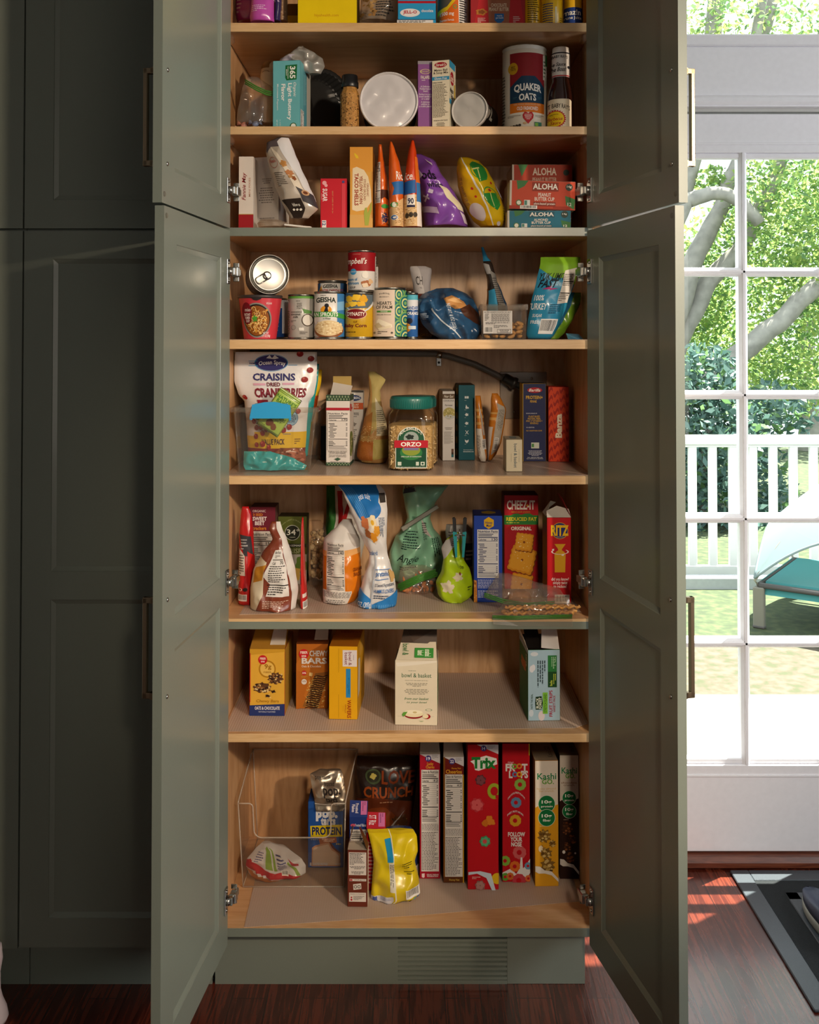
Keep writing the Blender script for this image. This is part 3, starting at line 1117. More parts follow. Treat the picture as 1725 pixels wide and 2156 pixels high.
ZGAP0, ZGAP1 = U(862, 486, -.02).z, U(862, 481, -.02).z
MR0, MR1 = U(862, 1262, -.02).z, U(862, 1203, -.02).z
ZD0 = ZBOT - .004
def open_door(side, lower):
    # inner face line in plan, hinge end to free end
    hx = -0.421 if side < 0 else 0.4165
    fx = (-0.467 if lower else -0.4715) if side < 0 else (0.5055 if lower else 0.513)
    hp, fp = Vector((hx, -.022, 0)), Vector((fx, -.456, 0))
    d = fp - hp
    W = d.length
    z0, z1 = (ZD0, ZGAP0) if lower else (ZGAP1, 2.70)
    ps = [(z0 + .07, MR0), (MR1, z1 - .068)] if lower else [(z0 + .07, z1 - .07)]
    T = .0185
    mb = door_mesh(W, z0, z1, ps, T)
    o = mb.build('door', pantry)
    ang = math.atan2(d.y, d.x)
    o.location = hp
    # local x runs from hinge to free edge; the inner face must face the opening
    if side < 0:
        # local -y -> after rotating by ang (about -96 deg) points to world -x; so use the +y face as inner
        o.rotation_euler = (0, 0, ang)
        o.location = hp + Vector((math.sin(ang), -math.cos(ang), 0)) * T
        inner, outer, si, so = T, 0.0, 1, -1
    else:
        o.rotation_euler = (0, 0, ang)
        inner, outer, si, so = 0.0, T, -1, 1
    def zat(py):
        return U(862, py, -.43).z
    zc = [zat(147), zat(345)] if not lower else [zat(1263), zat(1467)]
    xs = W - .027
    for z in zc: screw(o, xs, z, inner, si)
    hm = handle_mesh(abs(zc[0] - zc[1]) + .008, .029, outer, so)
    hm.build('handle', o, (xs, 0, sum(zc) / 2))
    yh = [402] if not lower else [572, 1224, 1892]
    for y in yh:
        hinge(o, .018, U(862, y, -.03).z, inner, si, -1)
    bumper(o, W - .012, (z1 - .018) if lower else (z0 + .018), inner, si)
    return o
for side in (-1, 1):
    for lower in (False, True):
        open_door(side, lower)

# closed tall cabinets to the left
def closed_cabinet(name, label, xa, xb, zb, tk):
    t = thing(name, label, 'cabinet', (0, 0, 0))
    mb = MB(); mb.box(xa + .001, 0, zb, xb - .001, D + .012, 2.72, GREEN); mb.build('body', t)
    mb = MB(); mb.box(xa + .001, tk, 0, xb - .001, D, zb, GREEN); mb.build('toe_kick', t)
    for (z0, z1, ps) in ((ZGAP1, 2.70, None), (zb - .004, ZGAP0, 1)):
        pl = [(z0 + .067, z1 - .07)] if ps is None else [(z0 + .067, MR0), (MR1, z1 - .066)]
        d = door_mesh(xb - xa - .004, z0, z1, pl, .0185, st=.067).build('door', t)
        d.location = (xa + .002, -.022, 0)
    return t
xa = U(48, 700, -.022).x
closed_cabinet('tall_cabinet', 'closed grey green tall cabinet with panelled doors just left of the open pantry', xa, XL - PT - .006, U(200, 1991, -.022).z, TKY)
closed_cabinet('tall_cabinet', 'closed grey green cabinet cut off by the left edge of the photo', xa - .46, xa, U(20, 1994, -.022).z, TKY)
# ------------------------------------------------------------------ outside the glazed door
ZG = -0.12
def ground(name, y0, y1, z, mat, xa=-9, xb=16):
    mb = MB(); mb.box(xa, y0, z - .05, xb, y1, z, mat); return struct(name, mb)
YP = UZ(1600, 1462, ZG).y
conc = M('#57554f', .8, var=.03, scale=3, bump=.1)
ground('patio', YD + .06, YP, ZG, conc)
def grass(name, c):
    m = bpy.data.materials.new(name); m.use_nodes = True
    nt = m.node_tree; b = nt.nodes['Principled BSDF']
    tc = nt.nodes.new('ShaderNodeTexCoord')
    n1 = nt.nodes.new('ShaderNodeTexNoise'); n1.inputs['Scale'].default_value = 16; n1.inputs['Detail'].default_value = 6
    rp = nt.nodes.new('ShaderNodeValToRGB')
    e = rp.color_ramp.elements
    e[0].position, e[1].position = .36, .64
    e[0].color, e[1].color = (*lin(c[0]), 1), (*lin(c[2]), 1)
    k = e.new(.5); k.color = (*lin(c[1]), 1)
    nt.links.new(tc.outputs['Object'], n1.inputs['Vector']); nt.links.new(n1.outputs['Fac'], rp.inputs['Fac']); nt.links.new(rp.outputs['Color'], b.inputs['Base Color'])
    b.inputs['Roughness'].default_value = .9
    return m
YDRY = UZ(1520, 1352, ZG).y
ground('dry_lawn', YP, YDRY, ZG, grass('dry_grass', ('#33371e', '#443b2e', '#504739')))
YCURB = UZ(1520, 1241, ZG).y
ground('lawn', YDRY, 14.0, ZG, grass('green_grass', ('#27331a', '#313d20', '#434a2a')))
mb = MB(); mb.box(-9, YCURB, ZG, 16, YCURB + .12, ZG + .07, M('#a6a8ac', .8, var=.05)); struct('kerb', mb)

# white railing
YF = YCURB + .35
VIN = M('#d4d4d2', .45)
fen = thing('railing', 'white railing with upright balusters standing beyond the lawn', 'railing', (0, YF, ZG))
fz = lambda py: U(1520, py, YF).z - ZG
mb = MB()
mb.box(-2, -.035, fz(936), 7, .035, fz(916), VIN, .006)
mb.box(-2, -.022, fz(941), 7, .022, fz(936), VIN, .004)
mb.build('top_rail', fen)
mb = MB(); mb.box(-2, -.022, fz(1212), 7, .022, fz(1190), VIN, .004); mb.build('bottom_rail', fen)
p0 = U(1449.5, 1000, YF).x; p1 = U(1492, 1000, YF).x
step = p1 - p0
bw = U(1466.5, 1000, YF).x - p0
for i in range(-3, 16):
    x = p0 + step * i
    mb = MB(); mb.box(x, -.016, fz(1191), x + bw, .016, fz(940), VIN, .003); mb.build('baluster', fen)
for x in (p0 - step * 3.4, p0 + step * 16.4):
    mb = MB(); mb.box(x - .05, -.05, 0, x + .05, .05, fz(905), VIN, .006); mb.box(x - .06, -.06, fz(905), x + .06, .06, fz(900), VIN, .006); mb.build('post', fen)

# raised pet bed with canopy on the lawn
YB0 = UZ(1592, 1322, ZG).y
cx0 = U(1592, 1300, YB0).x
bed = thing('pet_bed', 'teal raised pet bed under a pale green canopy on the lawn', 'pet bed', (cx0 + .02, YB0, ZG), (0, 0, R(-35)))
TEAL = M('#38868a', .6, trans=.3); PALE = M('#93a3a6', .6, trans=.4); GREY = M('#6d6a60', .6); DK = M('#4a4746', .6)
BW, BD, BH = 1.10, 0.80, .245
for i, (x, y) in enumerate(((0, 0), (BW, 0), (0, BD), (BW, BD))):
    mb = MB(); mb.box(x - .032, y - .02, 0, x + .032, y + .02, BH - .01, GREY, .006); mb.box(x - .034, y - .022, 0, x + .034, y + .022, .02, DK, .006); mb.build('leg', bed)
mb = MB()
fr = [(0, 0, BH), (BW, 0, BH), (BW, BD, BH), (0, BD, BH), (0, 0, BH)]
mb.tube(fr, .016, DK, 8); mb.build('frame', bed)
mb = MB()
n = 14
vs, fs = [], []
for j in range(n + 1):
    for i in range(n + 1):
        u, v = i / n, j / n
        x, y = lerp(.03, BW - .03, u), lerp(.03, BD - .03, v)
        e = min(u, 1 - u, v, 1 - v)
        vs.append((x, y, BH + .022 - .05 * math.sin(math.pi * u) * math.sin(math.pi * v)))
for j in range(n):
    for i in range(n): fs.append((j * (n + 1) + i, j * (n + 1) + i + 1, (j + 1) * (n + 1) + i + 1, (j + 1) * (n + 1) + i))
mb.add(vs, fs, TEAL, True)
mb.add([(.03, .03, BH + .022), (BW - .03, .03, BH + .022), (BW - .03, 0, BH - .05), (.03, 0, BH - .05)], [(0, 1, 2, 3)], TEAL)
mb.add([(.0, .05, BH + .022), (0, BD - .05, BH + .022), (0, BD - .05, BH - .03), (0, .05, BH - .03)], [(0, 1, 2, 3)], TEAL)
mb.build('fabric', bed)
# canopy: dome between four corners with arched openings
mb = MB()
n = 26
vs, fs = [], []
HC = .92
def dome(u, v):
    a, b = 2 * u - 1, 2 * v - 1
    f = ((a * a + b * b) / 2) ** .85
    return lerp(-.02, BW + .02, u), lerp(-.02, BD + .02, v), HC - (HC - BH - .04) * f
vs = [dome(i / n, j / n) for j in range(n + 1) for i in range(n + 1)]
fs = [(j * (n + 1) + i, j * (n + 1) + i + 1, (j + 1) * (n + 1) + i + 1, (j + 1) * (n + 1) + i) for j in range(n) for i in range(n)]
mb.add(vs, fs, PALE, True)
for e_ in range(4):
    k = [i / n for i in range(n + 1)]
    mb.tube([Vector(dome(*((t, 0), (1, t), (t, 1), (0, t))[e_])) for t in k], .008, PALE, 6)
mb.build('canopy', bed)
for (x, y) in ((0, 0), (BW, 0), (0, BD), (BW, BD)):
    mb = MB()
    mb.tube([(x, y, BH)] + [Vector(dome(lerp(x / BW, .5, t), lerp(y / BD, .5, t))) - Vector((0, 0, .012)) for t in (0, .2, .4, .6, .8, 1)], .009, M('#9b9890', .4, .6), 6)
    mb.build('pole', bed)

# trees
BARK = M('#837f78', .85, var=.25, scale=9, bump=.5)
LEAF = {'a': M('#95a95e', .5, trans=.6), 'b': M('#7a9a55', .5, trans=.55), 'c': M('#5f8050', .5, trans=.45), 'd': M('#5e7a72', .5, trans=.3), 'e': M('#4a6862', .5, trans=.25)}
def leaves(mb, blobs, mats, size, seed):
    rnd = random.Random(seed)
    for (c, rad, n) in blobs:
        for _ in range(n):
            while True:
                p = Vector((rnd.uniform(-1, 1), rnd.uniform(-1, 1), rnd.uniform(-1, 1)))
                if p.length < 1: break
            p = Vector(c) + Vector((p.x * rad[0], p.y * rad[1], p.z * rad[2]))
            a = Vector((rnd.gauss(0, 1), rnd.gauss(0, 1), rnd.gauss(0, .7))).normalized()
            b = a.cross(Vector((rnd.gauss(0, 1), rnd.gauss(0, 1), rnd.gauss(0, 1)))).normalized()
            s = size * rnd.uniform(.6, 1.3)
            mb.add([p - a * s, p + b * s * .45 - a * s * .1, p + a * s, p - b * s * .45 - a * s * .1], [(0, 1, 2, 3)], rnd.choice(mats))
def limb(mb, pts, Y, r0, r1, dy=0.0):
    q = [U(x, y, Y + dy * i) for i, (x, y) in enumerate(pts)]
    # subdivide and roughen a little
    out = []
    for i in range(len(q) - 1):
        for k in range(4):
            p = q[i].lerp(q[i + 1], k / 4)
            out.append(p + Vector((noise.noise(p * 3) * .05, 0, noise.noise(p * 3 + Vector((9, 0, 0))) * .05)))
    out.append(q[-1])
    mb.tube(out, [lerp(r0, r1, i / (len(out) - 1)) for i in range(len(out))], BARK, 10)
def blob_px(px, py, Y, rx, ry, rz, n):
    return (U(px, py, Y), (rx, ry, rz), n)
def tree(label, base, limbs, blobs, mats, size, seed, cat='tree', name='tree'):
    t = thing(name, label, cat, (0, 0, 0))
    mb = MB()
    for l in limbs: limb(mb, *l)
    if limbs: mb.build('trunk', t)
    mb = MB(); leaves(mb, blobs, mats, size, seed)
    o = mb.build('foliage', t); o['kind'] = 'stuff'
    return t
# large spreading tree with grey leaning limbs
Y1 = 8.0
tree('large spreading tree with leaning grey limbs and bright leaves behind the railing', None,
     [([(1390, 1215), (1395, 800), (1447, 575), (1496, 488), (1523, 430), (1552, 330), (1590, 120), (1610, -60)], Y1, .13, .045),
      ([(1395, 800), (1447, 684), (1500, 592), (1558, 519), (1620, 420), (1680, 250), (1730, 60)], Y1 + .1, .13, .05),
      ([(1400, 520), (1442, 428), (1470, 418), (1500, 413), (1530, 416), (1556, 428), (1600, 470)], Y1 - .5, .085, .06),
      ([(1420, 470), (1470, 300), (1500, 100), (1515, -80)], Y1 + .2, .09, .09),
      ([(1530, 300), (1570, 150), (1620, 20), (1660, -80)], Y1 + .3, .08, .06),
      ([(1400, 860), (1581, 727), (1612, 700), (1643, 680), (1724, 597), (1900, 480)], Y1 - .4, .11, .09)],
     [blob_px(1660, 440, Y1, .75, .9, .75, 4420), blob_px(1700, 620, Y1 + .3, .65, .9, .5, 2550), blob_px(1470, 620, Y1 + .8, .42, .6, .5, 1700),
      blob_px(1500, 380, Y1 + .2, .20, .3, .16, 323), blob_px(1660, 790, Y1 + .6, .6, .7, .5, 2210), blob_px(1480, 700, Y1 + 1.2, .6, .6, .6, 2040),
      blob_px(1500, 30, Y1, .45, .6, .3, 442), blob_px(1690, 60, Y1, .4, .6, .4, 561), blob_px(1800, 350, Y1, .6, .8, .9, 1530), blob_px(1570, 40, Y1, .5, .7, .3, 221),
      blob_px(1470, 525, Y1 + .4, .3, .3, .2, 289)],
     [LEAF['a'], LEAF['a'], LEAF['b'], LEAF['b'], LEAF['c']], .040, 11)
# darker evergreen lower down
tree('dark blue green evergreen bush low behind the left of the railing', None,
     [([(1490, 1235), (1490, 900)], 6.6, .08, .04)],
     [blob_px(1485, 930, 6.6, .55, .5, .55, 2600), blob_px(1490, 1110, 6.6, .6, .5, .55, 2600), blob_px(1475, 800, 6.7, .4, .4, .35, 900), blob_px(1620, 870, 6.9, .45, .4, .3, 750), blob_px(1615, 1060, 6.9, .28, .4, .6, 900), blob_px(1640, 1190, 6.6, .8, .4, .22, 900)],
     [LEAF['d'], LEAF['e'], LEAF['e'], LEAF['d'], LEAF['c']], .048, 23, 'bush', 'bush')
# pale house wall / sunlit yard far behind is only sky and a far hedge
tree('bright far tree filling the view behind the spreading limbs', None,
     [([(1700, 1180), (1700, 600)], 12.5, .2, .1)],
     [blob_px(1640, 560, 12.5, 1.6, .8, 1.3, 2600), blob_px(1500, 760, 12.5, 1.2, .8, .7, 1300), blob_px(1680, 800, 12.8, .9, .8, .5, 700), blob_px(1800, 500, 12.5, 1.2, .8, 1.6, 900), blob_px(1250, 540, 12.5, 1.9, .8, 1.6, 2600), blob_px(1000, 640, 12.8, 1.4, .8, 1.3, 1200), blob_px(1200, 900, 12.6, 1.7, .8, .8, 1300)],
     [LEAF['a'], LEAF['b'], LEAF['a']], .062, 5)

# ------------------------------------------------------------------ door mat and shoe
A, B = UZ(1537, 1833, .006), UZ(1712, 2128, .006)
mt = thing('door_mat', 'black ribbed door mat with rubber border on the wooden floor', 'door mat', (A.x, B.y, 0))
mw, ml = .62, A.y - B.y
RUB = M('#40464c', .38, bump=.3, scale=400); PILE = M('#1d2124', .95, bump=1.0, scale=500, var=.4)
mb = MB()
b = .052
def slab(x0, y0, x1, y1, z, m, bev=.002): mb.box(x0, y0, .0005, x1, y1, z, m, bev)
slab(0, 0, b, ml, .008, RUB); slab(mw - b, 0, mw, ml, .008, RUB); slab(b, 0, mw - b, b, .008, RUB); slab(b, ml - b, mw - b, ml, .008, RUB)
mb.build('border', mt)
mb = MB(); slab(b, b, mw - b, ml - b, .0055, PILE, .001); mb.build('pile', mt)
mb = MB()
i0, i1 = b + .062, b + .098
slab(i0, i0, i1, ml - i0, .008, RUB); slab(mw - i1, i0, mw - i0, ml - i0, .008, RUB); slab(i0, ml - i1, mw - i0, ml - i0, .008, RUB); slab(i0, i0, mw - i0, i1, .008, RUB)
slab(i1 + .02, ml - i1 - .055, mw - i1 - .02, ml - i1 - .03, .008, RUB)
mb.build('rubber_bar', mt)

# shoe, cut off by the right edge of the frame
s0 = UZ(1712, 1868, .04)
sh = thing('shoe', 'navy blue slip-on shoe with pale sole on the door mat', 'shoe', (s0.x - .016, s0.y - .31, .0085))
NAVY = M('#3a4052', .55, var=.08, bump=.2, scale=180); SOLE = M('#a9a79d', .6, bump=.2, scale=120); INN = M('#1c1d20', .9)
def outline(t, k):   # t 0 heel .. 1 toe along +y, half widths
    return (.036 + .012 * math.sin(math.pi * min(1, t * 1.1)) - .008 * math.exp(-((t - .42) / .18) ** 2)) * (max(0, 1 - abs(2 * t - 1) ** 5)) ** .5 * k
SL = .30
def ringpts(k, z, n=40, y0=0, y1=SL):
    out = []
    for i in range(n):
        w = 2 * math.pi * i / n
        t = .5 - .5 * math.cos(w)
        s = 1 if i <= n / 2 else -1
        out.append((s * -outline(t, k) + .006 * math.sin(t * 3), lerp(y0, y1, t), z(t) if callable(z) else z))
    return out
def loft(mb, rings, mat, cap0=True, cap1=True, smooth=True):
    n = len(rings[0])
    vs = [p for r in rings for p in r]
    fs = [(a * n + i, a * n + (i + 1) % n, (a + 1) * n + (i + 1) % n, (a + 1) * n + i) for a in range(len(rings) - 1) for i in range(n)]
    mb.add(vs, fs, mat, smooth)
    if cap0: mb.add(rings[0], [tuple(range(n))[::-1]], mat)
    if cap1: mb.add(rings[-1], [tuple(range(n))], mat)
mb = MB(); loft(mb, [ringpts(.98, 0), ringpts(1.06, .006), ringpts(1.08, .02), ringpts(1.03, .028)], SOLE); mb.build('sole', sh)
mb = MB()
def zt(t): return .075 + .012 * math.cos(t * 6) if t < .5 else .066 - .03 * ((t - .5) / .5) ** 1.5
hole = lambda k, dz: [(p[0], p[1], p[2] + dz) for p in ringpts(k, zt, y0=.03, y1=.185)]
loft(mb, [ringpts(1.03, .026), ringpts(1.04, lambda t: .04), ringpts(.98, lambda t: lerp(.04, zt(t), .6)), ringpts(.80, lambda t: zt(t) * .96, y0=.006, y1=SL - .02), hole(.72, .004), hole(.62, .002)], NAVY, True, False)
mb.build('upper', sh)
mb = MB(); loft(mb, [hole(.64, .001), [(p[0] * .9, p[1], .032) for p in hole(.62, 0)]], INN, False, True); mb.build('lining', sh)
# pale furniture foot at the left edge
fp = UZ(-8, 2090, 0)
mb = MB()
mb.lathe([(.0001, 0), (.030, 0), (.034, .01), (.030, .03), (.022, .05), (.017, .07), (.016, .11), (.021, .14), (.018, .17), (.0001, .172)], M('#c9bfcb', .5), 24)
o = mb.build('furniture_foot', None, (U(-15, 2060, -.08).x, -.08, 0.0003))
tag(o, 'pale lilac turned furniture foot at the lower left edge of the photo', 'furniture foot')
# ================================================================== shelf 1 (only the feet of the things show)
K = '#2a2623'
bag('pouch', 'dark magenta pouch at the left end of the topmost shelf', 'pouch', [(-70, 500, 590, .4), (-20, 494, 585, .8), (30, 494, 565, 1), (47, 500, 562, .8)], .17, .03, '#8e1f63', [('l', .1, .55, .25, .9, 5, '#c79a9a')], seed=2)
bag('pouch', 'bright magenta pouch with white print standing in front on the topmost shelf', 'pouch', [(-60, 520, 582, .3), (-5, 530, 577, .7), (20, 528, 577, 1), (36, 526, 577, 1), (47, 528, 578, .8)], .075, .022, '#c050b0', [('p', [(.1, 0), (1, 0), (1, .58), (.55, .48), (.2, .5)], '#ece6e8'), ('l', .1, .70, .8, .84, 4, '#e8c4e4'), ('l', .3, .5, .9, .54, 1, '#403a40')], seed=3)
bag('snack_bag', 'dark blue bag with a pale letter beside the magenta pouches on the topmost shelf', 'bag', [(-70, 572, 596, .6), (0, 576, 595, 1), (47, 576, 592, .8)], .11, .02, '#3a3266', [('t', 'R', .2, .52, .8, .68, '#b9a6c8', 0, .03)], seed=4)
bag('snack_bag', 'pale brown bag of nuts standing against the yellow box on the topmost shelf', 'bag', [(-70, 588, 612, .6), (0, 590, 606, 1), (47, 588, 606, .9)], .12, .02, '#b08a68', [('speck', .1, .2, .9, .95, 26, .12, ['#8e6848', '#c8a884'])], seed=5)
carton('carton', 'yellow and brown carton behind the large yellow box on the topmost shelf', 'box', 606, 640, 0, 1, {'F': '#8a5c14', 'S': '#d8a81a'}, {'F': [('r', 0, .3, 1, .9, '#d9aa18'), ('r', 0, .9, 1, 1, '#7c5010')]}, d=.07, Y=.16, h=.10)
carton('carton', 'large bright yellow box with an orange web address on the topmost shelf', 'box', 627, 752, 0, 1, {'F': '#efd00e', 'S': '#5e4a12'}, {'F': [('t', 'hiyahealth.com', .285, .74, .69, .80, '#cf8a14', 0, .004)]}, d=.12, Y=.05, h=.145)
t = bag('plastic_bag', 'crumpled clear bag with black fine print on the topmost shelf', 'bag', [(-60, 765, 836, .5), (0, 760, 840, 1), (30, 758, 838, 1), (47, 757, 835, .9)], .09, .03, clear('bag_film', '#f2ece4', .12, 1.5, .3, '#cdbfae'), [('l', .42, .5, .92, .96, 9, '#3a3836'), ('speck', .05, .4, .4, .95, 40, .06, ['#c29a62', '#a67c48'])], crumple=.01, seed=6, matf=film)
carton('carton', 'sky blue dessert mix box with red stripes lying on top of a pale box', 'box', 838, 918, 0, 1, {'F': '#2f9fd8', 'S': '#1f8cc6', 'R': '#3aa4da'}, {'F': [('r', 0, .38, 1, .46, '#b3182a'), ('r', 0, .10, 1, .2, '#b3182a'), ('e', .32, .78, .26, .14, '#f2eef0'), ('t', 'JELL-O', .14, .70, .5, .84, '#c01a2c', 0, .03), ('t', 'chocolate', .62, .66, .93, .76, '#f4f2f0', 0, .012)]}, d=.09, Y=.03, h=.072, z=SHELF[1] + .0175)
carton('carton', 'pale box with blue edge and fine print beneath the sky blue box', 'box', 836, 918, 33, 1, {'F': '#e9e7e4', 'S': '#2f9fd8'}, {'F': [('r', .93, 0, 1, 1, '#2f9fd8'), ('r', 0, .88, 1, 1, '#2f9fd8'), ('l', .04, .1, .9, .85, 4, '#33302e')]}, d=.09, Y=.03, h=.0165)
can('supplement_bottle', 'white and orange supplement bottle on the topmost shelf', 954, .075, 1, .0375, .16, '#f1efec', [('p', [(.05, .3), (.6, .3), (.62, .62), (.3, .75), (.0, .8)], '#5a564c'), ('p', [(.0, .78), (.3, .73), (.66, .5), (.68, 1), (.0, 1)], '#e06a1c'), ('p', [(.0, .74), (.3, .69), (.66, .46), (.66, .54), (.3, .76), (0, .82)], '#e7c21c'), ('o', .56, .70, .07, None, .35, '#5aa04e'), ('t', '1500 mg', .08, .78, .52, .86, '#f6f0e8', 0, .02), ('t', 'Premium Formula', .08, .90, .52, .94, '#f6f0e8', 0, .008), ('l', .70, .5, .95, .98, 12, '#2c2a2a')], cat='bottle')
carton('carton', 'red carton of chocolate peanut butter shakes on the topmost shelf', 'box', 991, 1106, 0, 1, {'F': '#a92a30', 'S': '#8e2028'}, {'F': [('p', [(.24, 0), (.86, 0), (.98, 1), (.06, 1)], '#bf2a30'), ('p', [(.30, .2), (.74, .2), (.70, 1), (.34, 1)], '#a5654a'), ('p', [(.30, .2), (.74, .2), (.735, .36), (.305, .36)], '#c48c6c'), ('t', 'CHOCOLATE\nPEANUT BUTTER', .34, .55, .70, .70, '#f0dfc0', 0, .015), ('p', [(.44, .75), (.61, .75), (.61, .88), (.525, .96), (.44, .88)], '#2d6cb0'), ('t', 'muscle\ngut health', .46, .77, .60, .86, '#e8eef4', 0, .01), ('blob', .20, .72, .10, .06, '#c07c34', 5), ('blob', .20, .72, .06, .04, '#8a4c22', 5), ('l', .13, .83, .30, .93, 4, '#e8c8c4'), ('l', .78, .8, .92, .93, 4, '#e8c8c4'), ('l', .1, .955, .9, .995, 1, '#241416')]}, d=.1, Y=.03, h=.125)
can('juice_can', 'yellow can with black fine print, leftmost of the yellow cans on the topmost shelf', 1119, .075, 1, .0255, .13, '#e8b40e', [('l', .3, .3, .9, .9, 14, '#3a2e10'), ('blob', .72, .95, .12, .05, '#5a3c18', 4)], band=(.02, .98), group=None)
can('juice_can', 'yellow can with a blue striped panel, middle of the yellow cans on the topmost shelf', 1164, .07, 1, .0275, .13, '#eebb12', [('l', .06, .52, .48, .94, 9, '#2f3f7c', 'j'), ('r', .58, .60, .66, .94, '#f0e6c0'), ('l', .8, .8, .98, .97, 4, '#8a6c20')], band=(.03, .98))
can('juice_can', 'yellow can with a blue label reading juice at the right end of the topmost shelf', 1209, .075, 1, .0225, .13, '#eab810', [('r', -.2, .58, 1.0, .90, '#233f86'), ('t', 'maz!n', -.06, .62, .86, .73, '#f2f2ea', 0, .02), ('t', 'prune Juice', -.12, .75, .9, .83, '#f2f2ea', 0, .01), ('l', .4, .93, .95, .98, 1, '#4a3a10')], band=(.02, .98))
carton('carton', 'narrow orange box beside the yellow cans at the right end of the topmost shelf', 'box', 1228, 1235, 0, 1, {'F': '#c87a1e'}, {}, d=.06, Y=.06, h=.13)

# ================================================================== shelf 2
ZIPG = M('#4f9a3c', .35, trans=.3)
def zip_strip(t, pts, w=.006, mat=None):
    mb = MB()
    for k in (-1, 0, 1):
        mb.tube([Vector(p) + Vector((0, -.0006, k * w * .75)) for p in pts], w * .28, mat or ZIPG, 6)
    return mb.build('zip_strip', t)
def clear_bag(name, label, rows, Y, T, seed, crumple=.007, body=.10, col='#e8dfd6', zpix=None, cat='bag', art=(), ymul=1, zw=.006, zy=None):
    base = U((rows[-1][1] + rows[-1][2]) / 2, rows[-1][0], Y)
    t = thing(name, label, cat, base)
    bag('film', None, None, rows, Y, T, clear('ziplock_film', '#f6f1ea', .10, 1.5, body, col), art, crumple=crumple, seed=seed, parent=t, partname='film', freq=36)
    if zpix:
        pts = [U(x, y, Y - T - .002 if zy is None else zy) - base for x, y in zpix]
        zip_strip(t, pts, zw)
    return t
clear_bag('zipper_bag', 'clear zipper bag of wrapped sweets at the left end of its shelf', [(163, 520, 545, .2), (185, 510, 575, .5), (205, 506, 582, .7), (235, 500, 576, 1), (262, 498, 572, .9)], .085, .035, 12, zpix=[(516, 172), (540, 186), (562, 196), (581, 198)])
rnd = random.Random(5)
sw = None
for i, (px, py, c) in enumerate(((508, 258, '#c98a80'), (520, 256, '#d6a8a0'), (532, 257, '#5b74a8'), (546, 258, '#caa080'), (557, 256, '#cfc8bc'), (514, 247, '#d89c90'), (538, 249, '#7f90b4'))):
    mb = MB()
    Yc = .075 + .006 * (i % 3)
    mb.lathe([(.0001, -.009), (.006, -.006), (.0075, 0), (.006, .006), (.0001, .009)], film(c), 10, mx=Matrix.Rotation(1.2, 4, 'Y'))
    for s in (-1, 1):
        mb.lathe([(.0015, 0), (.007, .009), (.0001, .007)], film(c), 8, mx=Matrix.Rotation(s * 1.3, 4, 'Y') @ Matrix.Translation((0, 0, .007)), cap0=False)
    q = U(px, py, Yc)
    o = mb.build('sweet', None, (q.x, Yc, SHELF[2] + .0085 + (.014 if py < 252 else 0)))
    tag(o, ['pink wrapped sweet at the far left of the clear bag', 'pale pink wrapped sweet second from the left in the clear bag', 'blue wrapped sweet in the middle of the clear bag', 'tan wrapped sweet right of the blue one in the clear bag', 'white wrapped sweet at the right of the clear bag', 'rosy wrapped sweet lying on top at the left in the clear bag', 'pale blue wrapped sweet lying on top in the clear bag'][i], 'sweet', 'sweets in the clear bag')
bag('popcorn_bag', 'cream paper bag with a black cloud outline beside the teal popcorn box', 'bag', [(131, 556, 590, .2), (140, 551, 588, .6), (165, 548, 588, .9), (200, 552, 590, 1), (262, 556, 592, .9)], .19, .03, '#d8c8aa', [('o', .35, .22, .22, .05, .12, '#3a3028'), ('o', .6, .30, .25, .05, .12, '#3a3028'), ('r', 0, 0, .5, .12, '#8a6a44'), ('p', [(.1, .2), (.8, .2), (.9, .4), (.1, .42)], '#e6dcc6')], seed=13, matf=card)
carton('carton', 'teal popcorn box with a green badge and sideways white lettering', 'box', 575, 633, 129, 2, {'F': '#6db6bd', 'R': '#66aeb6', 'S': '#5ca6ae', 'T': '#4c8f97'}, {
    'F': [('p', [(.46, .07), (.89, .06), (.87, .28), (.5, .29), (.45, .25)], '#1d6b3a'), ('t', '365', .62, .085, .83, .265, '#f0f2ea', -90, .03), ('t', 'WHOLE FOODS\nMARKET', .48, .085, .58, .265, '#dfe8dc', -90, .004), ('t', 'Organic', .73, .32, .86, .53, '#f2f4f2', -90, .01, .3), ('t', 'Light Buttery', .52, .33, .70, .87, '#f6f8f6', -90, .025), ('t', 'Flavor', .31, .34, .46, .59, '#f6f8f6', -90, .025), ('t', 'Microwave Popcorn', .13, .34, .21, .72, '#eef4f4', -90, .006), ('t', '3 - 3 OZ (85g)', .24, .86, .29, 1.0, '#e6f0f0', -90, .004), ('t', 'NET WT 9 OZ', .13, .86, .18, 1.0, '#e6f0f0', -90, .004), ('e', .76, .955, .12, None, '#ecefe6'), ('o', .76, .955, .12, None, .25, '#3d6a3a')],
    'R': [('r', .30, .1, .62, .95, '#5596a4'), ('l', .33, .15, .58, .6, 26, '#8cc4ca'), ('r', .62, .05, 1, .95, '#b9b7ae'), ('n', .04, .70, .34, .99, '150')]}, d=.11, Y=.04, yaw=-7)
bag('wrapper', 'crumpled silver grey wrapper lying on top of the teal popcorn box', 'wrapper', [(99, 628, 640, .3), (112, 612, 664, .7), (124, 590, 680, 1), (140, 586, 684, .8), (156, 650, 676, .4)], .085, .02, '#a9a6a0', [('l', .35, .05, .55, .22, 7, '#c8c5bf', 'j'), ('p', [(.0, .5), (.28, .3), (.3, .75), (0, .8)], '#b4aebc')], crumple=.014, seed=17, freq=40, yfix=.0, matf=lambda c: M(c, .3, .35, bump=.3, scale=40))
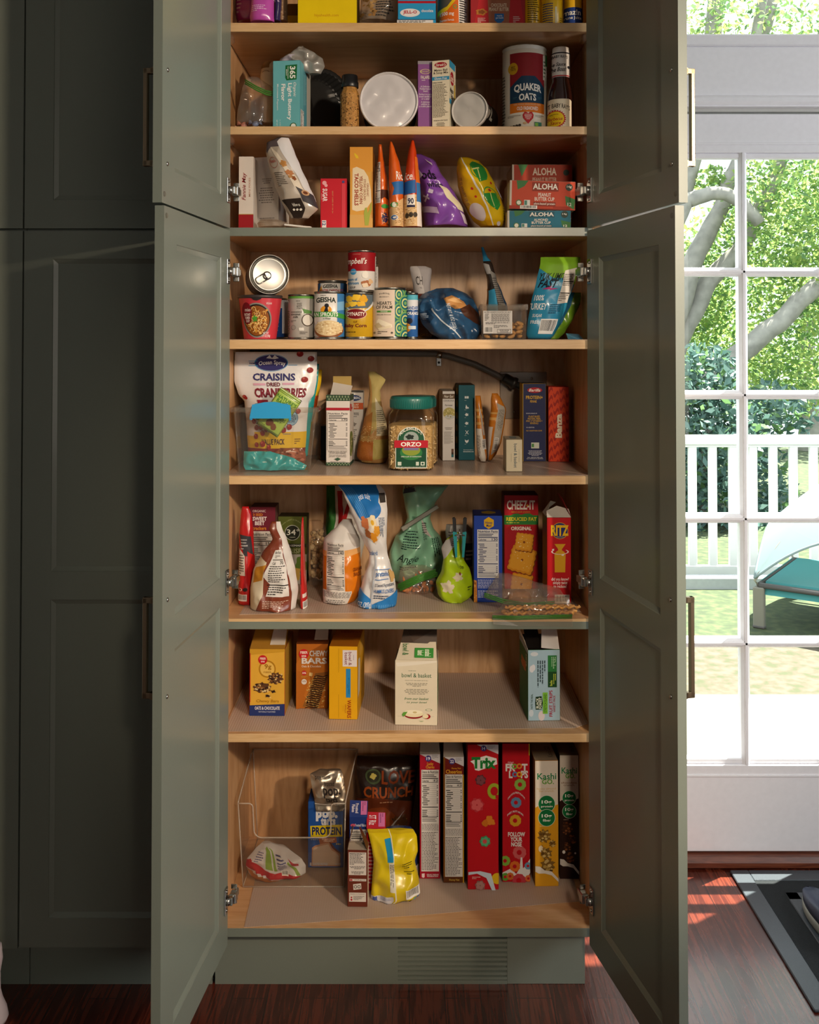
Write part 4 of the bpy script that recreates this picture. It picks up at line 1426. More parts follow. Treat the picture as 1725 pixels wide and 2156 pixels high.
# black foil pie tin leaning on its rim
c = U(699, 204, .235)
pie = thing('pie_tin', 'black crimped pie tin standing on its rim behind the mustard bottle', 'pie tin', (c.x, .22, c.z))
BLK = M('#2c2c2c', .3, coat=.5)
RT = (U(0, 140, .22).z - SHELF[2]) / 2 - .002
mb = MB()
n = 72
vs, fs = [], []
prof = [(1.0, 0), (.985, .003), (.93, .002), (.90, .004), (.80, .030), (.76, .034), (.001, .034)]
for k, (r, d) in enumerate(prof):
    for i in range(n):
        a = 2 * math.pi * i / n
        rr = r * RT * (1 + (.016 * (1 if i % 2 else -1) if k in (3, 4) else 0) + (.006 * (1 if i % 2 else -1) if k == 0 else 0))
        vs.append((rr * math.cos(a), rr * math.sin(a), -d))
for k in range(len(prof) - 1):
    for i in range(n):
        fs.append((k * n + i, k * n + (i + 1) % n, (k + 1) * n + (i + 1) % n, (k + 1) * n + i))
mb.add(vs, fs, BLK, False)
mb.build('tin', pie)
# opening faces the viewer and to the right; the tin stands on edge
pie.rotation_euler = (Matrix.Rotation(R(52), 4, 'Z') @ Matrix.Rotation(R(83), 4, 'X')).to_euler()
pie.location = (c.x, .235, SHELF[2] + RT + .003)
# mustard bottle
def bottle_at(px, Y, sh): 
    return (U(px, 717, Y).x, Y, SHELF[sh] + .0006)
b = thing('mustard_bottle', 'clear bottle of grainy mustard with a black cap', 'bottle', bottle_at(736, .055, 2))
mu = M('#b58344', .35, coat=.5, var=.25, scale=160)
h = U(0, 160, .055).z - SHELF[2]
mb = MB()
rb = .0225
oc = [(rb * 1.0, 0.002), (rb, .004), (rb, h * .66), (rb * .86, h * .72), (rb * .78, h * .745), (rb * .78, h * .79)]
mb.lathe([(rb * .9, 0)] + oc, mu, 10, smooth=False)
s_ = cyl_surf(rb * .985, h * .64, .004, span=math.pi)
s_.draw(mb, [('speck', 0, .03, 1, .97, 150, .03, ['#2c2012', '#5e3f1a', '#d8aa60'])])
mb.build('body', b)
mb = MB(); mb.lathe([(rb * .93, h * .775), (rb * .95, h * .78), (rb * .95, h * .87), (rb * .88, h * .885), (rb * .86, h * .985), (rb * .8, h), (.0001, h)], M('#17171a', .35), 40); mb.build('cap', b)
# tubs lying on their sides, lids to the viewer
def tub(name, label, px, py, rpx, Y, depth, lidcol, bodycol, art, yaw=0, seal=None):
    c = U(px, py, Y)
    r = rpx * (Y + 2.32) / F_PX
    t = thing(name, label, 'tub', (c.x, Y, SHELF[2] + r + .0005), (R(90), 0, R(yaw)))
    lm = M(lidcol, .35, coat=.3, bump=.15, scale=25)
    mb = MB(); mb.lathe([(r * .955, -depth), (r * .955, 0.0)], M(bodycol, .4), 56, cap0=True, cap1=False)
    cyl = Surf(2 * math.pi * r, depth, lambda x, y, off: Vector(((r * .955 + off) * math.cos(x * 2 * math.pi), (r * .955 + off) * math.sin(x * 2 * math.pi), -y * depth)), nx=60)
    cyl.draw(mb, art); mb.build('body', t)
    mb = MB(); mb.lathe([(r * .96, -.012), (r * .985, -.011), (r, -.004), (r * .995, .002), (r * .965, .0045), (r * .945, .004), (r * .93, .0005), (r * .91, -.0008)], lm, 64, cap0=False, cap1=False); mb.build('rim', t)
    mb = MB()
    n = 40; vs, fs = [Vector((0, 0, .0))], []
    for k in range(1, 11):
        for i in range(n):
            a = 2 * math.pi * i / n
            rr = r * .912 * k / 10
            p = Vector((rr * math.cos(a), rr * math.sin(a), 0))
            q = p * 40 + Vector((seedv, 2, 3))
            p.z = -.0012 + (.0026 * noise.noise(q) + .0022 * abs(noise.noise(q * .6))) * (1 if k < 10 else .3)
            vs.append(p)
    for i in range(n): fs.append((0, 1 + i, 1 + (i + 1) % n))
    for k in range(9):
        for i in range(n): fs.append((1 + k * n + i, 1 + (k + 1) * n + i, 1 + (k + 1) * n + (i + 1) % n, 1 + k * n + (i + 1) % n))
    mb.add(vs, fs, M(seal or lidcol, .28, coat=.5), True)
    mb.build('lid', t)
    return t
seedv = 3
tub('tub', 'large tub lying on its side with its white lid facing out', 819, 204, 62.5, .05, .15, '#dcdadd', '#181510', [('l', .62, .1, .80, .6, 4, '#b0963c'), ('l', .80, .1, .95, .6, 4, '#b0963c')], seal='#d5d3d8')
seedv = 8
tub('tub', 'smaller tub lying on its side with its grey foil lid facing out', 989, 228, 39.5, .03, .12, '#c4c1be', '#14110e', [('r', .05, .02, .4, .12, '#b8a24a'), ('t', '74', .93, .08, 1.06, .5, '#d8d2c4', 90, .03), ('t', '74', -.07, .08, .06, .5, '#d8d2c4', 90, .03), ('r', .08, .3, .13, .55, '#a32228')], yaw=-18, seal='#b5b3b0')
carton('carton', 'slim purple falafel mix box beside the white lidded tub', 'box', 880, 912, 129, 2, {'F': '#8d5797', 'S': '#6f4079', 'T': '#8a8088'}, {'F': [('r', .0, 0, 1, .045, '#96909a'), ('o', .5, .15, .36, .035, .18, '#d8c890'), ('t', 'MANISCHEWITZ', .2, .138, .8, .162, '#d8c890', 0, .004), ('t', 'FALAFEL', .2, .21, .82, .255, '#f2ead8', 0, .01), ('l', .25, .265, .8, .285, 1, '#e6d8e0'), ('t', 'A Delicious\nMediterranean\nSnack', .12, .35, .88, .44, '#eadfe8', 0, .006), ('t', 'Perfect in a pita\nbread sandwich\nor a salad', .08, .46, .92, .55, '#eadfe8', 0, .006), ('t', 'A delicious\naddition to\na crudité platter', .08, .57, .92, .665, '#eadfe8', 0, .006)]}, d=.17, Y=.06)
carton('carton', 'cream soup mix box with a red oval beside the slim purple box', 'box', 910, 946, 129, 2, {'F': '#e6dcc4', 'R': '#d9d2bc', 'S': '#cfc6ae', 'T': '#d9d2bc'}, {
    'F': [('e', .5, .065, .36, .04, '#a3202c'), ('t', "Streit's", .2, .043, .8, .085, '#f4ece0', 0, .012, .3), ('t', 'Matzo Ball\n& Soup Mix', .08, .125, .94, .205, '#2a2420', 0, .014), ('r', 0, .235, 1, .285, '#3b92bd'), ('t', 'Gluten Free', .14, .243, .86, .277, '#f2f0ea', 0, .01, .2), ('t', 'DIRECTIONS', .05, .31, .6, .33, '#3a342e', 0, .004), ('l', .06, .34, .94, .82, 24, '#6a6052'), ('t', 'STORE IN A DRY PLACE', .1, .855, .9, .872, '#3a342e', 0, .01), ('l', .25, .89, .75, .97, 5, '#6a6052', 'c')],
    'R': [('e', .42, .24, .28, .10, '#a3202c'), ('t', "Streit's", .2, .19, .64, .29, '#f4ece0', 0, .014, .3), ('r', 0, 0, .9, .1, '#3b92bd'), ('r', 0, .55, .3, .62, '#3b92bd'), ('t', 'Matzo\nBall', .12, .38, .6, .54, '#2a2420', 0, .012), ('r', .72, .3, .9, .55, '#c9a83a')]}, d=.06, Y=.05, yaw=-17)
# oats canister
t_ = can('oats_canister', 'tall cardboard canister of rolled oats with a red and blue label', 1106, .125, 2, 47.5 * 2.4 / F_PX, U(0, 94, .08).z - SHELF[2] - .002, '#e3ddd0', [], band=(.012, .985), cat='canister')
t = [o for o in bpy.data.objects if o.name.startswith('oats_canister')][0]
lb = [o for o in t.children if o.name.startswith('label')][0]
bpy.data.objects.remove(lb)
for o in list(t.children):
    if o.name.startswith(('body', 'lid')):
        o.data.materials[0] = M('#d8d4ca', .4, coat=.2)
r_, h_ = 47.5 * 2.4 / F_PX, U(0, 94, .08).z - SHELF[2] - .002
mb = MB()
mb.lathe([(r_ - .0006, h_ * .012), (r_ - .0002, h_ * .014), (r_ - .0002, h_ * .95), (r_ - .0006, h_ * .953)], M('#e0dacb', .4, coat=.2), 48, cap0=False, cap1=False)
s_ = cyl_surf(r_ - .0002, h_ * .94, h_ * .012)
s_.draw(mb, [('r', .135, .05, .90, .46, '#8e2228'), ('p', [(.135, .46), (.24, .40), (.38, .33), (.68, .33), (.82, .40), (.90, .46), (.90, .66), (.135, .66)], '#1d3d57'), ('r', .135, .655, .90, .795, '#d9771f'), ('p', [(.135, .795), (.90, .795), (.90, .775), (.5, .765), (.135, .775)], '#e3ddd0'),
    ('e', .20, .235, .10, .072, '#c99a1e'), ('t', 'BEST\nTASTE', .145, .205, .255, .26, '#4a3008', 0, .02), ('r', .87, .06, .97, .36, '#e6e2d6'), ('r', .93, .04, 1.05, .18, '#2f7a3c'), ('l', .88, .12, .95, .34, 5, '#4a6a4a'),
    ('ta', 'QUAKER', .22, .82, .545, .022, .105, '#f2f0ea', .035), ('ta', 'OATS', .32, .70, .635, .01, .085, '#f2f0ea', .035), ('l', .20, .58, .30, .61, 2, '#3d6a72'), ('l', .74, .58, .84, .61, 2, '#3d6a72'),
    ('t', '100% WHOLE GRAIN ROLLED OATS', .22, .665, .80, .685, '#e8c8a0', 0, .004), ('t', 'OLD FASHIONED', .28, .70, .74, .745, '#f6f2ea', 0, .018),
    ('p', [(.40, .80), (.44, .765), (.49, .77), (.52, .785), (.55, .77), (.60, .765), (.64, .80), (.63, .84), (.52, .91), (.41, .84)], '#b8262e'), ('l', .43, .79, .61, .86, 5, '#f0dcd8', 'c'), ('e', .45, .90, .045, .014, '#c9a87c'),
    ('l', .1, .80, .36, .83, 2, '#9a948a'), ('l', .68, .80, .9, .83, 2, '#9a948a'), ('r', .66, .885, .82, .945, '#3f7a6a'), ('r', .67, .895, .74, .935, '#7ab04a'), ('e', .16, .94, .035, .018, '#3a3630'), ('e', .22, .935, .03, .016, '#3a3630'), ('e', .28, .93, .03, .016, '#3a3630'), ('e', .34, .925, .03, .016, '#3a3630'), ('l', .0, .3, .06, .9, 16, '#3a3630')])
mb.build('label', t)
# barbecue sauce bottle
b = thing('sauce_bottle', 'dark barbecue sauce bottle with a white neck wrap and yellow sun label', 'bottle', bottle_at(1183, .085, 2))
h = U(0, 103, .085).z - SHELF[2]
rb = 28 * (2.32 + .085) / F_PX
rn = rb * .66
SAU = M('#2c100b', .12, coat=.6)
mb = MB(); mb.lathe([(rb * .9, 0), (rb, .004), (rb, h * .36), (rb * .96, h * .44), (rb * .84, h * .53), (rn * 1.04, h * .60), (rn, h * .66), (rn, h * .92)], SAU, 40); mb.build('body', b)
mb = MB()
mb.lathe([(rn + .0007, h * .645), (rn + .0009, h * .65), (rn + .0009, h * .93), (rn * .99, h * .955), (rn * .96, h * .995), (rn * .9, h), (.0001, h)], M('#e2dedb', .35, coat=.2), 40, cap0=False)
s_ = cyl_surf(rn + .0009, h * .28, h * .65)
s_.draw(mb, [('r', -1, .955, 2, 1, '#b51f2a'), ('r', -1, .0, 2, .05, '#2a2a32'), ('ta', "SWEET BABY RAY'S", -.55, .8, .27, .04, .12, '#24242c', .012), ('t', 'The Sauce', -.2, .42, .68, .58, '#24242c', 0, .014, .3), ('t', "is the Boss!", -.3, .62, .72, .80, '#24242c', 0, .016, .3), ('e', .86, .62, .08, .06, '#24242c')])
mb.build('cap_wrap', b)
mb = MB()
s_ = cyl_surf(rb, h * .36, .004)
ol = [(-.42, .1), (-.3, .02), (.0, -.0), (.6, .0), (.74, .03), (.86, .16), (.86, .9), (.78, .99), (-.4, .99)]
s_.draw(mb, [('r', -.3, .015, .72, .985, '#e6d9c0'), ('r', -.3, .08, .83, .93, '#e6d9c0'), ('e', .70, .10, .13, .08, '#e6d9c0'), ('e', .72, .91, .11, .07, '#e6d9c0'), ('ta', "SWEET BABY RAY'S", -.32, .76, .40, .10, .15, '#2a2018', .014), ('l', .05, .36, .5, .40, 1, '#5a4a38')])
N = 26
star = []
for i in range(N * 2):
    a = math.pi * i / N
    k = 1.0 if i % 2 else .86
    star.append((.22 + .40 * k * math.cos(a), .66 + .30 * k * math.sin(a)))
s_.draw(mb, [('p', star, '#b9282a'), ('e', .22, .66, .32, .24, '#e8c41c'), ('t', 'Barbecue', -.02, .60, .48, .71, '#a82020', 0, .014, .25), ('t', 'Sauce', .06, .73, .42, .84, '#a82020', 0, .014, .25), ('l', .05, .5, .4, .56, 2, '#3a2c10')])
mb.build('label', b)
# paper sticker on the back panel (its square code left out)
q0, q1 = U(820, 110, D - .001), U(910, 126, D - .001)
mb = MB(); mb.box(q0.x, D - .0012, q1.z, q1.x, D - .0004, q0.z, M('#8f8171', .5))
s_ = plane_surf((q0.x, D - .0012, q0.z), (1, 0, 0), (0, 0, -1), q1.x - q0.x, q0.z - q1.z)
s_.draw(mb, [('l', .38, .15, .95, .85, 3, '#a2927f')])
o = mb.build('paper_sticker'); tag(o, 'small printed paper sticker on the back panel above the tubs', 'sticker')

# ================================================================== shelf 3
carton('carton', 'white sweets box with red patterned foot at the left end of its shelf', 'box', 503, 534, 330, 3, {'F': '#ddd3c8', 'R': '#d6ccc2', 'S': '#d0c6bc', 'T': '#cfc6bc'}, {'F': [('r', 0, .79, 1, 1, '#9b1f26'), ('r', 0, .785, 1, .795, '#b69a5c'), ('t', 'Fannie May', .22, .22, .56, .60, '#8a1f24', 90, .012, .3), ('t', 'MINI PIXIES', .68, .29, .80, .55, '#b07a5c', 90, .004)]}, d=.06, Y=.05)
carton('carton', 'second white sweets box with small grey print behind the first', 'box', 530, 590, 333, 3, {'F': '#d8cfc6', 'R': '#c9c0b8', 'S': '#c9c0b8', 'T': '#cfc6bc'}, {'F': [('l', .35, .28, .78, .36, 3, '#8d847c', 'c'), ('l', .25, .40, .85, .62, 7, '#8d847c', 'c'), ('l', .3, .80, .9, .94, 5, '#8d847c')]}, d=.06, Y=.125, yaw=-18)
bag('biscuit_bag', 'open grey and brown biscuit bag leaning sideways with white lining showing', 'bag', [(291, 584, 608, .3, .0), (300, 562, 612, .5, .0), (320, 560, 620, .8), (350, 566, 632, 1), (390, 578, 650, 1), (420, 590, 664, 1), (440, 600, 670, .8), (460, 612, 650, .4)], .034, .026, '#b7aa9c',
    [('p', [(0, 0), (.45, 0), (.55, .12), (.2, .12), (.05, .2)], '#5a5054'), ('p', [(.42, .0), (1, 0), (1, .80), (.86, .80), (.78, .45), (.5, .1)], '#d8d6d8'), ('p', [(.2, .12), (.42, .2), (.75, .5), (.8, .66), (.66, .78), (.48, .4)], '#e0d2be'), ('blob', .52, .34, .10, .04, '#c0884c', 5), ('blob', .60, .45, .12, .035, '#b87848', 6), ('blob', .66, .52, .06, .03, '#8a4e2a', 5), ('blob', .57, .50, .06, .02, '#b48452', 4),
     ('p', [(.06, .78), (.62, .76), (.66, 1), (.2, 1)], '#2c221d'), ('p', [(.62, .62), (.98, .72), (1, .88), (.66, .8)], '#3f3a3e'), ('e', .80, .70, .10, .035, '#c49a70'), ('e', .80, .70, .06, .02, '#6a3a20'), ('l', .14, .44, .46, .62, 8, '#5e5248'), ('t', 'follow us', .3, .82, .52, .86, '#efe8dc', 0, .012), ('e', .30, .90, .04, None, '#efe8dc'), ('e', .41, .90, .04, None, '#efe8dc'), ('e', .52, .90, .04, None, '#efe8dc'), ('o', .22, .32, .13, .07, .1, '#9a5a4c'), ('t', 'Pastello', .1, .28, .3, .32, '#a33a34', 0, .012, .3)], seed=21, crumple=.004)
bag('snack_bag', 'small clear pack lying flat at the front under the biscuit bag', 'bag', [(463, 548, 590, .4), (470, 542, 606, .9), (478, 544, 612, .9)], .05, .03, clear('pack_film', '#efe6dc', .1, 1.5, .35, '#c2b09c'), [], crumple=.006, seed=22)
o = carton('card', 'white folded card lying at the shelf front beside the small clear pack', 'card', 598, 656, 470, 3, {'F': '#ddd8d2'}, {}, d=.06, Y=.02, h=.0045); o.rotation_euler = (0, R(6), 0); o.location.z += .0065
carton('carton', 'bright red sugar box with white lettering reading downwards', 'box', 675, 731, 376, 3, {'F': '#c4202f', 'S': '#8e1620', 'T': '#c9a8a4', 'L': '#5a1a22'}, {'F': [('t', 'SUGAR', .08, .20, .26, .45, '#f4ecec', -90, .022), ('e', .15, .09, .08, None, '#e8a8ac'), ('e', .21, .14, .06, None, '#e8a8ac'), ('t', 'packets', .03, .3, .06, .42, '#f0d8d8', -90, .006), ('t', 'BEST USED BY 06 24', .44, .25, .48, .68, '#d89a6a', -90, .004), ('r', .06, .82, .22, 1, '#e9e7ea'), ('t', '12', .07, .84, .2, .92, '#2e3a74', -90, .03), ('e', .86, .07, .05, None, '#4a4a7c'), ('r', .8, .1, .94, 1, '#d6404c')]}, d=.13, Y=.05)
carton('carton', 'golden yellow taco shell box with a cactus and brown sideways lettering', 'box', 737, 785, 310, 3, {'F': '#dba146', 'S': '#b9772c', 'L': '#a8692a', 'T': '#cfc4b4'}, {'F': [('r', 0, .0, 1, .30, '#dd9a3c'), ('r', 0, .82, 1, 1, '#d9a95e'), ('p', [(.2, .07), (.36, .11), (.38, .14), (.27, .135), (.19, .09)], '#e6c32c'), ('p', [(.12, .26), (.3, .24), (.62, .28), (.8, .36), (.92, .52), (.95, .66), (.7, .76), (.3, .78), (.1, .76)], '#ead8b6'), ('t', 'TACO SHELLS', .20, .32, .38, .71, '#a03a24', -90, .035), ('t', 'YELLOW CORN', .42, .35, .56, .69, '#9a4426', -90, .028), ('t', 'STONE GROUND', .60, .39, .70, .65, '#9a5430', -90, .014), ('t', 'ORGANIC', .74, .44, .83, .60, '#9a5430', -90, .012), ('p', [(.62, .80), (.66, .74), (.74, .73), (.78, .8), (.86, .76), (.92, .68), (.98, .67), (.98, .74), (.88, .83), (.82, .95), (.66, .95)], '#a6b04a'), ('r', .96, .3, 1, .86, '#c98a3c')]}, d=.13, Y=.05)
OR = '#d9601c'
bag('rice_pouch', 'orange grain pouch with white and black facts panel, leftmost of three orange pouches', 'pouch', [(305, 797, 804, .3), (325, 797, 806, .3), (345, 795, 810, .7), (380, 792, 816, 1), (430, 790, 819, 1), (478, 790, 818, .9)], .07, .022, OR, [('n', .02, .22, .42, .72, '360'), ('p', [(.45, .56), (.98, .56), (.98, .68), (.7, .65), (.45, .68)], '#4a2418'), ('e', .72, .76, .24, None, '#3e9a44'), ('e', .72, .90, .2, .06, '#2a2f5c'), ('speck', .5, .82, 1, .99, 50, .05, ['#b9602a', '#7c3a18', '#d89a5c'])], seed=31, crumple=.002)
bag('rice_pouch', 'tall orange grain pouch with a blue ribbon and green leaf badge, middle of three', 'pouch', [(299, 821, 826, .2), (315, 820, 832, .4), (345, 819, 842, .8), (385, 819, 850, 1), (430, 820, 850, 1), (478, 822, 850, .95)], .05, .022, OR, [('t', 'Rice', .52, .36, 1.16, .46, '#f6f0ea', 0, .012, .2), ('p', [(.2, .49), (1, .47), (1, .62), (.24, .64), (.38, .56)], '#2f6db2'), ('p', [(.0, .80), (1, .66), (1, 1), (0, 1)], '#d9b482'), ('e', .36, .75, .27, None, '#3e9a44'), ('e', .36, .75, .15, .03, '#e8efe4'), ('e', .34, .90, .26, None, '#e8ecf0'), ('e', .34, .90, .22, None, '#3c6fb0'), ('e', .34, .90, .1, None, '#e8ecf0'), ('speck', .4, .72, 1, .98, 120, .045, ['#c39a62', '#efd8b4', '#a87a44'])], seed=32, crumple=.002)
bag('rice_pouch', 'orange red grain pouch with white script and calorie badge, rightmost of three', 'pouch', [(296, 866, 872, .2), (320, 860, 877, .5), (345, 856, 880, .8), (385, 852, 884, 1), (430, 851, 886, 1), (478, 851, 888, .95)], .05, .024, '#c93e14', [('t', 'Rice', -.3, .38, .52, .47, '#f6f0ea', 0, .012, .2), ('p', [(0, .49), (.72, .47), (.72, .62), (0, .64)], '#2b62a4'), ('r', .74, .2, 1, .5, '#e07024'), ('r', .76, .5, 1, .74, '#3c7fc0'), ('r', .74, .72, 1, 1, '#ece4dc'), ('r', .02, .64, .74, 1, '#d9b684'), ('speck', .04, .66, .72, .98, 130, .04, ['#c39a62', '#efd8b4', '#a87a44']), ('r', .2, .64, .64, .78, '#f0ece6'), ('t', '90', .24, .68, .58, .75, '#2c2c4c', 0, .03), ('r', .2, .76, .64, .785, '#2c2c4c'), ('e', .2, .88, .11, .03, '#40362c'), ('e', .42, .87, .11, .03, '#40362c'), ('e', .64, .87, .11, .03, '#40362c')], seed=33, crumple=.002)
bag('snack_bag', 'crumpled purple bag with black lettering slumped beside the orange pouches', 'bag', [(318, 866, 892, .3, .05), (335, 868, 918, .6, .03), (360, 872, 928, .8, .02), (385, 878, 944, 1), (410, 884, 960, 1), (440, 890, 976, 1), (478, 895, 985, .9)], .12, .055, '#7c4aa6', [('t', 'ods', .18, .28, .66, .42, '#241a30', 0, .03, .3), ('t', 'white', .28, .44, .72, .52, '#241a30', 0, .02, .3), ('p', [(.62, .48), (.78, .52), (.92, .68), (.98, .82), (.82, .80), (.66, .66)], '#d9d0b4'), ('p', [(.0, .74), (.34, .78), (.36, .86), (.02, .82)], '#c8b4d8'), ('blob', .30, .57, .07, .03, '#dcd2ea', 4), ('p', [(.1, .6), (.22, .66), (.2, .68), (.08, .62)], '#dcd2ea'), ('p', [(.2, .6), (.08, .68), (.1, .7), (.22, .62)], '#dcd2ea'), ('p', [(.86, .82), (.98, .86), (1, .98), (.92, .96)], '#dccfe4'), ('p', [(.04, .32), (.2, .26), (.24, .36), (.1, .4)], '#cfc2de'), ('p', [(.55, .1), (.75, .18), (.72, .22)], '#cfc2de')], crumple=.016, seed=35, freq=24)
bag('snack_bag', 'bright yellow chip bag with green lime slices tilted on the shelf', 'bag', [(329, 968, 990, .2, .02), (338, 964, 1012, .5, .02), (360, 962, 1028, .8), (390, 964, 1044, 1), (420, 972, 1056, 1), (445, 984, 1064, 1), (465, 996, 1064, .9), (478, 1012, 1058, .6)], .12, .06, '#e3c11a', [('p', [(.0, .15), (.2, .05), (.42, .5), (.52, 1), (.3, 1), (.1, .6)], '#d9a916'), ('p', [(.16, 0), (.21, 0), (.47, .52), (.55, 1), (.51, 1), (.43, .54)], '#ecebe6'), ('e', .22, .82, .18, .12, '#d9cfd4'),
    ('p', [(.42, .14), (.62, .08), (.80, .16), (.84, .28), (.74, .38), (.52, .42)], '#2f8f3e'), ('p', [(.44, .22), (.66, .2), (.67, .22), (.45, .24)], '#d6dc8c'), ('p', [(.60, .22), (.54, .40), (.56, .41), (.63, .22)], '#d6dc8c'), ('o', .62, .24, .23, .15, .09, '#3a9a44'), ('p', [(.52, .58), (.84, .56), (.86, .72), (.74, .80), (.58, .74)], '#2f8f3e'), ('p', [(.68, .57), (.7, .57), (.69, .77), (.67, .77)], '#d6dc8c'), ('o', .70, .62, .19, .14, .09, '#3a9a44'),
    ('e', .82, .42, .025, .018, '#b8262a'), ('e', .70, .53, .03, .02, '#b8262a'), ('e', .30, .50, .03, .02, '#b8262a'), ('e', .32, .62, .025, .016, '#b8262a'), ('l', .9, .75, .98, .95, 6, '#6a5a18'), ('p', [(.92, .42), (1, .5), (1, .62), (.94, .6)], '#dcd6da'), ('e', .75, .97, .07, .03, '#dcd6da'), ('t', 'IT IS WHAT IT IS', .06, .34, .12, .72, '#8a6a14', -90, .006)], crumple=.008, seed=36, freq=22)
LEAFG = '#3f7a44'
def bar_box(label, x0, x1, yt, Y, z, h, c, cs, lines, yaw=0, d=.14):
    return carton('carton', label, 'box', x0, x1, yt, 3, {'F': c, 'S': cs, 'T': cs, 'L': '#d8d0c6'}, {'F': [('r', 0, 0, .03, .95, '#cfc6ba')] + lines}, d=d, Y=Y, z=z, h=h, yaw=yaw)
def aloha(flav, c, cs, full=True):
    return [('p', [(.1, 0), (.28, 0), (.22, .2), (.12, .32)], LEAFG), ('p', [(.84, .5), (1, .62), (.98, .98), (.86, .82)], LEAFG), ('r', .34, .05, .74, .36, cs), ('t', 'ALOHA', .35, .09, .73, .30, '#f2ece0', 0, .025), ('t', flav, .38, .42, .68, .70, '#f0e6d8', 0, .018), ('r', .36, .74, .70, .88, cs), ('t', 'plant-based protein', .37, .76, .69, .86, '#f0e6d8', 0, .012), ('e', .90, .2, .055, None, '#33443c'), ('t', '14g', .865, .14, .935, .24, '#f0ece4', 0, .02), ('t', '12', .88, .74, .94, .86, '#f0ece4', 0, .02), ('e', .14, .78, .045, None, '#e6e6da'), ('o', .14, .78, .045, None, .3, '#4a7a4a'), ('r', .22, .68, .31, .88, '#e2e4e0'), ('r', .225, .7, .265, .86, '#4f8a7c'), ('l', .42, .90, .66, .94, 1, '#eecfc0')]
zt = U(0, 438, .05).z
hb = U(0, 444, .05).z - SHELF[3]
bar_box('teal bar box on the shelf under the red bar boxes', 1068, 1201, 0, .05, None, hb, '#1d6f86', '#175a6c', aloha('ALMOND\nBUTTER CUP', '#1d6f86', '#245a6a'))
hr = U(0, 376, .055).z - U(0, 436, .055).z
b_ = bar_box('orange red bar box with a bar code stacked on the teal box', 1072, 1210, 0, .055, SHELF[3] + hb + .001, hr, '#c4472c', '#a8341f', [(('p'), [(.0, .88), (1, .88), (1, 1), (0, 1)], '#a8341f')] + [tuple(list(o)) for o in aloha('PEANUT\nBUTTER CUP', '#c4472c', '#8e3220')] + [('r', .38, .90, .66, .96, '#c4472c'), ('b', .16, .87, .42, .99)], yaw=0)
b_.rotation_euler = (0, R(1.5), 0); b_.location.z += .0045
bar_box('second red bar box lying further back behind the top one', 1078, 1204, 0, .215, SHELF[3] + hb + .001, U(0, 347, .215).z - SHELF[3] - hb - .001, '#a83a22', '#8e2c1a', [('t', 'ALOHA', .34, .06, .74, .20, '#e8dccc', 0, .025), ('t', 'PEANUT BUTTER', .34, .24, .74, .32, '#d8c4b0', 0, .012), ('e', .9, .15, .05, None, '#33443c'), ('p', [(.1, 0), (.26, 0), (.16, .22)], LEAFG)])
# ================================================================== clear ribbed shelf liners
def liner_mat():
    m = clear('liner_film', '#f4ece4', .22, 1.45, .66, '#e4d2c4')
    nt = m.node_tree
    tc = nt.nodes.new('ShaderNodeTexCoord')
    vo = nt.nodes.new('ShaderNodeTexVoronoi')
    vo.inputs['Scale'].default_value = 170
    vo.inputs['Randomness'].default_value = 0.0
    bp = nt.nodes.new('ShaderNodeBump')
    bp.inputs['Strength'].default_value = .3
    bp.inputs['Distance'].default_value = .001
    nt.links.new(tc.outputs['Object'], vo.inputs['Vector'])
    nt.links.new(vo.outputs['Distance'], bp.inputs['Height'])
    for n in nt.nodes:
        if n.type in ('BSDF_GLOSSY', 'BSDF_DIFFUSE'):
            nt.links.new(bp.outputs['Normal'], n.inputs['Normal'])
        if n.type == 'BSDF_DIFFUSE':
            rp = nt.nodes.new('ShaderNodeValToRGB')
            rp.color_ramp.elements[0].position, rp.color_ramp.elements[1].position = .15, .55
            rp.color_ramp.elements[0].color = (*lin('#efdccf'), 1)
            rp.color_ramp.elements[1].color = (*lin('#d2bbaa'), 1)
            nt.links.new(vo.outputs['Distance'], rp.inputs['Fac'])
            nt.links.new(rp.outputs['Color'], n.inputs['Color'])
    return m
LINER = liner_mat()
def liner(sh, label, pts):
    mb = MB()
    z = SHELF[sh]
    mb.prism([(p[0], p[1]) for p in pts], z + .0002, z + .0010, LINER, 'XY')
    o = mb.build('shelf_liner'); tag(o, label, 'shelf liner', 'clear shelf liners')
e = .004
liner(4, 'clear dotted liner on the shelf of tin cans', [(XL + e, .012), (XR - e, .012), (XR - e, D - e), (XL + e, D - e)])
liner(5, 'clear dotted liner on the shelf under the grey pipe', [(XL + e, .012), (XR - e, .010), (XR - e, D - e), (XL + e, D - e)])
a, b = UZ(500, 1301, SHELF[6]), UZ(1210, 1272, SHELF[6])
liner(6, 'clear dotted liner on the shelf of crackers and snack bags', [(a.x, .035), (.0, .055), (XR - .02, .06), (XR - .02, D - e), (a.x, D - e)])
liner(7, 'clear dotted liner on the mostly empty shelf of snack bar boxes', [(XL + e, .014), (.0, .022), (XR - .04, .035), (XR - e, .06), (XR - e, D - e), (XL + e, D - e)])
a, b = UZ(514, 1953, SHELF[8]), UZ(1222, 1898, SHELF[8])
liner(8, 'clear dotted liner lying askew on the bottom shelf', [(a.x, max(.004, a.y)), (UZ(900, 1926, SHELF[8]).x, UZ(900, 1926, SHELF[8]).y), (b.x, b.y), (b.x, D - e), (UZ(527, 1870, SHELF[8]).x, D - e)])
for k in (4, 5, 6, 7, 8): SHELF[k] += .0011

def rr(px, Y): return px * (2.32 + Y) / F_PX
def hh(yt, yb, Y): return U(862, yt, Y).z - U(862, yb, Y).z
def top_h(yt, Y, sh): return U(862, yt, Y).z - SHELF[sh]

# ================================================================== shelf 4: tins and bags
SILK = '#c9c6c1'
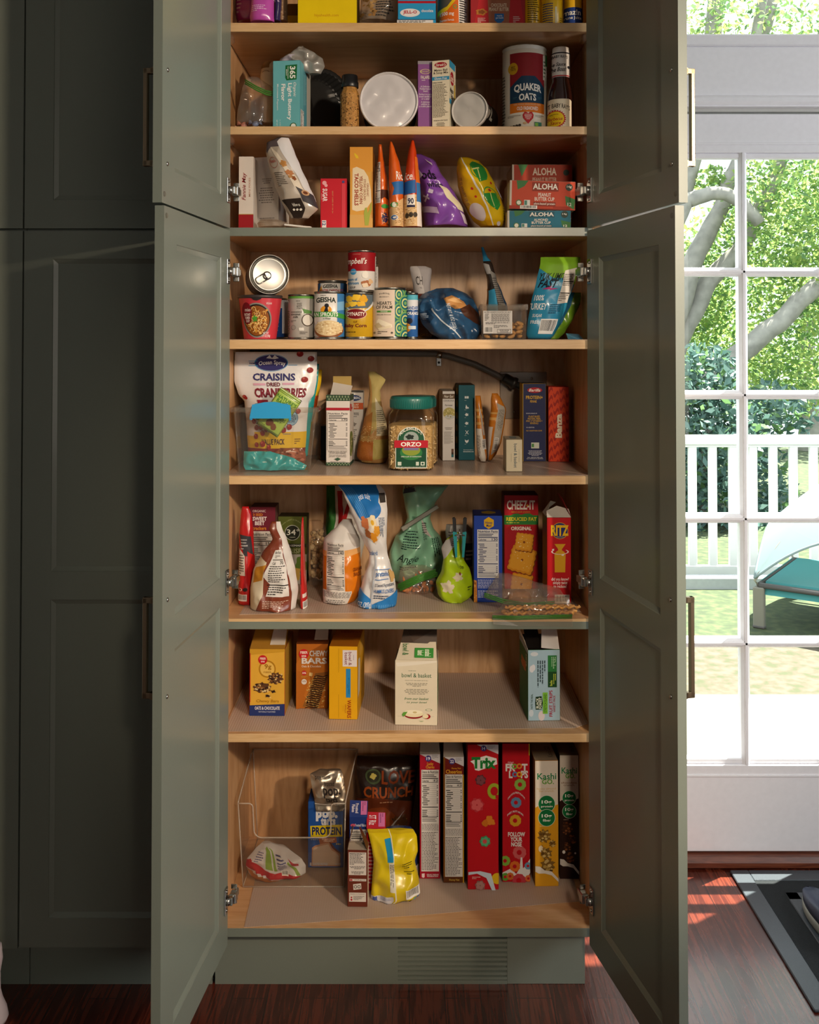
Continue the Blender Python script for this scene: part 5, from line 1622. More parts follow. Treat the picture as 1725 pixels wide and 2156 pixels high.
# noodle cup
Y = .065
rt, h = rr(46, Y), top_h(623, Y, 4)
rbm = rr(34, Y)
t = thing('noodle_cup', 'red instant noodle cup at the left end of the shelf of tins', 'cup', (U(548, 717, Y).x, Y, SHELF[4] + .0006))
CUPR = M('#c8323f', .35, coat=.3)
mb = MB(); mb.lathe([(rbm - .002, .001), (rbm, 0), (rbm, .002), (rt - .001, h - .006)], CUPR, 48, cap1=False)
s_ = cyl_surf((rt + rbm) / 2, h - .006, 0, taper=(rt - rbm))
N = 30
bowl = s_.ell(.52, .56, .34, .40)
ops = [('e', .48, .55, .37, .42, '#241c1c'), ('o', .48, .55, .37, .42, .08, '#8a8880'), ('e', .48, .56, .32, .36, '#8a4e1c'), ('speck', .27, .28, .74, .86, 60, .028, ['#d89a44', '#e8bc6c', '#7c4216', '#c4822e'])]
s_.draw(mb, ops)
rnd = random.Random(2)
for c in ('#e6b766', '#d49a48', '#f0cf8c'):
    out = []
    for i in range(26):
        a0, k = rnd.uniform(0, 6.28), rnd.uniform(.25, .95)
        cx, cy = .48 + .28 * k * math.cos(a0), .56 + .31 * k * math.sin(a0)
        rad, st, en = rnd.uniform(.02, .07), rnd.uniform(0, 6.28), rnd.uniform(1.2, 3.6)
        for j in range(7):
            w0, w1 = st + en * j / 7, st + en * (j + 1) / 7
            q = [(cx + rad * math.cos(w0), cy + rad * 1.2 * math.sin(w0)), (cx + rad * math.cos(w1), cy + rad * 1.2 * math.sin(w1)), (cx + (rad - .012) * math.cos(w1), cy + (rad - .012) * 1.2 * math.sin(w1)), (cx + (rad - .012) * math.cos(w0), cy + (rad - .012) * 1.2 * math.sin(w0))]
            out.append(q)
    s_.put(mb, out, ink(c))
s_.draw(mb, [('blob', .44, .51, .06, .07, '#4f9a34', 5, .25), ('e', .24, .38, .13, .26, '#7a1622'), ('t', 'miso', .19, .26, .34, .34, '#f0dcd8', 0, .012, .2), ('t', 'INSTANT\nRAMEN\nSOUP', .17, .38, .33, .60, '#f0e0d8', 0, .02), ('t', 'VEGAN', .70, .12, .82, .17, '#f4dcd8', 0, .012), ('t', 'NET WT\n1.76 OZ (50g)', .62, .83, .84, .96, '#f8e8e4', 0, .014), ('p', [(.36, 0), (.62, 0), (.58, .05), (.5, .08), (.42, .06)], '#2a2424')])
mb.build('cup', t)
mb = MB(); mb.lathe([(rt - .001, h - .008), (rt + .0012, h - .006), (rt + .0014, h - .002), (rt, h), (rt - .004, h - .001), (.0001, h - .002)], M('#3a3232', .35), 48, cap0=False); mb.build('lid', t)
# tin behind it
Yc = .175
can('tin_can', 'silver topped tin with a dark blue label behind the noodle cup', 562, Yc, 4, rr(46, Yc) * .97, top_h(629, Yc, 4), '#224a8c', [('r', -.5, 0, 1.5, .22, '#d4d6da'), ('l', .70, .25, .84, .9, 12, '#d4dcea'), ('r', .9, .1, 1.1, .9, '#d9dce2')])
# tin lying on top, lid to the viewer
hc = .108
rc = rr(42.5, .05)
ax = Matrix.Rotation(R(14), 4, 'Z') @ Matrix.Rotation(R(88), 4, 'X')
lidc = U(567, 577.5, .055)
org = lidc - ax @ Vector((0, 0, hc))
t = can('tin_can', 'unopened tin lying on its side on top of the noodle cup, ring pull facing out', 567, .055, 4, rc, hc, '#3a4670', [('r', -2, 0, 3, .3, '#8c8a90'), ('l', .3, .3, .9, .9, 6, '#a8aec4')], z=0, tab=True)
t.rotation_euler = (Matrix.Rotation(R(14), 4, 'Z') @ Matrix.Rotation(R(88), 4, 'X') @ Matrix.Rotation(R(-58), 4, 'Z')).to_euler()
t.location = org
# coconut milk
Yc = .085
can('tin_can', 'grey coconut milk tin with green band beside the noodle cup', 635, Yc, 4, rr(28.5, Yc), top_h(621, Yc, 4), '#aeaaa4', [('r', -1, .0, 2, .055, '#5f9a44'), ('t', 'COCONUT', -.0, .34, .10, .93, '#5c8a4e', 90, .012), ('l', .35, .10, .7, .14, 1, '#6c6862'), ('t', 'WHOLE\nFOODS\nMARKET', .38, .16, .58, .26, '#5c5852', 0, .004), ('t', 'Organic', .38, .265, .6, .315, '#5c5852', 0, .006, .3), ('t', 'unsweetened', .16, .36, .58, .40, '#54504a', 0, .008), ('t', 'coconut\nmilk', .16, .42, .52, .53, '#46423c', 0, .014), ('l', .16, .58, .4, .64, 2, '#6c6862'), ('e', .26, .76, .085, None, '#98948e'), ('o', .26, .76, .085, None, .12, '#6c6862'), ('p', [(.58, .30), (.9, .36), (.9, .42), (.66, .42)], '#5d8a4a'), ('e', .76, .58, .20, .15, '#4a3a2c'), ('e', .76, .58, .17, .13, '#d9d4cc'), ('blob', .55, .80, .10, .04, '#dcd8d0', 4), ('l', .50, .86, .8, .93, 2, '#54504a')], band=(.04, .955))
# bean sprouts and the tin behind it
Yc = .06
hg = top_h(615, Yc, 4)
can('tin_can', 'white and green bean sprouts tin, front one of the two alike', 694, Yc, 4, rr(32.5, Yc), hg, '#dedad6', [('p', [(.78, 0), (1.5, 0), (1.5, 1), (.78, 1)], '#3d7ab4'), ('p', [(.78, .2), (1.5, .1), (1.5, .3), (.78, .4)], '#7cb0d8'), ('r', 1.05, 0, 1.4, 1, '#d9dcd8'), ('l', .25, .03, .65, .06, 1, '#4a4642'), ('ta', 'GEISHA', .10, .74, .22, .02, .12, '#1d2a22', .03), ('e', .43, .38, .18, .10, '#e09a2c'), ('e', .46, .34, .06, .045, '#e8c8a0'), ('e', .45, .28, .07, .05, '#22242c'), ('p', [(.36, .42), (.42, .30), (.48, .32), (.5, .42)], '#22242c'), ('p', [(-.3, .42), (.7, .42), (1.05, .50), (1.05, .60), (.7, .54), (-.3, .54)], '#3f9440'), ('t', 'BEAN SPROUTS', -.14, .435, .80, .53, '#f2f2ea', 0, .02), ('t', 'in Water', .34, .555, .58, .60, '#3c5a3c', 0, .01), ('e', .5, .84, .46, .20, '#8a5430'), ('e', .5, .80, .44, .18, '#dcc498'), ('speck', .12, .66, .90, .93, 90, .03, ['#efe0bc', '#c9a878', '#e6d2a4'])])
Yc = .155
can('tin_can', 'blue and white tin peeping over the bean sprouts tin, stacked behind', 700, Yc, 4, rr(31, Yc), top_h(592, Yc, 4), '#dedad6', [('r', -.5, 0, .12, 1, '#3d6aa0'), ('r', .8, 0, 1.5, 1, '#3d6aa0'), ('p', [(.02, .2), (.16, .04), (.2, .2)], '#e0a43c'), ('ta', 'GEISHA', .22, .72, .10, .01, .07, '#1d2a22', .03), ('t', 'WATER CHESTNUTS', .1, .115, .9, .165, '#9c2a30', 0, .02)])
# baby corn, soup on top of it
Yc = .06
hd = top_h(617, Yc, 4)
can('tin_can', 'yellow baby corn tin with a dark red oval under the soup tin', 757, Yc, 4, rr(30.5, Yc), hd, '#c9a01e', [('p', [(-.4, 0), (1.2, 0), (.98, .18), (.80, .32), (-.4, .34)], '#5c6a74'), ('o', .48, .06, .56, .38, .09, '#cfd6dc'), ('blob', .18, .10, .14, .07, '#e8b424', 3), ('blob', .42, .07, .15, .08, '#efc43c', 4), ('blob', .66, .10, .14, .09, '#dca41c', 3), ('blob', .30, .22, .16, .06, '#f0c844', 3), ('blob', .58, .22, .15, .06, '#e4b028', 4), ('blob', .10, .25, .10, .06, '#d89c18', 3), ('e', .40, .46, .37, .125, '#7a161c'), ('o', .40, .46, .37, .125, .07, '#e0b8a0'), ('t', 'DYNASTY', .10, .415, .71, .505, '#f2e8dc', 0, .022), ('t', 'CUT', .32, .625, .46, .67, '#5c1a14', 0, .014), ('t', 'Baby Corn', .0, .69, .76, .80, '#6e1a1a', 0, .022), ('l', .05, .87, .86, .91, 1, '#4a3408')])
Yc = .062
can('tin_can', 'red and white mushroom soup tin stacked on the yellow baby corn tin', 762, Yc, 4, rr(29.5, Yc), hh(531, 618, Yc), '#dcd8d4', [('r', -1, 0, 2, .50, '#96161f'), ('t', 'CONDENSED', .20, .04, .48, .07, '#c07a70', 0, .004), ('t', 'Campbell\'s', -.26, .15, .70, .36, '#f0ece6', 0, .012, .3), ('e', .22, .52, .11, None, '#3a8fc4'), ('t', 'UNSALTED', .13, .50, .31, .535, '#e8f0f4', 0, .008), ('t', 'Cream of', -.08, .68, .37, .76, '#3a7fae', 0, .02), ('t', 'Mushroom', -.1, .78, .42, .86, '#3a7fae', 0, .02), ('t', 'SOUP', .10, .91, .30, .965, '#4a3a34', 0, .012), ('blob', .64, .60, .11, .10, '#e6e2da', 3, .06), ('blob', .66, .84, .16, .09, '#a5643c', 4, .1), ('blob', .64, .88, .11, .06, '#e0cdb4', 4), ('blob', .82, .78, .07, .07, '#d8b48c', 3), ('r', .97, .1, 1.3, .98, '#d9d5d0'), ('lv', .98, .12, 1.2, .95, 6, '#4a4642')], z=SHELF[4] + hd + .0014)
Yc = .16
can('tin_can', 'white labelled tin mostly hidden behind the mushroom soup tin', 768, Yc, 4, rr(29, Yc), top_h(555, Yc, 4), '#dcdad8', [('r', .6, .6, 1.5, .8, '#3f74a8'), ('r', .6, .8, 1.5, 1, '#2c6a70')], z=SHELF[4] + .0006)
# hearts of palm
Yc = .065
arcs = []
for (cx, cy) in ((.78, .10), (1.10, .10), (.78, .46), (1.10, .46), (.78, .82), (1.10, .82), (.94, .28), (.94, .64), (.94, 1.0), (-.1, .3), (-.1, .7)):
    for k, c in ((.17, '#7ab06a'), (.135, '#1f6d78'), (.10, '#d5d98e'), (.068, '#1f6d78'), (.036, '#7ab06a')):
        arcs.append(('e', cx, cy, k, k * 1.05, c))
can('tin_can', 'hearts of palm tin with a beige panel and teal ring pattern', 821.5, Yc, 4, rr(34, Yc), top_h(607, Yc, 4), '#1f6d78', [('r', .55, 0, 1.6, 1, '#1f6d78')] + arcs + [('r', .0, 0, .64, 1, '#d9c8b8'), ('ta', 'THRIVE', .20, .50, .115, .02, .035, '#4a4a44', .012), ('t', '-MARKET-', .20, .14, .50, .165, '#4a4a44', 0, .006), ('t', 'HEARTS\nOF PALM', .13, .25, .57, .41, '#33332e', 0, .014), ('r', .15, .445, .54, .485, '#4f8a3c'), ('t', 'WHOLE', .25, .452, .44, .478, '#e8ecdc', 0, .01), ('t', 'Ethically Sourced', .16, .52, .53, .55, '#4a463e', 0, .01), ('p', [(.15, .66), (.2, .62), (.56, .74), (.57, .80), (.5, .82), (.14, .71)], '#ece2cc'), ('p', [(.08, .76), (.2, .70), (.32, .8), (.2, .86)], '#c9b894'), ('p', [(.18, .82), (.52, .76), (.55, .80), (.22, .88)], '#e2d5ba'), ('l', .18, .88, .5, .95, 2, '#4a463e'), ('e', .09, .92, .03, None, '#7c786c'), ('e', .56, .92, .03, None, '#4a463e')])
# small blue orange-segment tins
Yc = .06
can('tin_can', 'slim blue tin with a white band reading in capitals beside the ringed tin', 868, Yc, 4, rr(12.5, Yc), top_h(617, Yc, 4), '#2c64ac', [('r', -1, .0, 2, .12, '#58b0c8'), ('r', -1, .12, 2, .34, '#d9dce4'), ('t', 'MANDARIN\nORANGES', .0, .27, 1.1, .46, '#1f3f80', 0, .02), ('r', .0, .25, 1.0, .36, '#d9dce4'), ('t', 'MANDARIN', .02, .27, 1.2, .35, '#2356a0', 0, .03), ('t', 'ORANGES', .1, .40, 1.2, .48, '#eef0f4', 0, .03), ('e', .3, .62, .24, .07, '#2b2b3a'), ('e', .1, .78, .3, .1, '#d98a2c'), ('r', .2, .74, .8, .82, '#c9d4e0')])
can('tin_can', 'second slim blue tin just behind the first, mostly hidden', 861, .115, 4, rr(11, .115), top_h(614, .115, 4), '#2f6ab0', [('r', -1, 0, 2, .12, '#58b0c8'), ('r', -1, .12, 2, .4, '#d4d8e2'), ('b', .3, .4, .9, .95, True)])

bag('snack_bag', 'open bag with grey white top and dark brown foot behind the blue nut bag', 'bag', [(561, 865, 896, .15), (566, 864, 909, .3), (600, 870, 906, .5), (640, 875, 906, .8), (690, 876, 925, 1), (714, 876, 925, .9)], .21, .028, '#6b4a22', [('r', 0, 0, 1, .38, '#a8a4a4'), ('p', [(.4, 0), (1, 0), (1, .5), (.75, .5)], '#8a8688'), ('t', 'CH', .2, .14, .55, .26, '#3a3634', 0, .008), ('t', '- TE -', .3, .29, .58, .31, '#3a3634', 0, .006), ('r', 0, .38, 1, .56, '#5c2418'), ('r', .55, .44, .75, .48, '#c9a03a'), ('t', 'ORGANIC', .2, .92, .9, .96, '#c98a2c', 0, .01)], seed=41, crumple=.006)
bag('nut_bag', 'crumpled navy blue nut bag with almonds pictured, slumped on the shelf', 'bag', [(606, 920, 958, .4, .03), (618, 890, 985, .8, .02), (632, 878, 998, 1), (655, 876, 1008, 1), (680, 888, 1013, 1), (700, 905, 1014, 1), (714, 925, 1005, .9)], .105, .052, '#2b5278', [('p', [(.46, .22), (.62, .16), (.80, .28), (.84, .40), (.62, .42), (.5, .34)], '#b9854e'), ('p', [(.52, .26), (.64, .20), (.78, .31), (.64, .30)], '#d9ac74'), ('p', [(.70, .42), (.88, .32), (.99, .52), (.98, .74), (.86, .68), (.74, .56)], '#4a2a1c'), ('p', [(.0, .36), (.28, .28), (.3, .40), (.1, .46)], '#315a80'), ('t', 'NET WT. 8 OZ (227g)', .47, .32, .55, .80, '#c9d4de', -90, .014), ('p', [(.24, .42), (.26, .40), (.34, .62), (.56, .97), (.53, .98), (.32, .64)], '#cfd8e0'), ('p', [(.02, .50), (.18, .44), (.24, .58), (.12, .70)], '#1c3550'), ('l', .05, .50, .18, .62, 5, '#b9c4d0'), ('e', .80, .84, .015, .02, '#c9d4de')], crumple=.026, seed=42, freq=26)
bag('snack_pouch', 'torn open black and blue pouch standing behind the cashew tub', 'pouch', [(519, 1015, 1019, .1, .02), (538, 1018, 1026, .2, .015), (556, 1018, 1038, .4), (590, 1026, 1046, .8), (620, 1027, 1058, 1), (645, 1025, 1068, 1), (700, 1025, 1072, 1), (714, 1026, 1070, .9)], .17, .022, '#2e2622', [('r', 0, 0, 1, .16, '#2f84ae'), ('p', [(.0, .18), (.55, .2), (.6, .3), (.1, .3)], '#a8a6a4'), ('p', [(.46, .26), (.96, .3), (1, .64), (.55, .64)], '#8a8680'), ('l', .5, .34, .95, .64, 14, '#2a2624'), ('p', [(.06, .48), (.50, .46), (.50, 1), (.06, 1)], '#3f9cc6'), ('p', [(.86, .4), (1, .4), (1, 1), (.92, 1)], '#2a4a70'), ('p', [(.0, .46), (.08, .46), (.08, .64), (0, .64)], '#8a5a2a')], seed=43, crumple=.005)
# clear tub of cashews
Y0 = .035
a_, b_ = U(1016, 700, Y0), U(1107, 700, Y0)
zt = top_h(641, Y0, 4)
tw, td = b_.x - a_.x, .095
t = thing('cashew_tub', 'clear plastic tub with a white printed label holding cashews', 'tub', (a_.x, Y0, SHELF[4] + .0006))
def open_tub(mb, w, d, h, fl, mat, th=.0012):
    """clear tray flaring by fl towards its open top"""
    def q(a): mb.add(a, [(0, 1, 2, 3)], mat)
    B = [(0, 0), (w, 0), (w, d), (0, d)]
    T = [(-fl, -fl), (w + fl, -fl), (w + fl, d + fl), (-fl, d + fl)]
    for k in range(4):
        j = (k + 1) % 4
        q([(*B[k], 0), (*B[j], 0), (*T[j], h), (*T[k], h)])
    q([(*B[3], th), (*B[2], th), (*B[1], th), (*B[0], th)])
    for k in range(4):
        mb.tube([(*B[k], .001), (*T[k], h)], .0022, mat, 8)
mb = MB(); open_tub(mb, tw, td, zt, .002, CLEARP); mb.build('tub', t)
mb = MB()
for (x0, y0, x1, y1) in ((-.006, -.006, tw + .006, 0.0), (-.006, td, tw + .006, td + .006), (-.006, 0, 0.0, td), (tw, 0, tw + .006, td)):
    mb.box(x0, y0, zt - .014, x1, y1, zt, CLEARP, .001)
mb.build('rim', t)
mb = MB()
lx0, lx1 = U(1016, 690, Y0 - .003).x - a_.x + .002, U(1079, 690, Y0 - .003).x - a_.x
lz0, lz1 = U(0, 703, Y0).z - SHELF[4], U(0, 655, Y0).z - SHELF[4]
mb.box(lx0, -.0040, lz0, lx1, -.0032, lz1, M('#d9d4d0', .5), .0002)
s_ = plane_surf((lx0, -.0040, lz1), (1, 0, 0), (0, 0, -1), lx1 - lx0, lz1 - lz0)
s_.draw(mb, [('t', 'SALTED CASHEWS ROASTED NO SALT', .03, .03, .95, .09, '#2e2a28', 0, .012), ('l', .05, .12, .22, .45, 5, '#3a3634'), ('l', .28, .12, .90, .48, 9, '#3a3634', 'j'), ('l', .08, .50, .95, .60, 2, '#3a3634'), ('l', .36, .62, .95, .76, 3, '#3a3634'), ('b', .03, .70, .34, .98), ('r', .48, .80, .95, .97, '#4a4644'), ('r', .49, .815, .94, .955, '#d9d4d0'), ('l', .52, .83, .92, .95, 2, '#3a3634', 'c')])
mb.build('label', t)
rnd = random.Random(9)
NUT = M('#cf9a55', .5, coat=.15, var=.18, scale=90)
mb = MB()
prev = []
for k in range(9):
    w = lerp(-1.25, 1.25, k / 8)
    prev.append(Vector((.0085 * math.cos(w) - .006, .0085 * math.sin(w), 0)))
mb.tube(prev, [.0016, .0034, .0044, .0048, .0048, .0046, .0042, .0034, .0015], NUT, 8)
cash = mb.build('cashew')
spots = []
for lay in range(4):
    for i in range(5):
        for j in range(3):
            if lay >= 2 and i < 3: continue
            spots.append((tw * (i + .6 + .25 * (lay % 2)) / 5.4 + rnd.uniform(-.004, .004), .014 + (td - .03) * j / 2 + rnd.uniform(-.005, .005), .0062 + lay * .0098 + rnd.uniform(0, .002)))
ci = 0
for (x, y, z) in spots:
    x = min(max(x, .012), tw - .012)
    o = cash if ci == 0 else cash.copy()
    if ci: COL.objects.link(o)
    ci += 1
    o.location = (a_.x + x, Y0 + y, SHELF[4] + .0008 + z)
    o.rotation_euler = (rnd.uniform(-.5, .5), rnd.uniform(-.5, .5), rnd.uniform(0, 6.28))
    tag(o, 'pale roasted cashew lying among the others in the clear tub', 'cashew', 'cashews in the clear tub')
bag('jerky_pouch', 'large blue and lime green jerky pouch leaning at the right of the cashew tub', 'pouch', [(541, 1140, 1224, .15, .01), (556, 1138, 1222, .25), (590, 1130, 1212, .6), (640, 1118, 1195, 1), (680, 1111, 1180, 1), (705, 1109, 1168, .9), (713, 1112, 1160, .6)], .085, .022, '#2d8db4', [('p', [(0, 0), (1, 0), (1, .34), (.86, .34), (.70, .26), (.40, .26), (.0, .14)], '#7cae2a'), ('t', 'YUK LIMIT', .06, .20, .72, .285, '#1c2a20', 0, .022, .3), ('t', 'FAST', .06, .28, .56, .38, '#14202a', 0, .03, .3), ('p', [(.18, .40), (.42, .36), (.38, .385), (.60, .39), (.36, .415), (.4, .40)], '#b52a70'), ('t', '100%', .06, .47, .30, .54, '#e6ecee', 0, .02), ('t', 'TURKEY', -.06, .57, .42, .65, '#e6ecee', 0, .025), ('t', 'SUGAR', .1, .70, .36, .74, '#e6ecee', 0, .016), ('t', 'FREE', .08, .78, .3, .82, '#e6ecee', 0, .016), ('p', [(.66, .17), (.95, .13), (.96, .56), (.68, .58)], '#d6d2cc'), ('l', .68, .21, .94, .36, 7, '#2a2624'), ('r', .68, .30, .94, .312, '#1c1a1a'), ('r', .68, .44, .94, .452, '#1c1a1a'), ('l', .69, .46, .93, .55, 4, '#2a2624'), ('l', .5, .58, .9, .70, 5, '#1c4a66'), ('b', .36, .76, .86, .94)], seed=45, crumple=.003)
bag('jerky_pouch', 'smaller blue pouch with lime green edge tucked behind the large jerky pouch', 'pouch', [(616, 1196, 1226, .2), (640, 1186, 1222, .6), (670, 1170, 1208, 1), (700, 1154, 1190, 1), (714, 1146, 1176, .8)], .15, .018, '#6f9c28', [('p', [(0, 0), (.45, 0), (.4, 1), (0, 1)], '#1f5f84')], seed=46, crumple=.007)
mb = MB()
p0, p1 = U(1192, 707, .06), U(1227, 707, .06)
mb.add([(p0.x, .03, SHELF[4] + .001), (p1.x, .05, SHELF[4] + .001), (p1.x - .004, .09, SHELF[4] + .013), (p0.x + .004, .085, SHELF[4] + .015)], [(0, 1, 2, 3)], film('#5a9cc0'))
mb.add([(p0.x, .03, SHELF[4] + .0004), (p1.x, .05, SHELF[4] + .0004), (p1.x - .004, .09, SHELF[4] + .0124), (p0.x + .004, .085, SHELF[4] + .0144)], [(3, 2, 1, 0)], film('#5a9cc0'))
o = mb.build('torn_strip'); tag(o, 'small torn blue strip of packaging at the right end of the tin shelf', 'torn strip')

# ================================================================== shelf 5
# waste pipe, bracket and wall plate behind it
PIPE = M('#6d6862', .45, bump=.15, scale=300)
Yp = D - .027
pts = [(470, 741), (560, 742), (680, 744), (800, 744), (880, 745), (915, 745), (945, 750), (1000, 767), (1062, 797)]
q = [U(x, y, Yp) for x, y in pts]
sm = []
for i in range(len(q) - 1):
    for k in range(5): sm.append(q[i].lerp(q[i + 1], k / 5))
sm.append(q[-1])
sm[0].x = max(sm[0].x, XL + .004)
sm = [p for p in sm if p.x > XL + .002]
pp = thing('waste_pipe', 'dark grey plastic pipe running along the back panel under a shelf', 'pipe', (0, 0, 0))
rp_ = 6.6 * 2.72 / F_PX
mb = MB(); mb.tube(sm, rp_, PIPE, 14); mb.build('pipe', pp)
mb = MB()
c0, c1 = U(1060, 795, Yp), U(1086, 809, Yp)
dv = (c1 - c0).normalized()
mb.tube([c0, c0 + dv * .004, c1 - dv * .012, c1 - dv * .010, c1], [rp_ * 1.5, rp_ * 1.75, rp_ * 1.8, rp_ * 2.1, rp_ * 2.05], M('#2e2c2a', .4), 10)
mb.tube([c1, c1 + dv * .03, c1 + dv * .045 + Vector((.004, 0, -.03))], rp_ * 1.15, M('#2e2c2a', .4), 12)
mb.build('coupling', pp)
mb = MB()
k0 = U(925, 747, Yp)
mb.tube([k0 + Vector((-.006, 0, .001)), k0 + Vector((.008, 0, -.002))], rp_ * 1.12, NICKEL, 14)
mb.box(k0.x - .007, D - .004, k0.z - .032, k0.x + .007, D - .0015, k0.z, NICKEL, .001)
mb.lathe([(.0001, 0), (.0035, 0), (.0034, .0015), (.0001, .0018)], M('#2a2826', .5), 10, mx=Matrix.Translation((k0.x, D - .004, k0.z - .022)) @ Matrix.Rotation(R(90), 4, 'X'))
mb.build('pipe_bracket', pp)
p0, p1 = U(1053, 783, D - .006), U(1152, 882, D - .006)
t = thing('wall_plate', 'translucent square plate screwed to the back panel behind the penne box', 'wall plate', (0, 0, 0))
mb = MB(); mb.box(p0.x, D - .005, p1.z, p1.x, D - .0008, p0.z, clear('plate_plastic', '#efe6dc', .25, 1.45, .45, '#a89a8a'), .0015); mb.build('plate', t)
for (x, y) in ((1120, 797), (1083, 867)):
    p = U(x, y, D - .006)
    mb = MB(); mb.lathe([(.0001, 0), (.0042, 0), (.0036, .0018), (.0001, .0022)], NICKEL, 12, mx=Matrix.Translation((p.x, D - .005, p.z)) @ Matrix.Rotation(R(90), 4, 'X')); mb.build('screw', t)

# clear bin with its bags
zb = SHELF[5]
Yb = UZ(505, 994, zb).y
a_, b_ = U(504, 990, Yb), U(651, 990, Yb)
bw, bd = b_.x - a_.x, .26
bh = U(0, 858, Yb).z - zb
t = thing('clear_bin', 'clear plastic bin with a blue front clip, filled with snack pouches', 'bin', (a_.x, Yb, zb + .0006))
mb = MB(); open_tub(mb, bw, bd, bh, .0, CLEARP)
mb.v = [(x + (.018 if x > bw / 2 else -.012) * z / bh * (1 if z > .002 else 0), y - .004 * z / bh, z) for x, y, z in mb.v]
mb.build('bin', t)
mb = MB()
xl, xr, yf_, yb_ = -.022, bw + .024, -.012, bd + .008
for (x0, y0, x1, y1) in ((xl, yf_, xr, yf_ + .012), (xl, yb_ - .012, xr, yb_), (xl, yf_ + .012, xl + .012, yb_ - .012), (xr - .012, yf_ + .012, xr, yb_ - .012)):
    mb.box(x0, y0, bh - .012, x1, y1, bh, CLEARP, .002)
mb.build('rim', t)
mb = MB()
BLU = M('#2b9ed8', .35, coat=.3)
k0, k1 = U(527, 866, Yb - .012), U(614, 866, Yb - .012)
x0, x1 = k0.x - a_.x, k1.x - a_.x
z0_, z1_, z2_ = [U(0, y, Yb - .012).z - zb for y in (881, 853, 847)]
prof = [(x0, z0_), (x1, z0_), (x1 - .002, z1_), (lerp(x0, x1, .6), z2_ + .001), (lerp(x0, x1, .35), z2_), (x0 + .006, z1_ + .001)]
mb.prism(prof, -.022, -.0125, BLU, 'XZ')
mb.box(x0, -.020, z0_ - .004, x0 + .006, -.0125, z0_ + .01, BLU, .001); mb.box(x1 - .006, -.020, z0_ - .005, x1, -.0125, z0_ + .01, BLU, .001)
mb.box(x0 + .01, -.0125, z2_ - .010, x1 - .01, .006, z2_ - .004, BLU, .001)
mb.build('clip', t)
WH = '#dfe0e4'
ops = [('p', [(.15, .885), (.15, .76), (1, .76), (1, .885)], '#dcb61c'), ('r', 0, .80, 1, .915, '#dcb61c'), ('r', 0, .915, 1, 1, '#7d2a2a'),
       ('e', .46, .105, .19, .075, '#35346e'), ('p', [(.40, .06), (.44, .03), (.47, .06), (.5, .03), (.55, .06), (.5, .07)], '#dfe0e4'), ('ta', 'Ocean Spray', .31, .63, .145, .014, .052, '#e6e8ee', .02), ('o', .46, .105, .20, .082, .05, '#3a8fc4'), ('r', .19, .085, .30, .09, '#3a8fc4'), ('r', .19, .13, .30, .135, '#3a8fc4'), ('t', 'FARMER', .20, .10, .29, .12, '#35346e', 0, .014), ('r', .66, .125, .77, .13, '#3a8fc4'),
       ('t', 'CRAISINS', .24, .205, .75, .275, '#35346e', 0, .03), ('r', .24, .30, .39, .32, '#d6a6c0'), ('r', .60, .295, .74, .315, '#d6a6c0'), ('t', 'DRIED', .405, .292, .57, .33, '#6e2436', 0, .025), ('t', 'CRANBERRIES', .24, .345, .90, .435, '#7c2434', 0, .04), ('r', .24, .455, .4, .50, '#8a2438'),
       ('t', 'VALUE PACK', .28, .825, .66, .88, '#4a2a1c', 0, .03), ('l', .63, .77, .92, .79, 1, '#8a8684'), ('l', .82, .82, .93, .88, 3, '#7a5a1c'), ('e', .76, .63, .10, .07, '#8fb4d0'), ('o', .76, .63, .10, .07, .07, '#3a6a9a'), ('t', 'SALADS,\nBAKING &\nRECIPES', .69, .595, .83, .67, '#27406a', 0, .014), ('e', .23, .62, .05, .03, '#6d9a3c')]
for (x, y, r_) in ((.80, .02, .04), (.93, .065, .038), (.92, .175, .038), (.86, .265, .04), (.09, .43, .03), (.16, .66, .035), (.20, .72, .036), (.19, .80, .036), (.27, .72, .034), (.30, .77, .038), (.36, .74, .03), (.64, .74, .04), (.73, .71, .04), (.20, .88, .036), (.30, .87, .04), (.40, .90, .035), (.17, .53, .032), (.85, .56, .034)):
    ops += [('e', x, y, r_, None, '#8e2424'), ('e', x - r_ * .3, y - r_ * .3, r_ * .35, None, '#b85a50')]
bag('fruit_pouch', 'big white dried cranberry pouch with yellow value band standing in the clear bin', 'pouch', [(741, 492, 668, .1), (750, 490, 668, .15), (800, 493, 667, .5), (830, 502, 662, .8), (845, 515, 650, 1), (900, 520, 646, 1), (960, 524, 642, 1)], Yb + .098, .033, WH, ops, zmin=SHELF[5] + .003, seed=51, crumple=.004, freq=16, nu=30, nv=40)
Yn = Yb + .017
nb = MB()
W_, H_ = .062, .108
g = 14
def pk(x, y, off):
    b_ = .0055 * (max(0, 1 - abs(2 * x - 1) ** 3) * max(0, 1 - abs(2 * y - 1) ** 6))
    return Vector(((x - .5) * W_, -b_ - off, (.5 - y) * H_))
vs = [pk(i / g, j / g, 0) for j in range(g + 1) for i in range(g + 1)]
nb.add(vs, [(j * (g + 1) + i, (j + 1) * (g + 1) + i, (j + 1) * (g + 1) + i + 1, j * (g + 1) + i + 1) for j in range(g) for i in range(g)], film('#a9c65a'), True)
nb.add([(v.x, -v.y, v.z) for v in vs], [(j * (g + 1) + i, j * (g + 1) + i + 1, (j + 1) * (g + 1) + i + 1, (j + 1) * (g + 1) + i) for j in range(g) for i in range(g)], film('#a9c65a'), True)
s_ = Surf(W_, H_, pk, g, g)
s_.layer = 3
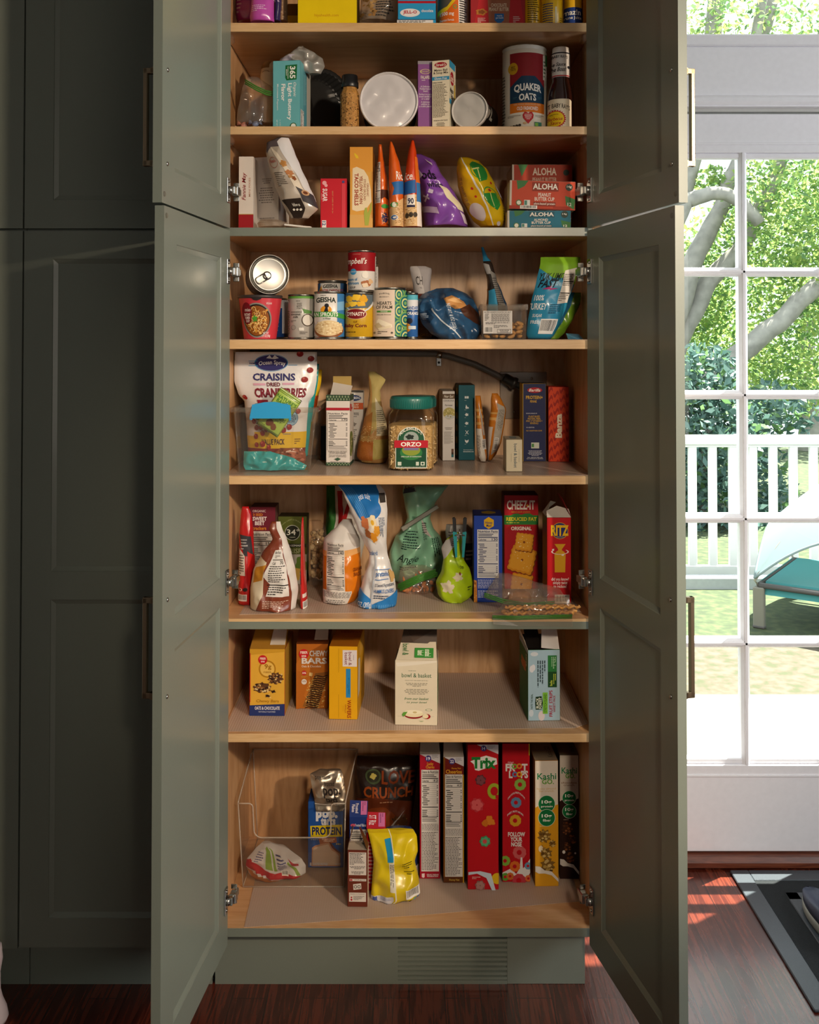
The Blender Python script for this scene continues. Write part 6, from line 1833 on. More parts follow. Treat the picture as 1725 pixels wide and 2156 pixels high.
s_.draw(nb, [('r', .0, .05, 1, .06, '#4a6a2c'), ('r', 0, .08, 1, .09, '#4a6a2c'), ('r', 0, .94, 1, .95, '#4a6a2c'), ('r', 0, .02, 1, .03, '#e6ecd8'), ('t', "NATURE'S\nBAKERY", .06, .14, .94, .32, '#3f7a34', 0, .014), ('t', 'ALMONDS', .08, .56, .92, .64, '#5a7a2c', 0, .012), ('t', '& SEA SALT', .2, .66, .8, .70, '#5a7a2c', 0, .008), ('blob', .42, .80, .15, .08, '#6e3c22', 2, .1), ('blob', .64, .84, .12, .07, '#7c4a2a', 2, .1), ('l', .1, .9, .6, .93, 1, '#5a7a2c')])
pc = U(588, 868, Yn)
o = nb.build('snack_packet', None, (pc.x, Yn, pc.z), (0, R(34), 0))
tag(o, 'small lime green almond packet held tilted behind the blue clip', 'packet')
bag('snack_pouch', 'turquoise pouch crumpled at the bottom of the clear bin', 'pouch', [(950, 514, 570, .4), (965, 513, 620, .8), (980, 513, 646, 1), (992, 518, 640, .7)], Yb + .019, .013, '#2fa3a8', [('l', .35, .45, .5, .6, 1, '#b9dcd8')], seed=52, crumple=.010, freq=40, zmin=SHELF[5] + .003)
bag('nut_bag', 'clear bag of reddish brown pecans at the bottom right in the clear bin', 'bag', [(943, 590, 636, .5), (955, 578, 644, 1), (968, 578, 644, 1), (976, 584, 640, .7)], Yb + .047, .011, '#8a4a30', [('blob', .3, .5, .2, .3, '#9c5a3a', 4), ('blob', .65, .4, .22, .3, '#a8644a', 4), ('p', [(.1, .3), (.5, .12), (.8, .3), (.5, .22)], '#d9c0b0'), ('speck', 0, .1, 1, .9, 30, .05, ['#7a3c26', '#b0705a'])], seed=53, crumple=.010, freq=44, zmin=SHELF[5] + .003)
bag('snack_pouch', 'yellow and orange pouch peeping out behind the white pouch in the bin', 'pouch', [(778, 640, 678, .3), (800, 640, 677, .6), (850, 640, 668, 1), (900, 630, 656, 1), (960, 626, 648, 1)], Yb + .21, .02, '#d9b21c', [('r', .6, .3, 1, .45, '#c9541c'), ('r', .5, .45, 1, .6, '#e0d8c0')], seed=54, zmin=SHELF[5] + .003)
bag('snack_pouch', 'turquoise pouch edge between the white pouch and the yellow pouch in the bin', 'pouch', [(766, 600, 672, .3), (800, 600, 670, .6), (855, 600, 661, 1), (900, 600, 654, 1), (960, 600, 648, 1)], Yb + .163, .018, '#2a9a9c', [('l', .9, .05, 1, .2, 3, '#cfe4e0')], seed=55, zmin=SHELF[5] + .003)

# boxes of rice and pasta
GRN = '#2f4a38'
def diamonds(y0, y1, n):
    out = []
    for r in range(2):
        for i in range(n):
            cx = (i + .5 * (r + 1)) / n
            cy = lerp(y0, y1, .3 + .4 * r)
            out.append(('p', [(cx, cy - (y1 - y0) * .22), (cx + .34 / n, cy), (cx, cy + (y1 - y0) * .22), (cx - .34 / n, cy)], '#8a9a7c'))
    return out
def flaps_pattern(t, w, h, d):
    m = card('#cfc9c2')
    flap(t, 'flap', [(w * .15, d * .15, h), (w * 1.0, d * .05, h - .001), (w * 1.05, d * .4, h + .022), (w * .2, d * .55, h + .030)], m)
    flap(t, 'flap', [(w * .1, d, h), (w * .9, d, h), (w * .9, d * 1.05, h + .045), (w * .1, d * 1.05, h + .045)], card('#b59a5a'))
carton('carton', 'white rice mix box with green diamond borders and an open top flap', 'box', 687, 737, 832, 5, {'F': '#dcd6d2', 'R': '#d6d0ca', 'S': '#cfc9c2', 'T': '#7c7468'}, {
    'F': [('r', 0, 0, 1, .085, GRN)] + diamonds(0, .085, 8) + [('r', 0, .955, 1, 1, GRN)] + diamonds(.955, 1, 8) + [('r', 0, .18, 1, .215, '#b02434'), ('n', .07, .24, .95, .78, '170', '#33302e', '#e2dcd8'), ('t', 'STORE IN A COOL, DRY PLACE.\nDO NOT LEAVE UNSEALED', .1, .79, .9, .83, '#4a4644', 0, .01), ('t', 'Not produced with\ngenetic engineering', .14, .84, .86, .88, '#5a5654', 0, .004), ('p', [(.36, .905), (.5, .885), (.64, .905), (.5, .93)], '#3a5a44'), ('t', 'PRODUCT OF ITALY', .2, .938, .84, .95, '#5a5654', 0, .006)],
    'R': [('r', 0, 0, 1, .085, GRN)] + [('r', 0, .955, 1, 1, GRN), ('e', .3, .70, .5, .18, '#6d7a3c'), ('speck', .0, .6, .6, .85, 60, .05, ['#d9cfa8', '#a89a6c', '#8a9a4c']), ('r', 0, .18, .6, .215, '#b02434'), ('p', [(.0, .12), (.4, .14), (.3, .24), (0, .22)], '#c04a4a')]}, d=.075, yb=980, yaw=-4, flaps=flaps_pattern)
carton('carton', 'white pilaf box with a blue badge and an orange band behind the diamond bordered box', 'box', 733, 765, 824, 5, {'F': '#d4d0ca', 'S': '#c4beb6'}, {'F': [('r', 0, 0, 1, .02, '#3a3634'), ('e', .32, .10, .55, .045, '#2c3f6c'), ('t', 'LUNDBERG', -.1, .08, .80, .115, '#e0e4ea', 0, .02), ('r', 0, .17, 1, .265, '#c4592c'), ('t', '& PILAF', .05, .185, .7, .21, '#f0dcc8', 0, .02), ('t', 'FISH RICE', .05, .22, .7, .245, '#f0dcc8', 0, .02), ('t', 'F COOKING\nDIRECTIONS', .05, .31, .72, .35, '#3a3634', 0, .02), ('l', .05, .36, .7, .40, 2, '#6a645c'), ('blob', .3, .48, .25, .03, '#8a847c', 5), ('l', .05, .55, .6, .75, 7, '#6a645c')]}, d=.06, Y=.30)
carton('carton', 'dark blue box end seen low between the clear bin and white rice box', 'box', 676, 690, 898, 5, {'F': '#27303c', 'S': '#27303c'}, {}, d=.06, Y=.30)
t = bag('pasta_bag', 'half empty clear and gold pasta bag with a twisted top', 'bag', [(783, 774, 790, .1, .02), (800, 776, 812, .2, .01), (822, 778, 800, .3), (850, 775, 804, .5), (890, 766, 814, .8), (930, 756, 818, 1), (960, 752, 818, 1), (972, 760, 814, .8)], .245, .035, '#b58a52', [('p', [(.05, 0), (1, 0), (1, .25), (.62, .6), (.30, .72), (.3, .25)], '#a89860'), ('p', [(.55, .28), (.98, .4), (1, .70), (.60, .70)], '#c9c0a4'), ('l', .6, .42, .98, .68, 12, '#4a4438'), ('p', [(.0, .50), (.38, .44), (.38, .70), (.0, .70)], '#9c6834'), ('p', [(.0, .76), (.55, .76), (.5, .97), (0, .97)], '#a9622c'), ('speck', .0, .60, .62, .77, 110, .022, ['#dcc08c', '#b08a54', '#c9a870']), ('p', [(.50, .74), (1, .74), (1, .94), (.52, .96)], '#b5a45e'), ('lv', .05, .8, .45, .95, 9, '#b8743a'), ('l', .1, .97, .9, .995, 1, '#c09a54')], seed=57, crumple=.007)
# jars of orzo
def orzo_jar(label, px, yb, Yj, half, ytop, art, seed):
    r = rr(half, Yj)
    h = U(0, ytop, Yj).z - SHELF[5]
    t = thing('orzo_jar', label, 'jar', (U(px, 900, Yj).x, Yj + r, SHELF[5] + .0006))
    def sq(r_, z, p=5.0, n=48):
        out = []
        for i in range(n):
            w = 2 * math.pi * i / n
            c, s = math.cos(w), math.sin(w)
            k = (abs(c) ** p + abs(s) ** p) ** (-1 / p)
            out.append((r_ * k * c, r_ * k * s, z))
        return out
    cl = clear('jar_plastic', '#f6f2ea', .06, 1.45)
    mb = MB(); loft(mb, [sq(r * .93, 0), sq(r, .004), sq(r, h * .70), sq(r * .97, h * .75, 4), sq(r * .86, h * .80, 3), sq(r * .78, h * .825, 2.2), sq(r * .78, h * .85, 2)], cl, True, False); mb.build('jar', t)
    mb = MB()
    GL = M('#1f6f68', .4, coat=.2)
    mb.lathe([(r * .90, h * .83), (r * .93, h * .835), (r * .93, h * .965), (r * .90, h * .99), (r * .86, h), (.0001, h - .001)], GL, 56)
    for i in range(56):
        a = 2 * math.pi * i / 56
        mb.box(-.0007, -.0009, h * .85, .0007, .0006, h * .955, GL, 0, Matrix.Rotation(a, 4, 'Z') @ Matrix.Translation((0, -r * .93, 0)))
    mb.build('lid', t)
    om = M('#cfae78', .5, var=.15, scale=120)
    mb = MB(); loft(mb, [sq(r * .90, .003), sq(r * .955, .006), sq(r * .955, h * .60), sq(r * .85, h * .615)], om, True, True)
    rnd = random.Random(seed)
    og = [M('#ddc08c', .5), M('#c9a468', .5), M('#e6cd9c', .5)]
    def grain(p, a, tx, mat, nrm):
        d1 = tx * math.cos(a) + Vector((0, 0, 1)) * math.sin(a)
        d2 = d1.cross(nrm)
        L, W = .0042, .0011
        mb.add([p - d1 * L, p + d2 * W, p + d1 * L, p - d2 * W, p + nrm * .0011], [(0, 1, 4), (1, 2, 4), (2, 3, 4), (3, 0, 4)], mat, False)
    for side in range(3):
        nrm, tx = ((Vector((0, -1, 0)), Vector((1, 0, 0))), (Vector((1, 0, 0)), Vector((0, 1, 0))), (Vector((-1, 0, 0)), Vector((0, -1, 0))))[side]
        for _ in range(430 if side == 0 else 160):
            u, v = rnd.uniform(-.88, .88), rnd.uniform(.02, .60)
            grain(nrm * (r * .957) + tx * (u * r) + Vector((0, 0, v * h)), rnd.uniform(0, 3.14), tx, rnd.choice(og), nrm)
    o = mb.build('orzo', t); o['kind'] = 'stuff'
    if art:
        mb = MB()
        lw, lh = r * 1.46, h * .56
        s_ = plane_surf((-lw / 2, -r - .0006, h * .035 + lh), (1, 0, 0), (0, 0, -1), lw, lh)
        s_.draw(mb, art); mb.build('label', t)
    return t
yj = UZ(866, 992, SHELF[5]).y
badge = []
orzo_jar('large square jar of orzo with a green lid and red ribbon label', 866, 992, yj, 48.5, 837, [('e', .5, .30, .40, .30, '#24563c'), ('o', .5, .30, .405, .305, .05, '#e6e6de'), ('p', [(.03, .34), (.97, .34), (.97, .97), (.94, 1), (.06, 1), (.03, .97)], '#e2e0d6'), ('p', [(.05, .36), (.95, .36), (.95, .97), (.93, .98), (.07, .98), (.05, .97)], '#174a34'), ('ta', 'RICESELECT', .17, .83, .22, .155, .085, '#e8e6dc', .022), ('e', .5, .27, .22, .16, '#9aa8a4'), ('blob', .46, .24, .12, .06, '#24302c', 5), ('e', .5, .62, .33, .18, '#2f7a44'), ('e', .5, .56, .27, .13, '#8a9a3c'), ('r', .28, .48, .72, .56, '#7a76a0'), ('p', [(-.06, .34), (.04, .32), (.96, .32), (1.06, .34), (1.03, .42), (1.06, .52), (.96, .50), (.04, .50), (-.06, .52), (-.03, .42)], '#b91f30'), ('t', 'ORZO', .19, .36, .80, .47, '#f2ece8', 0, .035), ('t', 'OPEN A JAR OF INSPIRATION', .2, .70, .8, .74, '#dfe6da', 0, .01), ('r', .10, .84, .21, .93, '#c9d4c8'), ('r', .64, .84, .73, .93, '#c9d4c8'), ('r', .78, .84, .9, .93, '#c9d4c8'), ('e', .84, .885, .03, None, '#174a34'), ('t', 'NET WT. 26.5 OZ (1 LB 10.5 OZ) 751g', .08, .955, .92, .985, '#d0d8ce', 0, .004)], 1)
orzo_jar('second green lidded orzo jar mostly hidden behind the front jar', 878, 980, yj + .115, 44.5, 836, None, 2)
carton('carton', 'slim white couscous box with a bowl pictured beside the orzo jars', 'box', 932, 958, 824, 5, {'F': '#d9d4ce', 'L': '#b9b0a6', 'S': '#c9c2ba', 'T': '#b0a89c'}, {'F': [('r', 0, .04, 1, .11, '#5c4630'), ('t', 'Near East', .12, .055, .9, .095, '#e2d8c8', 0, .012, .3), ('t', 'COUSCOUS', .08, .125, .94, .15, '#3a3634', 0, .008), ('t', 'Parmesan', .2, .19, .8, .215, '#3a3634', 0, .012, .2), ('e', .55, .32, .5, .085, '#b5a862'), ('e', .6, .37, .42, .03, '#c4c6c2'), ('speck', .15, .26, .95, .37, 50, .05, ['#cdbf78', '#8f8a44', '#d8cc94']), ('l', .1, .52, .9, .56, 2, '#7a746c', 'c'), ('l', .12, .58, .88, .76, 11, '#9a948c'), ('r', .72, .83, .9, .88, '#6a4a3a'), ('r', .72, .88, .9, .91, '#3a2a24'), ('r', .72, .91, .9, .95, '#2a6a74')], 'L': [('l', .2, .08, .9, .9, 30, '#8f867c')]}, d=.13, yb=970, yaw=2)
TEALB = '#14535f'
ico = []
for i, (k, y) in enumerate((('r', .165), ('p', .29), ('e', .395), ('e', .51), ('x', .63), ('h', .745))):
    if k == 'r': ico += [('r', .38, y - .015, .49, y + .015, '#d9e0e0'), ('r', .51, y - .015, .62, y + .015, '#d9e0e0')]
    elif k == 'p': ico += [('p', [(.42, y + .02), (.46, y - .03), (.56, y + .01), (.5, y + .03)], '#d9e0e0'), ('blob', .58, y + .015, .05, None, '#d9e0e0', 4, .3)]
    elif k == 'e': ico += [('blob', .5, y, .10, .018, '#d9e0e0', 5, .2)]
    elif k == 'x': ico += [('p', [(.40, y - .025), (.44, y - .025), (.62, y + .025), (.58, y + .025)], '#d9e0e0'), ('p', [(.62, y - .025), (.58, y - .025), (.40, y + .025), (.44, y + .025)], '#d9e0e0')]
    else: ico += [('p', [(.38, y - .02), (.5, y - .005), (.62, y - .02), (.6, y + .01), (.5, y + .03), (.4, y + .01)], '#d9e0e0')]
    ico += [('l', .36, y + .037, .64, y + .046, 1, '#b9cccc')]
sidew = []
for i in range(6):
    yy = .10 + .165 * i
    sidew += [('e', .5, yy, .42, .085, '#2f6a4a'), ('e', .5, yy, .34, .068, '#0f3a40'), ('e', .5, yy, .24, .05, '#c9a03c')]
carton('carton', 'teal lentil pasta box with a column of small white icons', 'box', 966, 1000, 811, 5, {'F': TEALB, 'L': '#0f3a40', 'S': '#0f3a40', 'T': '#4a3c2c'}, {'F': ico + [('t', 'Shop by your values at', .3, .855, .9, .87, '#d9e0e0', 0, .004), ('t', 'thrivemarket.com', .28, .875, .92, .893, '#d9e0e0', 0, .012)], 'L': sidew}, d=.13, yb=969, yaw=1)
ORG = '#c97a24'
def orange_pouch(label, rows, Y, seed, art):
    return bag('pasta_pouch', label, 'pouch', rows, Y, .016, ORG, art, seed=seed, crumple=.004)
orange_pouch('orange striped pasta pouch leaning against the teal box', [(833, 1001, 1012, .2), (846, 1001, 1014, .5), (880, 1002, 1018, 1), (930, 1003, 1023, 1), (962, 1007, 1026, 1), (970, 1012, 1024, .6)], .262, 61, [('r', .0, .2, 1, .24, '#d9a860'), ('r', 0, .30, 1, .34, '#d9a860'), ('r', 0, .40, 1, .44, '#d9a860'), ('p', [(.0, .5), (.6, .5), (.8, 1), (.1, 1)], '#d9d2c8'), ('b', .55, .66, .95, .82, True), ('lv', .1, .6, .4, .95, 3, '#6a5a4a'), ('p', [(.45, .1), (.75, .3), (.9, .6), (.7, .6)], '#b9b0a4')])
orange_pouch('orange pasta pouch with a white back panel leaning beside the small cream box', [(828, 1036, 1048, .2), (840, 1034, 1056, .5), (862, 1034, 1066, .9), (890, 1030, 1063, 1), (930, 1028, 1056, 1), (955, 1028, 1046, .8), (968, 1028, 1036, .5)], .27, 62, [('r', 0, .28, .5, .31, '#d9a860'), ('r', 0, .36, .5, .40, '#d9a860'), ('p', [(.45, .14), (.9, .2), (.86, .85), (.3, .92)], '#b0a89c'), ('lv', .5, .24, .85, .6, 7, '#6a645c'), ('b', .42, .66, .72, .84, True), ('p', [(0, .5), (.25, .5), (.12, 1), (0, 1)], '#d9d2c8')])
carton('carton', 'small cream box with sideways lower case lettering standing in front', 'box', 1066, 1100, 926, 5, {'F': '#d2c6aa', 'T': '#b0a48c', 'S': '#b8ac92'}, {'F': [('t', 'bowl & basket', .48, .13, .68, .88, '#2c4a5c', -90, .006), ('t', 'A BOUNTY OF BREAD', .78, .3, .82, .7, '#5a6468', -90, .003), ('l', .3, .3, .34, .9, 1, '#9a927c')], 'T': [('r', .3, .2, .75, .6, '#6a7a80'), ('l', .3, .65, .8, .9, 3, '#5a6468')]}, d=.09, yb=993, yaw=-1)
carton('carton', 'navy blue penne box with yellow lettering and a red oval badge', 'box', 1101, 1150, 808, 5, {'F': '#262c54', 'S': '#c29a1e', 'T': '#16182c', 'L': '#c29a1e', 'R': '#7a6414'}, {'F': [('r', 0, 0, .02, 1, '#c9a224'), ('e', .52, .085, .32, .035, '#b0202c'), ('t', 'Barilla', .26, .066, .76, .103, '#f0e8e4', 0, .02, .3), ('t', 'PROTEIN+', .14, .155, .86, .20, '#d8ac2c', 0, .022), ('t', 'PENNE', .32, .215, .60, .245, '#d8ac2c', 0, .01), ('t', 'GOOD SOURCE OF:', .14, .375, .62, .39, '#c9ccd8', 0, .008), ('t', 'PLANT-BASED\nPROTEIN, FIBER,\nAND 17 VITAMINS +\nMINERALS', .14, .41, .84, .52, '#c9a02c', 0, .012), ('t', 'NO ADDITIVES:', .15, .555, .5, .57, '#c9ccd8', 0, .008), ('t', 'NO XANTHAN GUM', .15, .595, .82, .613, '#c9a02c', 0, .012), ('r', .36, .755, .70, .83, '#c9cfc4'), ('r', .38, .77, .48, .815, '#4f8a4a'), ('l', .18, .855, .88, .93, 5, '#c9ccd8', 'c'), ('t', 'Call 1-800-922-7455 with\nany comments or questions.', .16, .94, .88, .97, '#d9dce4', 0, .012)]}, d=.07, yb=972, yaw=0)
wav = []
for col in range(4):
    for row in range(9):
        x0, y0 = -.05 + .30 * col, .02 + .115 * row + (.055 if col % 2 else 0)
        up = []
        dn = []
        for k in range(7):
            xx = x0 + .055 * k * .8
            yy = y0 + .028 * math.sin(k * 1.05)
            up.append((xx, yy)); dn.append((xx, yy + .045))
        wav.append(('p', up + dn[::-1], '#9e2418'))
carton('carton', 'orange red chickpea pasta box with wavy pattern at the right end of its shelf', 'box', 1155, 1198, 815, 5, {'F': '#d0431f', 'S': '#9a2418', 'T': '#b8301c'}, {'F': wav + [('t', 'Banza', .33, .36, .66, .68, '#ecdcc4', 90, .045)]}, d=.07, yb=972, yaw=-2)
# ================================================================== shelf 6: crackers and snack bags
RED = '#b51c20'
bag('cracker_pouch', 'red pouch with black and white panels at the far left end of its shelf', 'pouch', [(1066, 510, 524, .2), (1085, 507, 530, .4), (1120, 504, 534, .8), (1180, 503, 536, 1), (1240, 502, 536, 1), (1270, 502, 534, .9)], .13, .02, RED, [('p', [(.1, .28), (.85, .30), (.95, .50), (.4, .50)], '#3a3a40'), ('l', .2, .32, .7, .44, 4, '#a8a6a8'), ('p', [(.1, .42), (.46, .50), (.5, .70), (.05, .70)], '#c9c2ba'), ('l', .1, .48, .44, .69, 8, '#4a4644'), ('b', .05, .89, .62, .96), ('e', .5, .84, .14, None, '#2a2624'), ('o', .2, .84, .12, None, .3, '#e0c4bc'), ('p', [(.62, .45), (1, .5), (1, 1), (.7, 1)], '#c41f1c')], seed=71, crumple=.004)
carton('carton', 'white cracker box with a beet red top, standing behind the brown nutrition pouch', 'box', 527, 580, 1068, 6, {'F': '#c9c4be', 'S': '#4a3038', 'T': '#4a222a', 'R': '#6a4a44'}, {'F': [('r', 0, 0, 1, .30, '#6c2232'), ('t', 'ORGANIC', .1, .035, .62, .065, '#e0d0d0', 0, .006), ('t', '3 SEED', .12, .08, .5, .11, '#d98a2c', 0, .016), ('t', 'SWEET\nBEET', .1, .12, .66, .225, '#e9dfe0', 0, .03), ('t', 'crackers', .1, .24, .64, .285, '#d98a2c', 0, .018), ('n', .02, .31, .92, 1.0, '150', '#33302e', '#c9c4be')], 'R': [('p', [(0, .2), (1, .3), (1, .6), (0, .5)], '#5a6a34')]}, d=.07, Y=UZ(560, 1238, SHELF[6]).y, yaw=0)
carton('carton', 'olive green rosemary crisps box with a round emblem', 'box', 586, 646, 1088, 6, {'F': '#525a24', 'S': '#2c3018', 'T': '#33301c', 'R': '#2f3a1c'}, {'F': [('r', 0, .0, 1, .56, '#525a24'), ('r', 0, .56, 1, 1, '#b5b0a4'), ('e', .5, .24, .27, None, '#24261c'), ('o', .5, .24, .27, None, .07, '#b9bcae'), ('t', '34\u00b0', .30, .185, .74, .275, '#d4d6ca', 0, .008), ('t', 'CRISPS', .40, .30, .6, .315, '#b9bcae', 0, .004), ('ta', 'THIN, LIGHT & CRUNCHY', .1, .9, .16, .10, .025, '#9aa06c', .004), ('r', .2, .405, .98, .455, '#24261c'), ('t', 'ROSEMARY', .26, .415, .90, .445, '#d4d6ca', 0, .014), ('t', 'CRISPS', .24, .475, .92, .545, '#a9ae86', 0, .006), ('blob', .8, .72, .2, .12, '#5d7a2c', 3), ('blob', .5, .85, .3, .1, '#c9a24c', 4)]}, d=.06, Y=UZ(600, 1230, SHELF[6]).y)
bag('nutrition_pouch', 'brown and white pouch with a nutrition panel, front left, pinched at the top', 'pouch', [(1098, 572, 590, .1), (1112, 566, 594, .25), (1135, 574, 604, .4, 0), (1165, 552, 614, .6), (1200, 534, 622, .85), (1240, 528, 628, 1), (1280, 528, 622, 1), (1293, 533, 612, .8), (1302, 536, 598, .25)], UZ(560, 1288, SHELF[6]).y + .03, .036, '#7c3a26', [('p', [(.56, 0), (1, 0), (1, 1), (.93, .96), (.86, .55), (.70, .15)], '#d6d2ce'), ('p', [(0, .35), (.28, .40), (.30, .72), (.12, .93), (0, 1)], '#d0c6ae'), ('p', [(.05, .46), (.30, .42), (.26, .58), (.05, .62)], '#b9802c'), ('p', [(.46, .28), (.70, .27), (.82, .46), (.84, .74), (.36, .74), (.44, .62), (.28, .54)], '#dcd8d4'), ('t', 'ition Facts', .48, .285, .68, .315, '#2a2624', 0, .02), ('l', .5, .325, .7, .36, 2, '#4a4644'), ('r', .44, .37, .74, .378, '#2a2624'), ('t', 'Cal', .46, .39, .54, .42, '#2a2624', 0, .02), ('t', '70', .66, .385, .74, .42, '#2a2624', 0, .02), ('l', .40, .43, .80, .60, 8, '#3a3634'), ('r', .38, .62, .83, .63, '#2a2624'), ('l', .40, .64, .82, .73, 4, '#3a3634'), ('l', .30, .78, .84, .86, 5, '#d0b4a4'), ('l', .28, .885, .82, .94, 3, '#d0b4a4'), ('r', .0, .965, 1, 1, '#c4c6ca')], seed=73, crumple=.008, nu=32, nv=44)
bag('cracker_pouch', 'slim bright red pouch seen edge on beside the brown pouch', 'pouch', [(1089, 636, 639, .2), (1105, 634, 640, .4), (1150, 634, 641, .8), (1200, 633, 643, 1), (1250, 632, 647, 1), (1280, 632, 648, .9), (1287, 633, 647, .6)], UZ(640, 1284, SHELF[6]).y + .035, .034, '#c71f1e', [('lv', .25, .55, .5, .85, 1, '#5a1414'), ('r', .55, .78, .95, .82, '#e0d4ce'), ('b', .55, .86, .98, .94)], seed=74, crumple=.002)
t = clear_bag('puff_bag', 'clear bag of pale puffed snacks behind the red pouches', [(1096, 652, 676, .4), (1110, 648, 686, .8), (1150, 646, 690, 1), (1190, 648, 690, 1), (1228, 652, 686, .9)], .30, .030, 75, body=.06, crumple=.003)
for k in range(1):
    q0 = U(668, 1160, .30) - Vector(t.location)
    rnd = random.Random(4)
    mb = MB()
    for i in range(90):
        px, py = rnd.uniform(657, 681), rnd.uniform(1118, 1214)
        p = U(px, py, 0.30 + rnd.uniform(-.011, .010)) - Vector(t.location)
        r_ = rnd.uniform(.005, .009)
        mx = Matrix.Translation(p) @ Matrix.Rotation(rnd.uniform(0, 6), 4, 'X') @ Matrix.Rotation(rnd.uniform(0, 6), 4, 'Y')
        mb.lathe([(.0001, -r_ * .8), (r_ * .7, -r_ * .5), (r_, 0), (r_ * .6, r_ * .6), (.0001, r_ * .7)], M(rnd.choice(('#d6bf94', '#e2cfa6', '#c4a878')), .6), 8, mx=mx)
    o = mb.build('puffed_snacks', None, Vector(t.location)); tag(o, 'pale puffed grains filling the clear bag behind the red pouch', 'puffed snack', kind='stuff')
bag('chip_bag', 'tall white and green chip bag with a big red letter at the back', 'bag', [(1022, 688, 800, .3), (1040, 688, 790, .6), (1080, 688, 780, 1), (1130, 684, 770, 1), (1180, 682, 760, 1), (1225, 692, 752, .9)], .375, .035, '#d5d2cd', [('p', [(0, 0), (.16, 0), (.24, .35), (.14, .8), (.2, 1), (0, 1)], '#2f6a2c'), ('p', [(.0, .2), (.05, .1), (.1, .5), (.02, .6)], '#1f4a20'), ('p', [(.22, .05), (.32, .05), (.40, .30), (.52, .02), (.6, .05), (.42, .45), (.34, .45)], '#b02024'), ('p', [(.8, .1), (1, .02), (1, .3), (.86, .35)], '#2f6a2c'), ('r', .86, .1, .92, .4, '#b02024')], seed=76, crumple=.012)
bag('snack_bag', 'orange and white bag with nutrition facts and a folded peaked top', 'bag', [(1096, 722, 740, .15, .02), (1106, 712, 744, .3), (1122, 694, 752, .7), (1134, 682, 757, 1), (1180, 680, 760, 1), (1240, 680, 762, 1), (1277, 681, 742, .85)], UZ(700, 1274, SHELF[6]).y + .035, .038, '#d97a17', [('p', [(0, 0), (1, 0), (1, .30), (.62, .36), (.4, .37), (0, .37)], '#d9d6d4'), ('p', [(.0, .33), (1, .30), (1, .36), (.6, .39), (0, .39)], '#e0a868'), ('n', .12, .225, .60, .78, '140', '#2c2a28', '#d9d4ce'), ('p', [(.66, .12), (1, .16), (1, .30), (.86, .28)], '#b9b4b0'), ('t', 'GRAHAM\nSNACKS', .80, .52, 1.0, .62, '#7c3a12', -8, .02), ('r', .02, .78, .76, .965, '#d9d4ce'), ('l', .04, .79, .74, .86, 7, '#4a4644', 'j'), ('l', .1, .88, .68, .95, 4, '#4a4644', 'c')], seed=77, crumple=.006, nu=30, nv=40)
bag('pretzel_bag', 'blue and white pretzel bag twisted in the middle, leaning to the left', 'bag', [(1024, 709, 800, .15, .03), (1040, 722, 812, .4, .02), (1075, 738, 816, .7), (1110, 752, 815, .9), (1140, 765, 814, .7), (1165, 778, 816, .45), (1185, 776, 822, .6), (1220, 764, 832, .9), (1250, 757, 835, 1), (1275, 755, 832, 1), (1288, 785, 822, .5)], UZ(790, 1284, SHELF[6]).y + .035, .032, '#dcdcde', [('p', [(0, 0), (.9, 0), (.82, .10), (.72, .22), (.28, .30), (.1, .15)], '#2673bf'), ('e', .5, .17, .34, .09, '#2673bf')] + [('p', [(.06 + .05 * i, .02), (.08 + .05 * i, .02), (.30 + .05 * i, .26), (.28 + .05 * i, .26)], '#4c92d4') for i in range(5)] + [('ta', 'sea salt', .34, .62, .12, .02, .05, '#d4e2f0', .004), ('r', .84, .06, .97, .13, '#3a3634'), ('p', [(.24, .26), (.62, .22), (.78, .38), (.56, .45), (.34, .40)], '#d6cabc'), ('blob', .34, .28, .12, .05, '#c4744a', 4), ('blob', .56, .27, .11, .05, '#e6d8b4', 3), ('e', .56, .275, .045, .02, '#d9a82c'), ('blob', .66, .34, .10, .04, '#d99a34', 5), ('blob', .52, .39, .12, .04, '#cf8a28', 5), ('blob', .36, .36, .09, .035, '#9a5c34', 4), ('lv', .74, .24, .92, .42, 4, '#6a7a94'), ('t', 'baked', .08, .50, .5, .54, '#4a78b0', 0, .006, .3), ('t', 'pretzels', .42, .66, .82, .71, '#3a70b4', 0, .014), ('r', .38, .645, .9, .650, '#3a70b4'), ('r', .40, .72, .8, .725, '#3a70b4'), ('t', '10 Second Appetizers', .40, .75, .94, .785, '#3a4a6a', 0, .01), ('t', 'HUMMUS LOVERS', .40, .795, .92, .825, '#3a70b4', 0, .014), ('l', .40, .84, .9, .875, 2, '#3a4a6a'), ('p', [(0, .80), (.34, .88), (.38, .92), (1, .82), (1, 1), (0, 1)], '#2f7fc8')] + [('r', .40 + .05 * i, .92, .42 + .05 * i, .985, '#5aa0dc') for i in range(11)] + [('t', 'OZ (397g)', .02, .90, .34, .95, '#e0ecf6', 0, .02), ('blob', .90, .70, .07, .05, '#c4a26a', 3), ('p', [(.34, .5), (.40, .58), (.36, .98), (.33, .98)], '#b9c0cc')], seed=78, crumple=.008, nu=32, nv=44)
MINT = '#94cfae'
